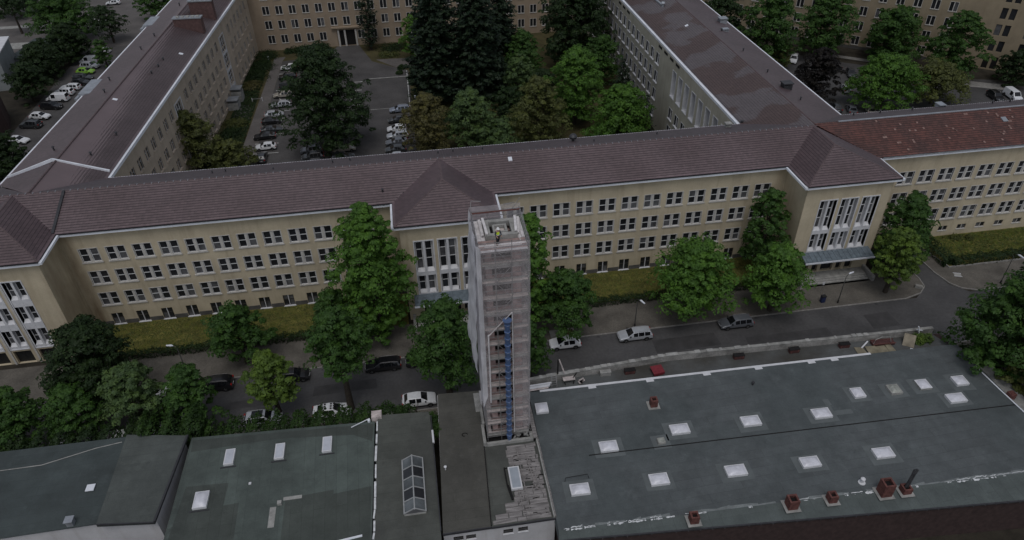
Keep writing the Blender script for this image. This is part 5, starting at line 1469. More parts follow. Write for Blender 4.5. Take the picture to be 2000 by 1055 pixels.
gr = thing('green_roof_shed', 'flat shed with faded green felt roof and three white skylights in a row', 'building', (-18, 46, 0))
q = MB(); q.prism([(-27.7, 28), (-8.3, 28), (-7.75, 54.9), (-27.3, 55.8)], -.05, HZ - .3); link('wall', q.mesh('wall', GREYWALL), gr)
q = MB(); q.prism([(-27.75, 28), (-8.25, 28), (-7.7, 54.95), (-27.3, 55.9)], HZ - .29, HZ - .2); g_r = link('roof', q.mesh('roof', FELT_GREEN), gr)
for (x, y, w, d, sm_) in ((-22.76, 52.4, .98, 2.0, 0), (-17.62, 52.3, .98, 2.0, 0), (-12.7, 52.4, .98, 2.0, 0), (-24.74, 47.4, 1.35, 1.95, 1)):
    c = MB(); c.box(-w / 2, w / 2, -d / 2, d / 2, 0, .28); s = link('skylight', c.mesh('skylight', TRIM), g_r, (x, y, HZ - .2))
    if sm_: link('dome', dome_mesh(w * .92, d * .92, .26).mesh('dome', ACRYL, 180), s, (0, 0, .285))
    else: c = MB(); c.box(-w / 2 + .12, w / 2 - .12, -d / 2 + .12, d / 2 - .12, .28, .31); link('pane', c.mesh('pane', mat('opal_pane', (.50, .52, .57), .3, .1, 1)), s)
    c = MB(); c.box(-w / 2 - .3, w / 2 + .3, -d / 2 - .25, -d / 2 - .1, 0, .05); link('drip_flashing', c.mesh('drip_flashing', GUTTER), s)
for pts in ([(-16.6, 30), (-8.4, 30), (-8.05, 46.4), (-11.8, 46.1), (-11.8, 46.6), (-16.5, 46.3)], [(-27.4, 40), (-20.9, 40), (-21.0, 46.6), (-22.5, 46.5), (-22.4, 49.2), (-26.6, 49.4)], [(-27.0, 53.9), (-18, 54.2), (-10, 53.4), (-8.0, 52.2), (-7.8, 54.6), (-27.1, 55.5)]):
    p = MB(); p.poly([(a, b_, HZ - .195) for a, b_ in pts]); link('felt_patch', p.mesh('felt_patch', mat_membrane('aged_felt', (.066, .076, .068), (.052, .06, .055), roll=1.1, ang=R(88)) if 'aged_felt' not in MATS else MATS['aged_felt']), g_r)
q = MB(); q.box(-20.35, -20.1, 48.6, 48.85, HZ - .2, HZ - .1); link('vent_cap', q.mesh('vent_cap', TRIM), g_r)
q = MB(); q.box(-17.2, -16.8, 45.6, 46.0, HZ - .2, HZ + .1); q.box(-17.9, -17.3, 43.2, 45.5, HZ - .197, HZ - .18); q.box(-16.7, -14.9, 46.1, 46.5, HZ - .197, HZ - .18); link('vent_stack', q.mesh('vent_stack', CONC), g_r)
q = MB(); q.bar((-11.6, 40.6, HZ - .17), (-8.9, 40.9, HZ - .17), .22, .05); link('loose_board', q.mesh('loose_board', EAVE), g_r)
q = MB(); q.bar((-10.2, 54.2, HZ + .12), (-8.2, 55.1, HZ + .18), .07); q.lathe([(.16, 0), (.16, .3), (.08, .34)], (-8.3, 54.9, HZ - .1), 8); link('antenna', q.mesh('antenna', EAVE), g_r)

dk = thing('dark_roof_shed', 'shed with dark felt roof and a lighter raised roof panel, bottom left', 'building', (-40, 50, 0))
q = MB(); q.prism([(-75, 45.7), (-34, 46.4), (-28.7, 45.85), (-28.0, 55.6), (-34.3, 56.6), (-75, 57)], -.05, HZ - .05); link('wall', q.mesh('wall', WHITEWALL), dk)
q = MB(); q.prism([(-75, 45.6), (-34.2, 46.2), (-34.0, 57.0), (-75, 57.3)], HZ - .045, HZ + .04); r1 = link('roof', q.mesh('roof', FELT_DARK), dk)
q = MB(); q.prism([(-34.05, 45.9), (-28.6, 45.3), (-27.6, 55.8), (-34.1, 57.0)], HZ - .04, HZ + .36); link('raised_roof', q.mesh('raised_roof', FELT_MID), dk)
q = MB(); q.bar((-28.55, 45.3, HZ + .36), (-27.55, 55.8, HZ + .36), .2, .26); q.bar((-34, 45.9, HZ + .3), (-28.6, 45.25, HZ + .3), .12, .18); link('roof_edge', q.mesh('roof_edge', GUTTER), dk)
q = MB(); q.tube([(-60, 54.5, HZ + .07), (-50, 54.4, HZ + .07), (-42, 54.5, HZ + .07), (-37, 55.9, HZ + .07), (-34.5, 56.3, HZ + .07)], .05, 5); link('cable', q.mesh('cable', CONC), r1)
for x, y, nm, mt_, h in ((-36.6, 46.6, 'vent_stack', ZINC, .7), (-36.0, 50.6, 'vent_cap', EAVE, .12)):
    q = MB(); q.box(x - .3, x + .3, y - .3, y + .3, HZ + .04, HZ + h); q.box(x - .4, x + .4, y - .4, y + .4, HZ + h + .02, HZ + h + .1); link(nm, q.mesh(nm, mt_), r1)

# ================================================================== TOWER
tw = thing('tower', 'square brick tower wrapped in scaffold and pale netting', 'tower', (6.45, 52.4, HZ - .6))
cx0, cx1, cy0, cy1 = 4.95, 8.15, 50.75, 54.3
ztop = 30.0
wl = MB()
lev = [6.3 + 1.86 * k for k in range(13)]
op = [(.55, 2.35, z - 4.9, z - 4.9 + .95) for z in lev]
for O, U, W in (((cx0, cy0, 4.9), (1, 0, 0), cx1 - cx0), ((cx1, cy0, 4.9), (0, 1, 0), cy1 - cy0), ((cx1, cy1, 4.9), (-1, 0, 0), cx1 - cx0), ((cx0, cy1, 4.9), (0, -1, 0), cy1 - cy0)):
    facade(wl, O, U, W, ztop - 4.9, op, depth=.5)
link('shaft', wl.mesh('shaft', BRICKTOWER), tw)
for z in lev:
    b = MB(); b.box(cx0 - .06, cx1 + .06, cy0 - .1, cy0 - .004, z + 1.0, z + 1.5); b.box(cx1 + .004, cx1 + .06, cy0, cy1, z + 1.0, z + 1.5); link('floor_band', b.mesh('floor_band', mat('pale_concrete', (.56, .53, .52), .9, .25, 1.5)), tw)
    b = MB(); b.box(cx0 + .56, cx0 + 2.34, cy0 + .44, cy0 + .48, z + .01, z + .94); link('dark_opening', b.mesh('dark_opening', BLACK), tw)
rim = MB()
for x0, x1, y0, y1 in ((5.15, 8.05, 51.75, 52.15), (5.15, 8.05, 53.95, 54.35), (5.15, 5.65, 52.15, 53.95), (7.55, 8.05, 52.15, 53.95)): rim.box(x0, x1, y0, y1, ztop, ztop + .55)
rim.box(5.95, 7.25, 52.45, 52.65, ztop, ztop + .4); rim.box(5.95, 7.25, 53.55, 53.75, ztop, ztop + .4); rim.box(5.95, 6.15, 52.65, 53.55, ztop, ztop + .4); rim.box(7.05, 7.25, 52.65, 53.55, ztop, ztop + .4)
link('rim', rim.mesh('rim', CONC), tw)
b = MB(); b.box(6.15, 7.05, 52.65, 53.55, ztop, ztop + .03); link('shaft_floor', b.mesh('shaft_floor', WOODY), tw)
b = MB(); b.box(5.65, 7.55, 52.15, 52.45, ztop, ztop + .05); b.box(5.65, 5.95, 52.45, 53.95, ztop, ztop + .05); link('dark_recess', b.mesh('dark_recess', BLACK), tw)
# low walls round the foot
for (x0, x1, y0, y1, z1, m_) in ((3.75, 4.05, 49.3, 51.9, .5, CONC), (3.9, 4.18, 52.0, 54.9, .5, CONC), (4.1, 9.3, 49.25, 49.55, .35, CONC), (9.05, 9.45, 49.25, 54.6, .55, WOOD), (8.75, 9.05, 49.3, 50.2, .4, CONC)):
    b = MB(); b.box(x0, x1, y0, y1, HZ - .1, HZ + z1); link('foot_wall', b.mesh('foot_wall', m_), tw)
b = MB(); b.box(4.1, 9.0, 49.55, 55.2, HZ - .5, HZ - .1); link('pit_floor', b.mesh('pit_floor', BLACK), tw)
rr = random.Random(31)
b = MB()
for i in range(26):
    x, y, s = rr.uniform(7.2, 8.8), rr.uniform(49.7, 51.2), rr.uniform(.15, .5); b.bar((x, y, HZ - .1 + rr.random() * .7), (x + rr.uniform(-s, s), y + rr.uniform(-s, s), HZ + rr.random() * .9), s * .6, s * .4)
o = link('rubble', b.mesh('rubble', CONC), tw); o['kind'] = 'stuff'

sc = thing('scaffold', 'tall steel scaffold round the brick tower, hung with grey debris nets', 'scaffold', (6.45, 52.45, HZ))
px = (4.28, 5.75, 7.2, 8.68); DZ = 30.05
poles = [(x, y) for x in px for y in (49.92, 50.52)] + [(x, y) for x in px for y in (54.45, 55.02)] + [(x, 52.3) for x in (4.28, 4.82, 8.2, 8.68)]
for i, (x, y) in enumerate(poles):
    b = MB(); b.tube([(x, y, HZ - .1), (x, y, DZ + (1.2 if (y in (49.92, 55.02) or x in (4.28, 8.68)) else 0))], .035, 6); link('pole', b.mesh('pole', STEEL, 60), sc)
levels = [HZ + .75 + 1.86 * k for k in range(14)]
levels[-1] = DZ
for k, z in enumerate(levels):
    b = MB()
    for zz in (z - .08, z + .5, z + 1.0):
        if zz > DZ + 1.1: continue
        for y in (49.92, 55.02): b.bar((4.2, y, zz), (8.76, y, zz), .05)
        for x in (4.28, 8.68): b.bar((x, 49.85, zz), (x, 55.1, zz), .05)
    b.bar((4.3, 50.52, z - .08), (8.7, 50.52, z - .08), .05)
    link('ledger', b.mesh('ledger', STEEL), sc)
    if k < len(levels) - 1:
        for j in range(2):
            b = MB(); y = 49.97 + j * .29
            b.box(4.3, 6.4, y, y + .27, z, z + .045); b.box(6.43, 8.66, y, y + .27, z, z + .045); link('scaffold_board', b.mesh('scaffold_board', WOODY if (k + j) % 3 else CONC), sc)
        for x0 in (4.32, 8.22):
            b = MB(); b.box(x0, x0 + .44, 50.56, 54.4, z + .001, z + .045); link('scaffold_board', b.mesh('scaffold_board', WOODY), sc)
        b = MB(); b.bar((5.75 if k % 2 else 7.2, 49.9, z), (7.2 if k % 2 else 5.75, 49.9, z + 1.8), .045); b.bar((8.7, 50.1 if k % 2 else 52.3, z), (8.7, 52.3 if k % 2 else 50.1, z + 1.8), .045); link('brace', b.mesh('brace', STEEL), sc)
# top deck: boards and sheets round the open shaft
TARP = mat('pale_tarpaulin', (.64, .61, .61), .8, .25, 1.5)
for i in range(6):
    b = MB(); y = 49.98 + i * .29; b.box(4.32, 8.64, y, y + .275, DZ, DZ + .05); link('deck_board', b.mesh('deck_board', mat('reddish_board', (.30, .215, .20), .9, .3, 2) if i % 3 else TARP), sc)
for x0, x1 in ((4.32, 4.75), (4.77, 5.13), (8.08, 8.36), (8.38, 8.66)):
    b = MB(); b.box(x0, x1, 51.75, 55.0, DZ, DZ + .05 + .05 * (x0 > 8.2)); link('deck_board', b.mesh('deck_board', TARP), sc)
b = MB(); b.box(5.14, 8.06, 54.37, 55.0, DZ, DZ + .06); link('deck_board', b.mesh('deck_board', TARP), sc)
b = MB(); b.bar((4.3, 54.9, DZ + .95), (8.7, 54.9, DZ + 1.0), .16, .06); link('toe_board', b.mesh('toe_board', BRICKRED), sc)
for (a, c_) in (((4.95, 52.2, DZ + .3), (4.9, 54.7, DZ + .35)), ((5.3, 51.9, DZ + .62), (5.2, 54.5, DZ + .62)), ((8.15, 52.2, DZ + .3), (8.45, 54.6, DZ + .4)), ((7.9, 52.0, DZ + .65), (8.15, 54.4, DZ + .65))):
    b = MB(); b.bar(a, c_, .22, .12); link('folded_sheet', b.mesh('folded_sheet', TARP), sc)
def net(name, P00, P10, P11, P01, nu, nv, amp, mt_, seed=0, skip=None):
    """a hanging net with folds: bilinear patch pushed in and out by low waves"""
    rr_ = np.random.default_rng(seed); b = MB()
    A, B_, C_, D_ = map(Vector, (P00, P10, P11, P01)); n = (B_ - A).cross(D_ - A).normalized()
    ph = rr_.uniform(0, 6.28, 6)
    for j in range(nv + 1):
        for i in range(nu + 1):
            u, v = i / nu, j / nv
            p = A * (1 - u) * (1 - v) + B_ * u * (1 - v) + C_ * u * v + D_ * (1 - u) * v
            w = math.sin(u * 9 + ph[0] + v * 2) * .5 + math.sin(u * 23 + ph[1] + math.sin(v * 9 + ph[2])) * .35 + math.sin(v * 37 + ph[3]) * .4
            b.v.append(tuple(p + n * w * amp))
    for j in range(nv):
        for i in range(nu):
            b.f.append((j * (nu + 1) + i, j * (nu + 1) + i + 1, (j + 1) * (nu + 1) + i + 1, (j + 1) * (nu + 1) + i)); b.mi.append(0)
    return link(name, b.mesh(name, mt_, 180), sc)
ZT = DZ + 1.0
net('net', (4.18, 49.82, 10.4), (4.80, 49.82, 9.8), (4.80, 49.82, ZT), (4.18, 49.82, ZT), 5, 60, .03, NET, 1)
net('net', (4.80, 49.82, 20.6), (7.10, 49.82, 23.2), (7.10, 49.82, ZT), (4.80, 49.82, ZT), 14, 36, .03, NET, 2)
net('net', (7.10, 49.82, 6.6), (8.78, 49.82, 7.4), (8.78, 49.82, ZT), (7.10, 49.82, ZT), 10, 70, .035, NET, 3)
net('net', (8.80, 49.82, 7.4), (8.80, 55.15, 7.8), (8.80, 55.15, ZT + .1), (8.80, 49.82, ZT), 20, 70, .05, NET_SIDE, 4)
net('net', (4.15, 55.15, 9.0), (4.15, 49.82, 9.6), (4.15, 49.82, ZT + .05), (4.15, 55.15, ZT + .5), 20, 70, .05, NET_SIDE, 5)
net('net', (8.80, 55.17, 9.0), (4.15, 55.17, 9.0), (4.15, 55.17, ZT + .5), (8.80, 55.17, ZT + .5), 18, 70, .04, NET_SIDE, 6)
# loose outer drape on the street-left side, hanging free below
net('hanging_net', (3.98, 52.2, 10.2), (4.05, 49.75, 11.2), (4.12, 49.75, ZT), (4.0, 52.6, ZT + .1), 12, 60, .09, NET_DENSE, 7)
net('hanging_net', (3.30, 55.2, 16.2), (3.55, 50.4, 15.2), (4.0, 49.7, ZT + .1), (4.0, 55.2, ZT + .6), 16, 60, .12, NET_DENSE, 8)
net('hanging_net', (4.02, 49.74, 11.0), (4.50, 49.74, 12.6), (4.46, 49.74, ZT - .3), (4.06, 49.74, ZT), 6, 60, .06, NET_DENSE, 17)
net('net_edge', (4.70, 49.78, 11.5), (4.86, 49.78, 11.5), (4.90, 49.78, 20.8), (4.74, 49.78, 20.8), 2, 20, .05, NET_DENSE, 9)
b = MB(); b.tube([(4.75, 49.76, 11.6), (4.83, 49.76, 16), (4.80, 49.76, 20.6), (7.1, 49.76, 23.25)], .06, 5); b.tube([(7.1, 49.76, 23.25), (7.1, 49.76, 6.7)], .045, 5); link('net_hem', b.mesh('net_hem', TARP), sc)
b = MB(); b.tube([(4.2, 55.0, ZT + .2), (4.35, 55.4, ZT + 1.0), (5.2, 55.2, ZT + 1.0)], .03, 5); b.tube([(8.0, 55.1, ZT), (8.8, 55.1, ZT + 1.1)], .03, 5); b.bar((7.2, 55.1, ZT + .55), (8.3, 55.1, ZT + .65), .05); link('guard_rail', b.mesh('guard_rail', STEEL), sc)

ch = thing('debris_chute', 'blue segmented debris chute running down the front of the tower', 'chute', (6.55, 49.62, HZ))
zs = np.linspace(22.0, 5.75, 20)
for i in range(19):
    z1, z0 = zs[i], zs[i + 1]; b = MB(); x = 6.60 - .004 * i
    b.lathe([(.19, z0 - .10), (.21, z0 - .05), (.29, z1 - .08), (.31, z1), (.27, z1 + .02)], (x, 49.60, 0), 12)
    s = link('chute_segment', b.mesh('chute_segment', CHUTE, 40), ch)
    b = MB(); b.tube([(x - .31, 49.52, z1 - .04), (x, 49.27, z1 - .04), (x + .31, 49.52, z1 - .04)], .022, 5); link('chain', b.mesh('chain', STEEL), s)
b = MB(); b.lathe([(.25, 22.0), (.42, 22.45), (.44, 22.5), (.40, 22.5)], (6.60, 49.60, 0), 12); link('hopper', b.mesh('hopper', CHUTE, 40), ch)

# ================================================================== WORKER ON THE TOWER
def skinned(name, verts, edges, radii, mt_, parent, sub=1):
    me = bpy.data.meshes.new(name); me.from_pydata(verts, edges, []); me.materials.append(mt_)
    o = link(name, me, parent)
    sk = o.modifiers.new('skin', 'SKIN'); sk.use_smooth_shade = True
    for i, r in enumerate(radii): me.skin_vertices[0].data[i].radius = (r, r)
    for i in range(len(verts)): me.skin_vertices[0].data[i].use_root = (i == 0)
    s = o.modifiers.new('sub', 'SUBSURF'); s.levels = sub; s.render_levels = sub
    return o
SKIN = mat('skin', (.42, .26, .19), .6, .1, 6)
WORKCLOTH = mat('dark_work_trousers', (.022, .024, .03), .9, .3, 6)
SLEEVE = mat('dark_sleeve', (.05, .055, .07), .9, .3, 6)
wk = thing('person', 'worker in yellow safety vest, dark trousers and white helmet on top of the tower', 'person', (6.15, 50.95, DZ + .05), R(200), world=False)
V = [(0, 0, .93), (0, -.01, 1.12), (0, .0, 1.33), (0, .02, 1.46), (0, .03, 1.54), (0, .05, 1.64),
     (.10, 0, .88), (.11, .05, .50), (.12, -.02, .09), (.13, .12, .04), (-.10, 0, .88), (-.12, -.08, .50), (-.13, -.22, .10), (-.13, -.09, .04),
     (.19, 0, 1.41), (.27, .06, 1.15), (.22, .26, 1.02), (.20, .33, 1.0), (-.19, 0, 1.41), (-.27, .02, 1.14), (-.24, .2, .98), (-.22, .27, .96)]
E_ = [(0, 1), (1, 2), (2, 3), (3, 4), (4, 5), (0, 6), (6, 7), (7, 8), (8, 9), (0, 10), (10, 11), (11, 12), (12, 13), (3, 14), (14, 15), (15, 16), (16, 17), (3, 18), (18, 19), (19, 20), (20, 21)]
Rd = [.135, .125, .15, .09, .055, .10, .088, .06, .045, .05, .088, .06, .045, .05, .065, .045, .036, .035, .065, .045, .036, .035]
skinned('body', V, E_, Rd, SKIN, wk, 2)
skinned('trousers', [(0, 0, .97), (.10, 0, .88), (.11, .05, .50), (.12, -.02, .10), (-.10, 0, .88), (-.12, -.08, .50), (-.13, -.22, .11)], [(0, 1), (1, 2), (2, 3), (0, 4), (4, 5), (5, 6)], [.15, .11, .08, .066, .11, .08, .066], WORKCLOTH, wk, 2)
skinned('vest', [(0, -.005, .98), (0, -.01, 1.15), (0, 0, 1.34), (0, .01, 1.44)], [(0, 1), (1, 2), (2, 3)], [.165, .155, .19, .11], HIVIS, wk, 2)
for sx in (1, -1):
    skinned('sleeve', [(.15 * sx, 0, 1.42), (.19 * sx, 0, 1.41), (.27 * sx, .05, 1.15), (.235 * sx, .22, 1.03)], [(0, 1), (1, 2), (2, 3)], [.085, .085, .062, .05], SLEEVE, wk, 2)
    skinned('boot', [(.125 * sx, (-.02 if sx > 0 else -.22), .10), (.13 * sx, (0 if sx > 0 else -.2), .045), (.13 * sx, (.14 if sx > 0 else -.07), .04)], [(0, 1), (1, 2)], [.062, .06, .05], CARTRIM, wk, 1)
    for f in range(4):
        hx, hy = (.20, .33) if sx > 0 else (-.22, .27)
        skinned('finger', [(hx + (f - 1.5) * .018, hy, 1.0), (hx + (f - 1.5) * .02, hy + .045, .985), (hx + (f - 1.5) * .02, hy + .065, .955)], [(0, 1), (1, 2)], [.011, .010, .008], SKIN, wk, 1)
b = MB(); b.lathe([(.145, 1.67), (.15, 1.69), (.122, 1.70), (.118, 1.76), (.085, 1.81), (.02, 1.83)], (0, .05, 0), 12); b.box(-.09, .09, .16, .23, 1.672, 1.69); link('helmet', b.mesh('helmet', mat('white_helmet', (.75, .75, .76), .4, .05, 5), 50), wk)
b = MB(); b.lathe([(.158, 1.06), (.163, 1.08), (.16, 1.11)], (0, -.01, 0), 12); link('reflective_band', b.mesh('reflective_band', EAVE), wk)

# ================================================================== CARS
PAINTS = {}
def paint(name, col, metal=0.0, rough=0.32):
    mt, t, b = _nodes('paint_' + name)
    c = _mix(t, _ramp(t, _noise(t, 3.0, 4), .3, .7), tuple(x * .92 for x in col), tuple(min(1, x * 1.05) for x in col))
    t.links.new(c, b.inputs['Base Color'])
    b.inputs['Metallic'].default_value = metal; b.inputs['Roughness'].default_value = rough
    b.inputs['Coat Weight'].default_value = .6; b.inputs['Coat Roughness'].default_value = .08
    PAINTS[name] = mt
for n_, c_, m_ in (('white', (.72, .73, .75), 0), ('silver', (.50, .52, .55), .35), ('grey', (.16, .17, .19), .4), ('graphite', (.06, .065, .07), .4), ('black', (.010, .010, .012), 0), ('red', (.30, .015, .015), 0), ('lime', (.22, .44, .05), 0), ('bluegrey', (.30, .34, .42), .4), ('beige', (.40, .37, .32), .2)):
    paint(n_, c_, m_)
# stations front to rear: (x, top z, roof half width factor); windscreen spans W, rear window spans B, glazed side spans S
CAR = {
 'hatch': dict(L=4.15, W=1.76, st=[(2.07, .56, .80), (1.98, .72, .86), (1.55, .86, .88), (1.02, .97, .86), (.28, 1.40, .70), (-.10, 1.45, .71), (-.32, 1.46, .71), (-.42, 1.46, .71), (-1.18, 1.42, .69), (-1.36, 1.39, .68), (-1.78, 1.02, .78), (-1.98, .93, .82), (-2.07, .55, .80)], W_=(3, 4), B_=(9, 10), S_=((4, 6), (7, 8))),
 'wagon': dict(L=4.60, W=1.78, st=[(2.30, .54, .80), (2.20, .70, .86), (1.75, .84, .88), (1.10, .95, .86), (.38, 1.38, .70), (0, 1.43, .71), (-.20, 1.44, .71), (-.30, 1.44, .71), (-1.05, 1.43, .70), (-1.15, 1.43, .70), (-1.88, 1.38, .69), (-1.98, 1.36, .68), (-2.20, .98, .80), (-2.26, .9, .83), (-2.30, .5, .8)], W_=(3, 4), B_=(11, 12), S_=((4, 6), (7, 8), (9, 10))),
 'suv': dict(L=4.45, W=1.84, st=[(2.22, .66, .82), (2.12, .86, .88), (1.65, 1.0, .90), (1.05, 1.08, .88), (.42, 1.58, .73), (0, 1.64, .74), (-.20, 1.65, .74), (-.30, 1.65, .74), (-1.05, 1.63, .73), (-1.16, 1.62, .73), (-1.62, 1.57, .72), (-1.78, 1.53, .71), (-2.08, 1.08, .80), (-2.18, .98, .84), (-2.22, .6, .82)], W_=(3, 4), B_=(11, 12), S_=((4, 6), (7, 8), (9, 10))),
 'sedan': dict(L=4.55, W=1.78, st=[(2.27, .54, .80), (2.17, .70, .86), (1.70, .84, .88), (1.02, .94, .86), (.30, 1.36, .69), (-.05, 1.41, .70), (-.28, 1.42, .70), (-.38, 1.42, .70), (-1.02, 1.37, .68), (-1.16, 1.34, .67), (-1.68, 1.0, .80), (-2.16, .96, .86), (-2.27, .55, .80)], W_=(3, 4), B_=(9, 10), S_=((4, 6), (7, 8))),
 'van': dict(L=4.75, W=1.86, st=[(2.37, .66, .82), (2.28, .92, .88), (1.95, 1.05, .88), (1.62, 1.15, .86), (.98, 1.82, .80), (.6, 1.88, .82), (.05, 1.90, .82), (-.06, 1.90, .82), (-1.1, 1.90, .82), (-1.2, 1.90, .82), (-2.1, 1.88, .81), (-2.2, 1.86, .81), (-2.33, 1.15, .86), (-2.36, .9, .86), (-2.37, .5, .82)], W_=(3, 4), B_=(11, 12), S_=((4, 6),)),
}
def build_car(kind):
    d = CAR[kind]; hw = d['W'] / 2; st = d['st']
    rows = []
    n = len(st)
    for i, (x, zt, rf) in enumerate(st):
        end = i in (0, n - 1)
        w = hw * (.90 if end else (.965 if i in (1, n - 2) else 1.0))
        zb = min(zt - .05, (1.0 if kind in ('suv', 'van') else .90) + .03 * (-x) / 2)
        cabin = zt > zb + .12
        rw = hw * rf if cabin else w * .93
        ze = zt - (.055 if cabin else .03)
        rows.append([(w * .90, .22 if not end else .30), (w, .42), (w, min(.66, zb - .04)), (w * .965, zb), (rw, ze), (rw * .86, zt - .012), (0, zt)])
    def pt(i, j, s): return (st[i][0], rows[i][j][0] * s, rows[i][j][1])
    body, ws, rwin, low = MB(), MB(), MB(), MB(); sides = []
    for s in (1, -1):
        for i in range(n - 1):
            for j in range(6):
                q = [pt(i, j, s), pt(i + 1, j, s), pt(i + 1, j + 1, s), pt(i, j + 1, s)]
                if s > 0: q = q[::-1]
                if len({tuple(round(c, 4) for c in p) for p in q}) < 3: continue
                if j == 5 and (i, i + 1) == d['W_']: ws.poly(q)
                elif j == 5 and (i, i + 1) == d['B_']: rwin.poly(q)
                elif j == 4 and ((i, i + 1) in (d['W_'], d['B_'])): body.poly(q)
                elif j == 3 and any(a <= i < b for a, b in d['S_']): sides.append((s, [k for k, (a, b) in enumerate(d['S_']) if a <= i < b][0], q))
                elif j == 0: low.poly(q)
                else: body.poly(q)
    for i, rev in ((0, 0), (n - 1, 1)):
        loop = [pt(i, j, 1) for j in range(7)] + [pt(i, j, -1) for j in range(5, -1, -1)]
        body.poly(loop if rev else loop[::-1])
    low.poly([(st[0][0] - .05, -hw * .8, .2), (st[0][0] - .05, hw * .8, .2), (st[-1][0] + .05, hw * .8, .2), (st[-1][0] + .05, -hw * .8, .2)])
    root = bpy.data.objects.new('car', None); COL.objects.link(root)
    bo = link('body', body.mesh('body', PAINTS['white'], 32), root); bo.material_slots[0].link = 'OBJECT'; bo.material_slots[0].material = PAINTS['white']
    link('windscreen', ws.mesh('windscreen', CARGLASS, 60), root); link('rear_window', rwin.mesh('rear_window', CARGLASS, 60), root)
    for key in sorted({(s, k) for s, k, _ in sides}):
        b = MB(); [b.poly(q) for s, k, q in sides if (s, k) == key]; link('side_window', b.mesh('side_window', CARGLASS), root)
    xa, xr = .63 * d['L'] / 2, -.61 * d['L'] / 2; wr = .36 if kind in ('suv', 'van') else .315
    for x in (xa, xr):
        for s in (1, -1):   # dark wheel arches
            c = (x, s * (hw + .004), wr); k = 10
            p = [(x + (wr + .07) * math.cos(math.pi * t / k), s * (hw + .004), max(.2, wr + (wr + .07) * math.sin(math.pi * t / k))) for t in range(k + 1)]
            p = [(x + wr + .07, s * (hw + .004), .22)] + p + [(x - wr - .07, s * (hw + .004), .22)]
            low.poly(p if s < 0 else p[::-1])
    link('underbody', low.mesh('underbody', CARTRIM), root)
    def wheel_mesh():
        t, r = MB(), MB()
        for prof, mb_ in (([(wr * .66, -.1), (wr * .97, -.09), (wr, -.05), (wr, .05), (wr * .97, .09), (wr * .66, .1)], t), ([(.05, .072), (wr * .3, .085), (wr * .66, .098), (wr * .66, -.09)], r)):
            mb_.lathe(prof, (0, 0, 0), 14); mb_.v = [(x_, z_, y_) for x_, y_, z_ in mb_.v]
        for k in range(5):
            a = k * 1.2566; r.bar((.04 * math.cos(a), .088, .04 * math.sin(a)), (wr * .62 * math.cos(a), .1, wr * .62 * math.sin(a)), .07, .02)
        return t.mesh('tyre', RUBBER, 40), r.mesh('rim', ALLOY, 30)
    tm, rm = wheel_mesh()
    for x in (xa, xr):
        for s in (1, -1):
            w_ = link('wheel', tm, root, (x, s * (hw - .075), wr), 0 if s > 0 else math.pi); link('rim', rm, w_)
    xf, xb = st[0][0], st[-1][0]; zf = st[1][1] - .06; zr_ = .80 if kind not in ('suv', 'van') else .95
    for s in (1, -1):
        b = MB(); b.v = [(xf - .02, s * hw * .45, zf - .12), (xf - .20, s * hw * .93, zf - .10), (xf - .30, s * hw * .93, zf + .03), (xf - .06, s * hw * .45, zf + .0), (xf + .015, s * hw * .45, zf - .12), (xf - .14, s * hw * .975, zf - .10), (xf - .28, s * hw * .955, zf + .05), (xf - .03, s * hw * .45, zf + .03)]
        b.f = [(0, 1, 2, 3), (4, 5, 6, 7), (0, 1, 5, 4), (1, 2, 6, 5), (2, 3, 7, 6), (3, 0, 4, 7)]; b.mi = [0] * 6; link('headlight', b.mesh('headlight', HEADLAMP), root)
        b = MB(); b.box(xb - .01, xb + .2, s * hw * .80 - .13, s * hw * .80 + .13, zr_ - .12, zr_ + .10); link('tail_light', b.mesh('tail_light', TAILLAMP), root)
        b = MB(); xm = st[d['W_'][0]][0] - .22; zm = rows[3][3][1] + .06; b.box(xm - .09, xm + .07, s * (hw + .02) - .09, s * (hw + .02) + .09, zm, zm + .14); mo = link('mirror', b.mesh('mirror', PAINTS['black']), root)
    b = MB(); b.box(xf - .05, xf + .012, -hw * .55, hw * .55, .30, .46); link('grille', b.mesh('grille', CARTRIM), root)
    for x, z in ((xf + .014, .49), (xb - .016, .60)): b = MB(); b.box(x - .012, x + .012, -.26, .26, z - .055, z + .055); link('number_plate', b.mesh('number_plate', TRIM), root)
    if kind in ('wagon', 'suv'):
        for s in (1, -1): b = MB(); zz = st[7][1]; b.tube([(.25, s * hw * .66, zz - .04), (.15, s * hw * .66, zz + .05), (-1.5, s * hw * .65, zz + .03), (-1.62, s * hw * .65, zz - .05)], .02, 5); link('roof_rail', b.mesh('roof_rail', STEEL), root)
    return root
PROTO = {}
def car(kind, pt_, x, y, z, deg, label, group, name='parked_car', cat='car'):
    """deg: heading of the bonnet, 0 = +X, counter-clockwise"""
    if kind not in PROTO:
        PROTO[kind] = build_car(kind); c = PROTO[kind]
    else: c = copy_tree(PROTO[kind])
    c.name = name; c.location = (x, y, z); c.rotation_euler = (0, 0, R(deg))
    tag(c, label, cat, group)
    for ch_ in c.children:
        if ch_.name.split('.')[0] == 'body':
            ch_.material_slots[0].link = 'OBJECT'; ch_.material_slots[0].material = PAINTS[pt_]
    return c
G1_, G2_, G3_, G4_, G5_ = 'cars parked along the street', 'cars parked in the courtyard', 'cars parked west of the left wing', 'cars parked behind the right wing', 'cars on the street beyond'
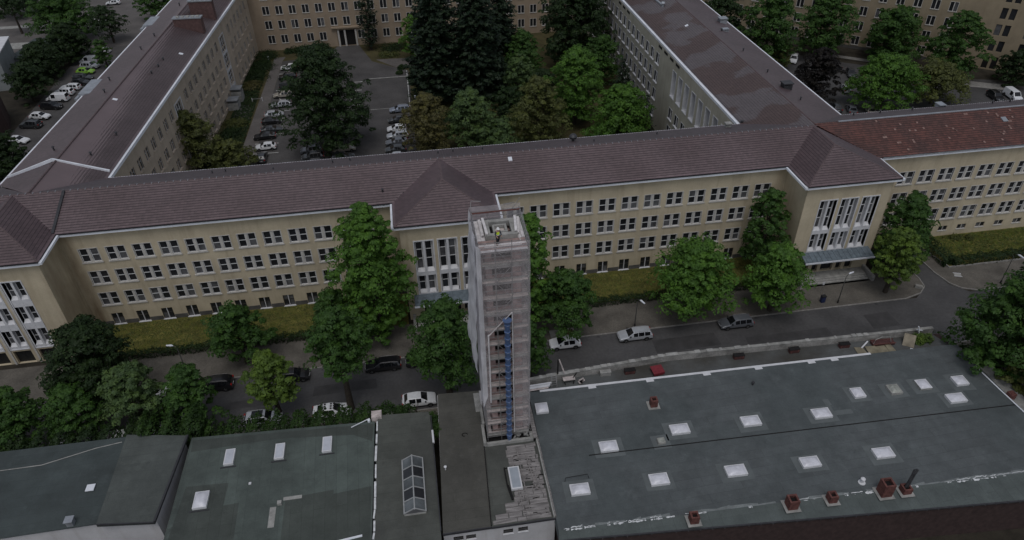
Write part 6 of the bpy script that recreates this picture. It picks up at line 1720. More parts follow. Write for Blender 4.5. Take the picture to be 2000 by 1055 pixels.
for a in [
 ('hatch', 'white', 16.85, 68.75, 0, 180, 'white hatchback at the kerb just right of the tower, parked under a street tree', G1_),
 ('wagon', 'silver', 26.45, 68.75, 0, 180, 'silver estate car with roof rails beside the street lamp', G1_),
 ('wagon', 'grey', 40.75, 68.8, 0, 180, 'dark grey estate car, rightmost car on the street', G1_),
 ('wagon', 'black', -7.2, 68.7, 0, 180, 'black estate car on the street between two trees left of the tower', G1_),
 ('hatch', 'black', -2.2, 68.8, 0, 180, 'black car mostly hidden behind the round tree left of the tower', G1_),
 ('suv', 'black', -28.2, 68.7, 0, 180, 'tall black car at the far kerb, leftmost black one', G1_),
 ('hatch', 'black', -18.6, 68.7, 0, 0, 'black hatchback half hidden by the small yellow green street tree', G1_),
 ('hatch', 'white', -33.6, 68.7, 0, 180, 'white car under leaves behind the left street lamp', G1_),
 ('suv', 'silver', -21.5, 61.75, 0, 0, 'silver car with glass sunroof at the near kerb above the green roof', G1_),
 ('sedan', 'white', -13.4, 61.75, 0, 0, 'white saloon with dark square plates on its roof behind the hedge', G1_),
 ('hatch', 'white', -2.9, 61.8, 0, 0, 'white hatchback at the near kerb beside the annex left of the tower', G1_),
 ('sedan', 'white', -37.2, 61.7, 0, 0, 'white saloon parked behind the dark shed roof', G1_),
 ('suv', 'silver', -43.3, 61.7, 0, 0, 'silver car parked left of the white saloon behind the dark shed', G1_),
 ('hatch', 'white', -31.9, 61.7, 0, 0, 'pale car almost hidden beneath the leafy tree behind the shed roof', G1_),
 ('hatch', 'silver', -48.6, 61.7, 0, 0, 'leftmost silver car under the dense trees at the near kerb', G1_),
 ('sedan', 'white', -29.5, 182.4, CZ, 183, 'white car farthest back in the left row of the courtyard', G2_),
 ('suv', 'black', -29.4, 176.0, CZ, 183, 'black car second from the back in the courtyard left row', G2_),
 ('van', 'graphite', -28.4, 169.6, CZ, 3, 'dark van parked next to the pale estate in the courtyard', G2_, 'parked_van', 'van'),
 ('wagon', 'beige', -29.4, 165.0, CZ, 183, 'pale beige estate car behind the crossed out parking bay', G2_),
 ('wagon', 'silver', -29.4, 159.4, CZ, 183, 'silver estate car in front of the crossed out bay', G2_),
 ('hatch', 'silver', -30.4, 154.2, CZ, 3, 'light silver hatchback beside a black car, middle of the courtyard left row', G2_),
 ('hatch', 'black', -30.6, 150.9, CZ, 3, 'black hatchback next to the light silver hatchback in the courtyard', G2_),
 ('sedan', 'graphite', -30.1, 146.6, CZ, 3, 'charcoal saloon in the courtyard left row, bonnet to the trees', G2_),
 ('sedan', 'black', -31.2, 143.6, CZ, 183, 'long black saloon in the courtyard left row, nose to the path', G2_),
 ('hatch', 'white', -30.4, 138.6, CZ, 183, 'white hatchback nearest in the courtyard left row', G2_),
 ('hatch', 'graphite', -30.6, 134.2, CZ, 90, 'dark car half under bushes at the near end of courtyard left row', G2_),
 ('suv', 'grey', -21.0, 135.3, CZ, 183, 'grey car under the big courtyard tree, rearmost of three', G2_),
 ('suv', 'graphite', -20.6, 132.3, CZ, 183, 'dark grey car under the big courtyard tree, middle of three', G2_),
 ('wagon', 'grey', -20.5, 129.2, CZ, 183, 'grey car under the big courtyard tree, just above the roof edge', G2_),
 ('wagon', 'beige', -14.5, 134.9, CZ, 3, 'beige estate car right of the big courtyard tree trunk', G2_),
 ('wagon', 'graphite', -14.6, 131.3, CZ, 3, 'dark estate car with bright roof rails right of the big courtyard tree', G2_),
 ('wagon', 'bluegrey', -2.8, 151.8, CZ, 183, 'blue grey estate car, rearmost in the right row of the courtyard', G2_),
 ('hatch', 'graphite', -3.4, 146.5, CZ, 183, 'dark hatchback second in the courtyard right row', G2_),
 ('hatch', 'white', -3.7, 142.1, CZ, 183, 'white hatchback under the brown tree in the courtyard right row', G2_),
 ('wagon', 'silver', -3.6, 138.9, CZ, 183, 'silver car beside the white hatchback in the courtyard right row', G2_),
 ('sedan', 'grey', -3.9, 135.9, CZ, 183, 'grey saloon in the near part of the courtyard right row', G2_),
 ('hatch', 'graphite', -4.2, 132.6, CZ, 183, 'dark car second nearest the roof in the courtyard right row', G2_),
 ('hatch', 'silver', -4.5, 129.4, CZ, 183, 'silver car nearest the roof in the courtyard right row', G2_),
 ('sedan', 'white', -80.2, 146.9, 0, -18, 'white saloon nearest the dark tree in the left car park', G3_),
 ('suv', 'graphite', -80.2, 154.0, 0, 168, 'dark grey off-roader in the left car park next to brick building', G3_),
 ('hatch', 'white', -79.9, 158.3, 0, -12, 'white hatchback between two dark cars in the left car park', G3_),
 ('suv', 'black', -79.2, 163.4, 0, -12, 'black car behind white hatchback in the left car park', G3_),
 ('van', 'white', -79.2, 167.6, 0, 172, 'white panel van in the left car park', G3_, 'parked_van', 'van'),
 ('suv', 'white', -79.0, 171.0, 0, 172, 'white off-roader directly behind the panel van in the left car park', G3_),
 ('wagon', 'white', -78.6, 174.0, 0, 172, 'white estate car behind the white off-roader in the left car park', G3_),
 ('hatch', 'black', -77.2, 176.8, 0, -10, 'black hatchback, nearer of two between white and lime cars', G3_),
 ('wagon', 'graphite', -77.6, 180.0, 0, -10, 'charcoal estate car in front of the lime green car', G3_),
 ('hatch', 'lime', -78.2, 184.0, 0, -10, 'bright lime green hatchback in the left car park', G3_),
 ('suv', 'silver', -78.2, 187.4, 0, -10, 'silver off-roader just behind the lime green car', G3_),
 ('van', 'silver', -79.2, 191.0, 0, 172, 'silver van deepest in the left car park under trees', G3_, 'parked_van', 'van'),
 ('hatch', 'white', -78.4, 198.3, 0, 172, 'white car at the far end of the left car park', G3_),
 ('hatch', 'white', -87.6, 242.2, 0, 188, 'white hatchback on the street at the top left', G5_),
 ('suv', 'black', -90.4, 250.0, 0, 188, 'black car above the white hatchback at top left', G5_),
 ('suv', 'white', 93.3, 158.4, 0, 235, 'white off-roader under the trees just beyond the right wing roof', G4_),
 ('sedan', 'black', 99.4, 150.0, 0, 215, 'black saloon left of the dark hatchback in the right car park', G4_),
 ('hatch', 'graphite', 102.2, 147.8, 0, 250, 'dark hatchback beside the red car in the right car park', G4_),
 ('hatch', 'red', 105.0, 146.3, 0, 250, 'red car beside the dark hatchback in the right car park', G4_),
 ('hatch', 'silver', 96.5, 139.8, 0, 75, 'silver hatchback standing alone in the middle of the right car park', G4_),
 ('hatch', 'graphite', 89.4, 131.0, 0, 75, 'dark car under purple tree at the near edge of right car park', G4_),
 ('sedan', 'grey', 92.0, 129.4, 0, 70, 'grey saloon close to the roof edge in the right car park', G4_),
 ('hatch', 'beige', 95.6, 128.4, 0, 70, 'beige car partly under the bright tree in the right car park', G4_),
 ('suv', 'black', 125.6, 129.6, 0, 262, 'black off-roader beside the white van at the far right', G4_),
 ('van', 'white', 129.4, 129.2, 0, 262, 'white van beside the black off-roader at the far right', G4_, 'parked_van', 'van'),
]: car(*a)
# extras that single cars out
for c in [o for o in COL.objects if o.get('label', '').startswith('silver car with glass sunroof')]:
    b = MB(); b.box(-1.15, .15, -.50, .50, 1.655, 1.668); link('sunroof', b.mesh('sunroof', CARGLASS), c)
for c in [o for o in COL.objects if o.get('label', '').startswith('white saloon with dark square')]:
    for i in range(5):
        for j in range(3):
            if i == 2: continue
            b = MB(); b.box(-1.2 + i * .36, -.98 + i * .36, -.48 + j * .36, -.26 + j * .36, 1.425 - .02 * (i == 0), 1.455 - .02 * (i == 0)); link('roof_plate', b.mesh('roof_plate', CARTRIM), c)

# ================================================================== TREES AND PLANTS
TS = 'trees along the street'; TC = 'trees in the courtyard'; TLF = 'trees by the left car park'; TR = 'trees by the right car park'
T = make_tree
# --- street
T('tall_tree', 'tallest bright green tree, a full column of leaves left of the tower', -7.4, 75.0, .1, 20.6, 9.8, 'bright', 'tall', 1, .06, 2.2, .46, TS, lobes=56)
T('street_tree', 'dense round dark green tree directly left of the tower foot', .9, 62.6, .1, 14.6, 8.6, 'mid', 'egg', 2, .22, 1.6, .42, TS, lobes=40)
T('tall_tree', 'bright tree peeping out behind the right side of the tower', 12.6, 74.0, .1, 17.6, 7.4, 'bright', 'tall', 3, .08, 1.7, .46, TS, lobes=40)
T('street_tree', 'small dark tree low behind the right edge of the tower', 11.2, 63.9, .1, 8.6, 5.6, 'mid', 'dome', 4, .25, 1.1, .4, TS)
T('street_tree', 'neat domed street tree standing above the white hatchback', 17.3, 71.0, .1, 10.3, 8.0, 'mid', 'dome', 5, .24, 1.6, .42, TS, lobes=32)
T('street_tree', 'broad dense tree right of the street lamp before the lawn', 35.0, 71.6, .1, 12.2, 10.8, 'bright', 'dome', 6, .22, 2.0, .44, TS, lobes=42)
T('garden_tree', 'slim tree close to facade beside right pavilion corner', 48.6, 79.6, .1, 14.2, 6.8, 'mid', 'egg', 7, .14, 1.3, .42, TS, lobes=34)
T('street_tree', 'light leaved tree on pavement left of the right entrance', 46.7, 70.9, .1, 10.8, 8.6, 'bright', 'dome', 8, .22, 1.5, .44, TS, lobes=32)
T('street_tree', 'open light green tree right of the entrance canopy', 64.8, 71.9, .1, 10.8, 6.8, 'yellow', 'egg', 9, .24, 1.1, .42, TS, lobes=24)
T('garden_tree', 'dark rounded tree in the corner right of the right pavilion', 69.4, 77.6, .1, 12.2, 8.8, 'mid', 'dome', 10, .1, 1.7, .44, TS, lobes=34)
T('large_tree', 'big dark tree at the right border overhanging the hall roof', 66.6, 52.6, 0, 17.6, 12.0, 'mid', 'dome', 11, .15, 2.0, .5, TS, lobes=44)
T('large_tree', 'lighter green tree lowest at the right border', 68.2, 46.6, 0, 14.6, 10.5, 'olive', 'dome', 12, .15, 1.6, .5, TS, lobes=34)
T('large_tree', 'dark tree at right border beside the far pavement', 78.6, 61.6, 0, 12.2, 8.6, 'dark', 'dome', 13, .15, 1.5, .46, TS, lobes=30)
T('street_tree', 'heavy dark tree before the left pavilion corner', -40.4, 67.6, .1, 13.0, 9.4, 'dark', 'egg', 14, .14, 1.9, .44, TS, lobes=40)
T('street_tree', 'rounded dark tree between the left lawn and left street lamp', -24.9, 72.6, .1, 9.2, 7.6, 'mid', 'dome', 15, .26, 1.4, .42, TS, lobes=28)
T('street_tree', 'small yellow green tree above the silver car with sunroof', -19.6, 62.4, .1, 10.2, 5.8, 'yellow', 'egg', 16, .3, 1.2, .4, TS, lobes=24)
T('street_tree', 'leaning long trunked tree behind white saloon with roof plates', -11.2, 62.3, .1, 15.6, 7.0, 'mid', 'egg', 17, .42, 1.5, .42, TS, lobes=32)
T('garden_tree', 'small tree tucked at lower left of the tallest tree', -13.2, 74.6, .1, 8.6, 6.4, 'mid', 'dome', 31, .12, 1.3, .4, TS, lobes=24)
T('street_tree', 'pale green tree over the near kerb right of the dark tree', -34.6, 62.2, .1, 10.6, 7.2, 'grey', 'dome', 18, .28, 1.4, .42, TS, lobes=28)
T('street_tree', 'wispy tree beside black car at the near kerb', -28.6, 62.0, .1, 9.6, 6.6, 'mid', 'dome', 19, .25, 1.2, .4, TS, lobes=26)
T('street_tree', 'leafy tree at the left border above the shed roof', -48.0, 62.2, .1, 9.0, 7.4, 'mid', 'dome', 20, .26, 1.4, .42, TS, lobes=28)
T('street_tree', 'olive topped tree between border tree and pale tree', -41.5, 62.6, .1, 8.4, 6.6, 'mid', 'dome', 21, .26, 1.2, .42, TS, lobes=26)
T('street_tree', 'dark tree at the extreme left border over the near kerb', -53.5, 62.2, .1, 8.6, 7.4, 'mid', 'dome', 22, .26, 1.2, .42, TS, lobes=26)
# --- courtyard
T('broad_tree', 'very large dark broad tree in the middle of the courtyard parking', -16.8, 136.2, CZ, 21.0, 17.5, 'deep', 'dome', 30, .1, 2.2, .55, TC, lobes=52)
T('broad_tree', 'olive multi crowned tree against the near end of left wing', -42.2, 131.2, CZ, 12.2, 12.4, 'olive', 'dome', 32, .1, 1.8, .45, TC, lobes=34)
T('broad_tree', 'low olive tree right of the multi crowned tree above main roof', -35.2, 129.8, CZ, 6.6, 8.0, 'olive', 'dome', 33, .1, 1.4, .45, TC, lobes=26)
make_conifer('spruce_tree', 'huge dark spruce, left one of the tall pair in the courtyard', 6.6, 156.4, CZ, 38.0, 15.5, 'conifer', 34, .8, TC)
make_conifer('spruce_tree', 'huge dark spruce, right one of the tall pair in the courtyard', 15.0, 155.2, CZ, 36.0, 17.0, 'conifer', 35, .8, TC)
make_conifer('spruce_tree', 'smaller dark spruce behind the right tall spruce', 22.0, 166.0, CZ, 30.0, 12.0, 'conifer', 36, .75, TC)
make_conifer('cypress_tree', 'dark narrow column tree beside the rear doorway', -9.3, 192.6, CZ, 15.5, 5.6, 'conifer', 37, .45, TC, shape='column')
T('broad_tree', 'fresh bright green tree left of the tall spruces at the back', 2.6, 183.5, CZ, 11.4, 8.0, 'bright', 'egg', 38, .1, 1.5, .45, TC, lobes=30)
T('broad_tree', 'mid green tree right of the tall spruces before rear wall', 26.6, 161.5, CZ, 12.8, 10.6, 'mid', 'dome', 39, .12, 1.6, .5, TC, lobes=34)
T('broad_tree', 'feathery light tree in front of the mid green tree', 24.0, 150.0, CZ, 11.6, 7.6, 'grey', 'egg', 40, .12, 1.3, .45, TC, lobes=26)
T('broad_tree', 'near black broad tree beside the back of the right wing', 41.6, 171.0, CZ, 22.0, 18.0, 'deep', 'egg', 41, .1, 2.4, .6, TC, lobes=60)
T('broad_tree', 'tall bright topped tree in the right middle of the courtyard', 34.0, 138.4, CZ, 16.6, 11.6, 'bright', 'egg', 42, .1, 1.9, .5, TC, lobes=42)
T('broad_tree', 'soft green tree near the right wing behind bright topped tree', 44.2, 156.5, CZ, 12.4, 9.6, 'mid', 'egg', 43, .12, 1.5, .48, TC, lobes=30)
T('broad_tree', 'grey green lumpy tree, centre front of the courtyard', 11.2, 130.4, CZ, 12.6, 10.6, 'grey', 'dome', 44, .12, 1.8, .48, TC, lobes=36)
T('broad_tree', 'brownish withered tree beside the courtyard right car row', 2.6, 130.8, CZ, 12.4, 11.0, 'brown', 'egg', 45, .08, 1.7, .42, TC, lobes=36)
T('broad_tree', 'low bright tree just above the main roof edge at courtyard centre', 16.4, 126.6, CZ, 7.6, 9.6, 'grey', 'dome', 46, .1, 1.4, .45, TC, lobes=28)
T('broad_tree', 'olive yellow tree with bare twigs right of courtyard centre', 24.4, 129.4, CZ, 14.6, 11.4, 'olive', 'egg', 47, .08, 1.7, .45, TC, lobes=38)
T('broad_tree', 'domed layered green tree at the right front of the courtyard', 41.2, 128.2, CZ, 12.0, 13.0, 'bright', 'dome', 48, .1, 2.0, .5, TC, lobes=42)
make_conifer('pine_tree', 'dark bushy pine leaning on the right wing wall', 46.4, 146.0, CZ, 10.6, 8.0, 'conifer', 49, .5, TC)
make_conifer('pine_tree', 'small dark conifer below the tall slit windows', 47.2, 131.0, CZ, 8.6, 5.4, 'conifer', 50, .45, TC)
T('broad_tree', 'dim understorey tree behind the olive yellow tree', 20.0, 141.0, CZ, 8.0, 9.0, 'deep', 'dome', 51, .1, 1.3, .5, TC, lobes=26)
T('broad_tree', 'dim tree between the spruces and the bright topped tree', 29.0, 147.0, CZ, 9.0, 9.0, 'dark', 'dome', 52, .1, 1.3, .5, TC, lobes=26)
# --- left car park and the street beyond
T('large_tree', 'wide bright green tree at the top left beside the street', -91.0, 212.0, 0, 11.8, 16.5, 'mid', 'dome', 60, .15, 2.0, .6, TLF, lobes=44)
T('park_tree', 'dark tree below the wide tree behind parked cars', -84.2, 193.5, 0, 8.8, 11.4, 'dark', 'dome', 61, .12, 1.5, .55, TLF, lobes=30)
T('park_tree', 'dark tree beside the grey block behind white cars', -86.5, 183.0, 0, 8.4, 10.6, 'dark', 'dome', 62, .12, 1.5, .55, TLF, lobes=30)
T('park_tree', 'dark green tree between the brick building and the white van', -84.8, 168.6, 0, 8.6, 9.0, 'dark', 'dome', 63, .12, 1.4, .5, TLF, lobes=28)
T('park_tree', 'sparse very dark tree over the far end of the car park', -77.6, 206.0, 0, 9.4, 10.0, 'deep', 'dome', 64, .3, 1.1, .5, TLF, lobes=24)
T('park_tree', 'bright tree at the head of the left wing beyond its roof', -70.2, 224.0, 0, 9.6, 9.4, 'mid', 'dome', 65, .15, 1.4, .55, TLF, lobes=28)
T('park_tree', 'thin dark tree with bare leaning trunk at top left corner', -105.6, 219.0, 0, 10.2, 9.4, 'deep', 'dome', 66, .5, .8, .5, TLF, lobes=18)
T('park_tree', 'young light tree beside the far cars near left wing eave', -74.2, 187.4, 0, 6.6, 5.0, 'mid', 'egg', 67, .15, .9, .42, TLF, lobes=18)
T('park_tree', 'deep green bush-like tree at the near end of the car park', -75.2, 131.2, 0, 9.0, 8.6, 'deep', 'dome', 68, .1, 1.6, .5, TLF, lobes=32)
T('park_tree', 'dark tree at the left border behind the street', -112.0, 236.0, 0, 11.0, 14.0, 'deep', 'dome', 69, .15, 1.4, .6, TLF, lobes=30)
T('park_tree', 'dark tree above the white hatchback at the top edge', -98.0, 262.0, 0, 12.0, 16.0, 'deep', 'dome', 70, .15, 1.4, .65, TLF, lobes=30)
# --- right car park
T('large_tree', 'tall green tree left of the tan building beyond right wing', 84.6, 156.8, 0, 18.0, 14.0, 'mid', 'egg', 80, .12, 1.8, .58, TR, lobes=40)
T('large_tree', 'second tall tree from the left in front of the tan building', 100.0, 159.0, 0, 16.2, 13.0, 'mid', 'egg', 81, .12, 1.8, .58, TR, lobes=40)
T('large_tree', 'third tree in front of the tan building, middle of its facade', 114.8, 153.4, 0, 13.0, 14.0, 'mid', 'egg', 82, .1, 1.8, .56, TR, lobes=38)
T('large_tree', 'pointed tree rightmost in front of the tan building', 122.0, 141.0, 0, 15.2, 12.6, 'mid', 'egg', 83, .1, 1.8, .55, TR, lobes=38)
T('park_tree', 'bright green spreading tree in the middle of the right car park', 98.6, 129.6, 0, 11.2, 14.0, 'bright', 'dome', 84, .15, 1.8, .52, TR, lobes=38)
T('park_tree', 'olive spreading tree right of the bright one in the car park', 110.6, 130.0, 0, 9.0, 12.6, 'olive', 'dome', 85, .18, 1.4, .5, TR, lobes=30)
T('park_tree', 'purple black leaved tree right of the right wing roof', 87.6, 138.0, 0, 10.6, 10.6, 'purple', 'dome', 86, .1, 1.6, .5, TR, lobes=32)
T('park_tree', 'small olive bush-like tree left of the white off-roader', 88.0, 156.4, 0, 5.6, 7.0, 'olive', 'dome', 87, .1, 1.2, .45, TR, lobes=22)
T('park_tree', 'dark small tree at the right border beside the white van', 135.0, 136.0, 0, 7.6, 9.6, 'dark', 'dome', 88, .1, 1.4, .5, TR, lobes=26)
T('large_tree', 'dark tree behind the left tall tree near the right wing end', 78.0, 170.0, 0, 14.0, 12.0, 'deep', 'dome', 89, .1, 1.5, .6, TR, lobes=34)
# --- shrubs under the left wing, by the rear door
rr = random.Random(5)
SH = 'shrubs beside the left wing'
for i, (l, s, w, d, h, lf, lb) in enumerate((
    (2.7, 36.5, 4.0, 6.0, 1.9, 'dark', 'dark shrub nearest the multi crowned tree beside the left wing'), (2.8, 43.0, 4.2, 6.0, 1.7, 'dark', 'dark shrub below the lower windows of the left wing'),
    (2.9, 49.0, 4.2, 5.4, 1.6, 'deep', 'dark shrub third from the front in the wing bed'), (3.0, 55.0, 4.0, 4.6, 1.2, 'olive', 'olive low shrub just before the stair porch of the left wing'),
    (3.0, 75.0, 4.2, 4.4, 1.4, 'brown', 'yellow brown shrub just past the stair porch of the left wing'), (3.0, 80.5, 4.4, 5.6, 1.6, 'dark', 'dark shrub behind the yellow brown one by the left wing'),
    (3.2, 87.0, 5.0, 6.6, 1.9, 'deep', 'large dark shrub near back corner of the left wing'), (3.2, 94.0, 5.4, 5.4, 2.1, 'deep', 'rearmost dark shrub in the back corner of courtyard'))):
    p = LP(l, s, CZ); make_bush('shrub', lb, *p, w, d, h, lf, 100 + i, 1500, .34, SH, rotL - math.pi / 2)
for i, (x, y, w, d, h, lf, lb) in enumerate(((-29.5, 195.0, 9, 2.8, 1.8, 'deep', 'dark hedge under the rear facade left of the doorway, outer part'), (-22.5, 194.6, 5.4, 3.0, 2.2, 'deep', 'dark clipped shrub beside the rear doorway'), (-3.5, 192.0, 7.5, 5.0, 1.6, 'dark', 'dark planting right of the column tree'), (-4.2, 186.8, 6.6, 2.6, 1.3, 'olive', 'low round edged bed before column tree'),
    (-1.2, 177.6, 2.6, 1.6, 1.1, 'deep', 'small dark hedge block at the corner of the courtyard parking'), (-2.2, 174.0, 1.2, 2.2, 1.0, 'deep', 'little dark shrub at the edge of courtyard asphalt'))):
    make_bush('shrub', lb, x, y, CZ, w, d, h, lf, 120 + i, 1600, .36, 'shrubs at the rear of the courtyard')
for i, (x, y, w, d, h, lf, lb) in enumerate(((5, 160, 9, 8, 1.5, 'deep', 'dim undergrowth below the left tall spruce'), (16, 161, 9, 8, 1.6, 'deep', 'dim undergrowth below the right tall spruce'), (8, 146, 10, 6, 1.2, 'deep', 'dark ground bushes before the tall spruces'), (22, 171, 10, 8, 2.2, 'dark', 'bushes in front of the rear facade right of spruces'), (34, 150, 9, 8, 2.0, 'deep', 'dark thicket between courtyard trees on the right'), (46, 138, 6, 8, 2.0, 'deep', 'dark thicket along the right wing foot'), (35.5, 127, 6, 5, 2.2, 'deep', 'dark bushes left of the domed layered tree'), (48, 124, 4, 6, 2.4, 'deep', 'dark bush between the domed tree and the wing wall'))):
    make_bush('shrub', lb, x, y, CZ, w, d, h, lf, 130 + i, 1900, .42, 'undergrowth in the courtyard')
# --- hedges, ivy and grass in front
H_ = make_bush
H_('hedge', 'clipped hedge between the left lawn and pavement', -27.5, 76.1, .1, 37.5, .9, 1.0, 'dark', 140, 9500, .24, 'street hedges', 0, 'hedge', True)
H_('hedge', 'clipped hedge between the right lawn and pavement', 31.0, 76.2, .1, 40.0, .9, 1.0, 'dark', 141, 9500, .24, 'street hedges', 0, 'hedge', True)
H_('hedge', 'hedge before the lawn at the far right block', 96.0, 76.4, .1, 35.0, 1.3, 1.1, 'dark', 142, 8500, .26, 'street hedges', 0, 'hedge', True)
H_('hedge', 'short hedge turning the corner beside the right driveway', 77.6, 79.6, .1, 2.0, 6.6, 1.2, 'deep', 143, 2600, .26, 'street hedges', 0, 'hedge', True)
H_('hedge', 'wild hedge along the green roof shed at the near kerb', -17.0, 57.6, .0, 20.0, 2.2, 4.2, 'ivy', 144, 10000, .32, 'wild hedges', R(-2), 'hedge', True)
H_('hedge', 'wild overgrowth behind the dark shed roof at the left', -42.0, 58.9, .0, 28.0, 1.8, 4.6, 'deep', 145, 8000, .34, 'wild hedges', 0, 'hedge', True)
H_('hedge', 'leafy corner growth between green roof and dark shed', -29.8, 58.0, .0, 6.0, 3.0, 5.8, 'ivy', 146, 4200, .34, 'wild hedges', 0, 'hedge', True)
H_('shrub', 'leafy bush wedged between the two annex roofs', -1.1, 53.6, 4.6, 1.0, 4.6, 1.2, 'ivy', 147, 1300, .24, 'roof plants')
H_('shrub', 'yellow green bush growing behind the lantern annex roof', -4.8, 56.8, 3.6, 5.4, 1.8, 2.4, 'ivy', 148, 2000, .28, 'roof plants')
H_('shrub', 'yellow green ivy clump at the right end of the terrace', 59.0, 57.0, TZ, 2.8, 1.4, 1.3, 'yellow', 149, 1500, .22, 'roof plants')
H_('shrub', 'small shrub at the foot of the small cellar windows far right', 84, 82.2, .1, 5, 1.4, .9, 'olive', 150, 900, .26, 'right garden shrubs')
def grass(name, rects, n, z, leaf, seed, hgt=.22):
    rng = np.random.default_rng(seed)
    ar = np.array([(r[1] - r[0]) * (r[3] - r[2]) for r in rects]); k = rng.choice(len(rects), n, p=ar / ar.sum())
    rc_ = np.array(rects)[k]
    c = np.stack([rng.uniform(rc_[:, 0], rc_[:, 1]), rng.uniform(rc_[:, 2], rc_[:, 3]), np.full(n, z) + rng.uniform(.01, hgt * .35, n)], 1)
    nn = np.stack([rng.normal(size=n), rng.normal(size=n), rng.uniform(1.2, 3.0, n)], 1)
    o = link(name, leaf_mesh(name, c.astype(np.float32), nn, rng.uniform(.6, 1.4, n) * hgt, LEAF[leaf], rng, aspect=.4)); o['kind'] = 'stuff'
    return o
LEAF['lawn'] = mat_leaf('leaf_lawn', (.115, .128, .038), .4); LEAF['lawn_green'] = mat_leaf('leaf_lawn_green', (.080, .105, .026), .4)
FR = [(-46, -4, 76.8, 83.4), (9.6, 51.8, 76.8, 83.4)]
grass('grass', FR, 34000, .13, 'lawn', 1, .20); grass('grass', FR, 16000, .13, 'lawn_green', 2, .22); grass('grass', [(78, 112, 77, 83.4)], 14000, .13, 'lawn_green', 3, .3)
grass('grass', [(.6, 30, 98, 176)], 16000, CZ, 'lawn_green', 4, .4)
grass('ground_cover', [(-40, -35.4, 130, 190)], 9000, CZ, 'dark', 5, .5)
grass('ground_cover', [(-52, 8, 57.5, 60.2)], 9000, 0, 'ivy', 6, .4)
grass('ground_cover', [(-30, 62, 20, 33)], 12000, 0, 'deep', 7, .6)

# ================================================================== STREET FURNITURE
def lamp(x, y, deg, h, label, z=.12, arm=1.3):
    t = thing('street_lamp', label, 'street lamp', (x, y, z), R(deg), 'street lamps', world=False)
    b = MB(); b.tube([(0, 0, 0), (0, 0, h * .5), (0, 0, h - .5), (.12, 0, h - .15), (.45, 0, h)], [.085, .065, .05, .045, .04], 8); link('pole', b.mesh('pole', mat('lamp_pole', (.075, .075, .07), .6, .2, 4), 60), t)
    b = MB(); b.lathe([(.12, 0), (.12, .5), (.09, .55)], (0, 0, 0), 8); link('base', b.mesh('base', CARTRIM), t)
    b = MB(); b.tube([(.40, 0, h - .02), (.62, 0, h + .05), (arm, 0, h - .02)], [.05, .13, .09], 8); link('lamp_head', b.mesh('lamp_head', EAVE, 60), t)
    b = MB(); b.box(.62, arm - .05, -.08, .08, h - .10, h - .06); link('lens', b.mesh('lens', HEADLAMP), t)
lamp(27.05, 70.75, -62, 5.0, 'street lamp with a white curved head beside silver estate car')
lamp(-31.9, 70.9, 165, 5.6, 'street lamp with white head before the left lawn among trees')
lamp(56.9, 70.8, 20, 5.0, 'street lamp in front of the right entrance steps')
lamp(82.4, 70.9, -75, 5.4, 'dark street lamp on the pavement at the far right corner')
block('litter_bin', 'dark blue litter bin on the pavement before the right entrance', 'bin', [('body', lambda b: b.prism([(-.28, -.24), (.28, -.24), (.3, .24), (-.3, .24)], .1, 1.05), mat('bin_blue', (.02, .03, .085), .5, .2, 4)), ('lid', lambda b: b.box(-.33, .33, -.28, .28, 1.06, 1.18), CARTRIM), ('post', lambda b: b.box(-.05, .05, .2, .28, 0, 1.4), STEEL)], None, (54.8, 71.3, .12))
block('notice_sign', 'small white sign on a thin post behind the blue bin', 'sign', [('post', lambda b: b.tube([(0, 0, 0), (0, 0, 2.0)], .035, 6), STEEL), ('plate', lambda b: b.box(-.16, .16, -.05, -.02, 1.6, 2.1), TRIM)], None, (55.6, 73.2, .12))
block('bollard', 'grey stone block on the rounded pavement corner by the driveway', 'block', [('block', lambda b: b.prism([(-.5, -.22), (.5, -.3), (.55, .2), (-.45, .28)], 0, .35), CONC), ('cap', lambda b: b.prism([(-.46, -.2), (.46, -.26), (.5, .17), (-.42, .24)], .35, .42), KERB)], None, (70.1, 72.0, .12), R(-30))
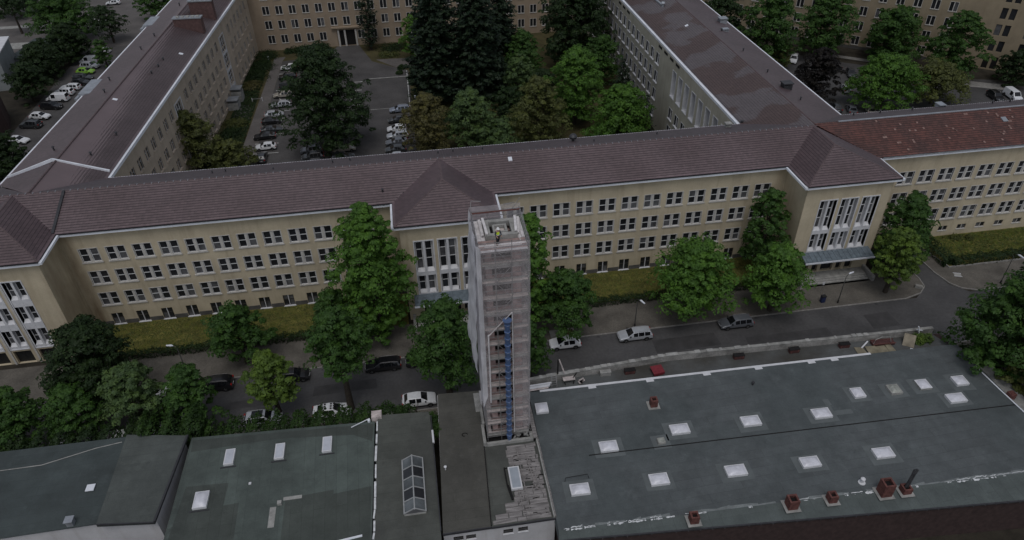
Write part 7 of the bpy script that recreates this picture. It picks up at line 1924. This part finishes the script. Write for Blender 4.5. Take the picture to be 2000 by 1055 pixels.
block('manhole_cover', 'pale square cover in the pavement right of the driveway', 'cover', [('plate', lambda b: b.box(-.5, .5, -.35, .35, 0, .03), CONC), ('frame', lambda b: (b.box(-.56, .56, -.42, -.36, 0, .04), b.box(-.56, .56, .36, .42, 0, .04)), EAVE)], None, (77.6, 73.8, .12), R(-20))
block('tree_planter', 'brick edged tree pit with pale slabs under the domed street tree', 'tree pit', [('slab', lambda b: b.box(-2.1, -.9, -.7, .9, 0, .1), CONC), ('edging', lambda b: (b.box(-.9, 1.1, -.8, -.66, 0, .18), b.box(-.9, 1.1, .7, .84, 0, .18), b.box(1.1, 1.24, -.8, .84, 0, .18)), WOODY), ('earth', lambda b: b.box(-.88, 1.08, -.65, .69, 0, .08), mat('ochre_earth', (.14, .11, .05), .95, .3, 2))], None, (17.4, 70.95, .12))
for i, (x, y, lb) in enumerate(((1.0, 180.0, 'white bicycle hoop nearest the column tree'), (3.0, 180.0, 'white bicycle hoop second from the column tree'), (5.2, 179.8, 'white bicycle hoop beneath the fresh bright tree'))):
    block('bicycle_hoop', lb, 'bicycle rack', [('hoop', lambda b: b.tube([(-.5, 0, 0), (-.5, 0, .85), (-.4, 0, 1.0), (.4, 0, 1.0), (.5, 0, .85), (.5, 0, 0)], .055, 6), EAVE), ('foot', lambda b: (b.box(-.6, -.4, -.1, .1, 0, .04), b.box(.4, .6, -.1, .1, 0, .04)), CONC)], None, (x, y, CZ), 0, 'bicycle hoops near the rear door')
for i, (x, y, lb) in enumerate(((.9, 166.8, 'white marker stone nearer the spruces by the asphalt'), (.9, 158.2, 'white marker stone nearer the blue grey estate'), (-35.8, 190.6, 'white post in the shrubs near the rear left corner'))):
    block('marker_post', lb, 'post', [('post', lambda b: b.box(-.14, .14, -.14, .14, 0, .7), TRIM), ('cap', lambda b: b.box(-.18, .18, -.18, .18, .7, .78), EAVE)], None, (x, y, CZ), 0, 'white posts in the courtyard')
block('barrier', 'dark bar with white end posts across the path by the left wing', 'barrier', [('post', lambda b: b.box(-1.2, -1.05, -.08, .08, 0, .9), TRIM), ('post', lambda b: b.box(1.05, 1.2, -.08, .08, 0, .9), TRIM), ('bar', lambda b: b.box(-1.05, 1.05, -.05, .05, .6, .72), STEEL)], None, (-35.2, 163.5, CZ + .004))
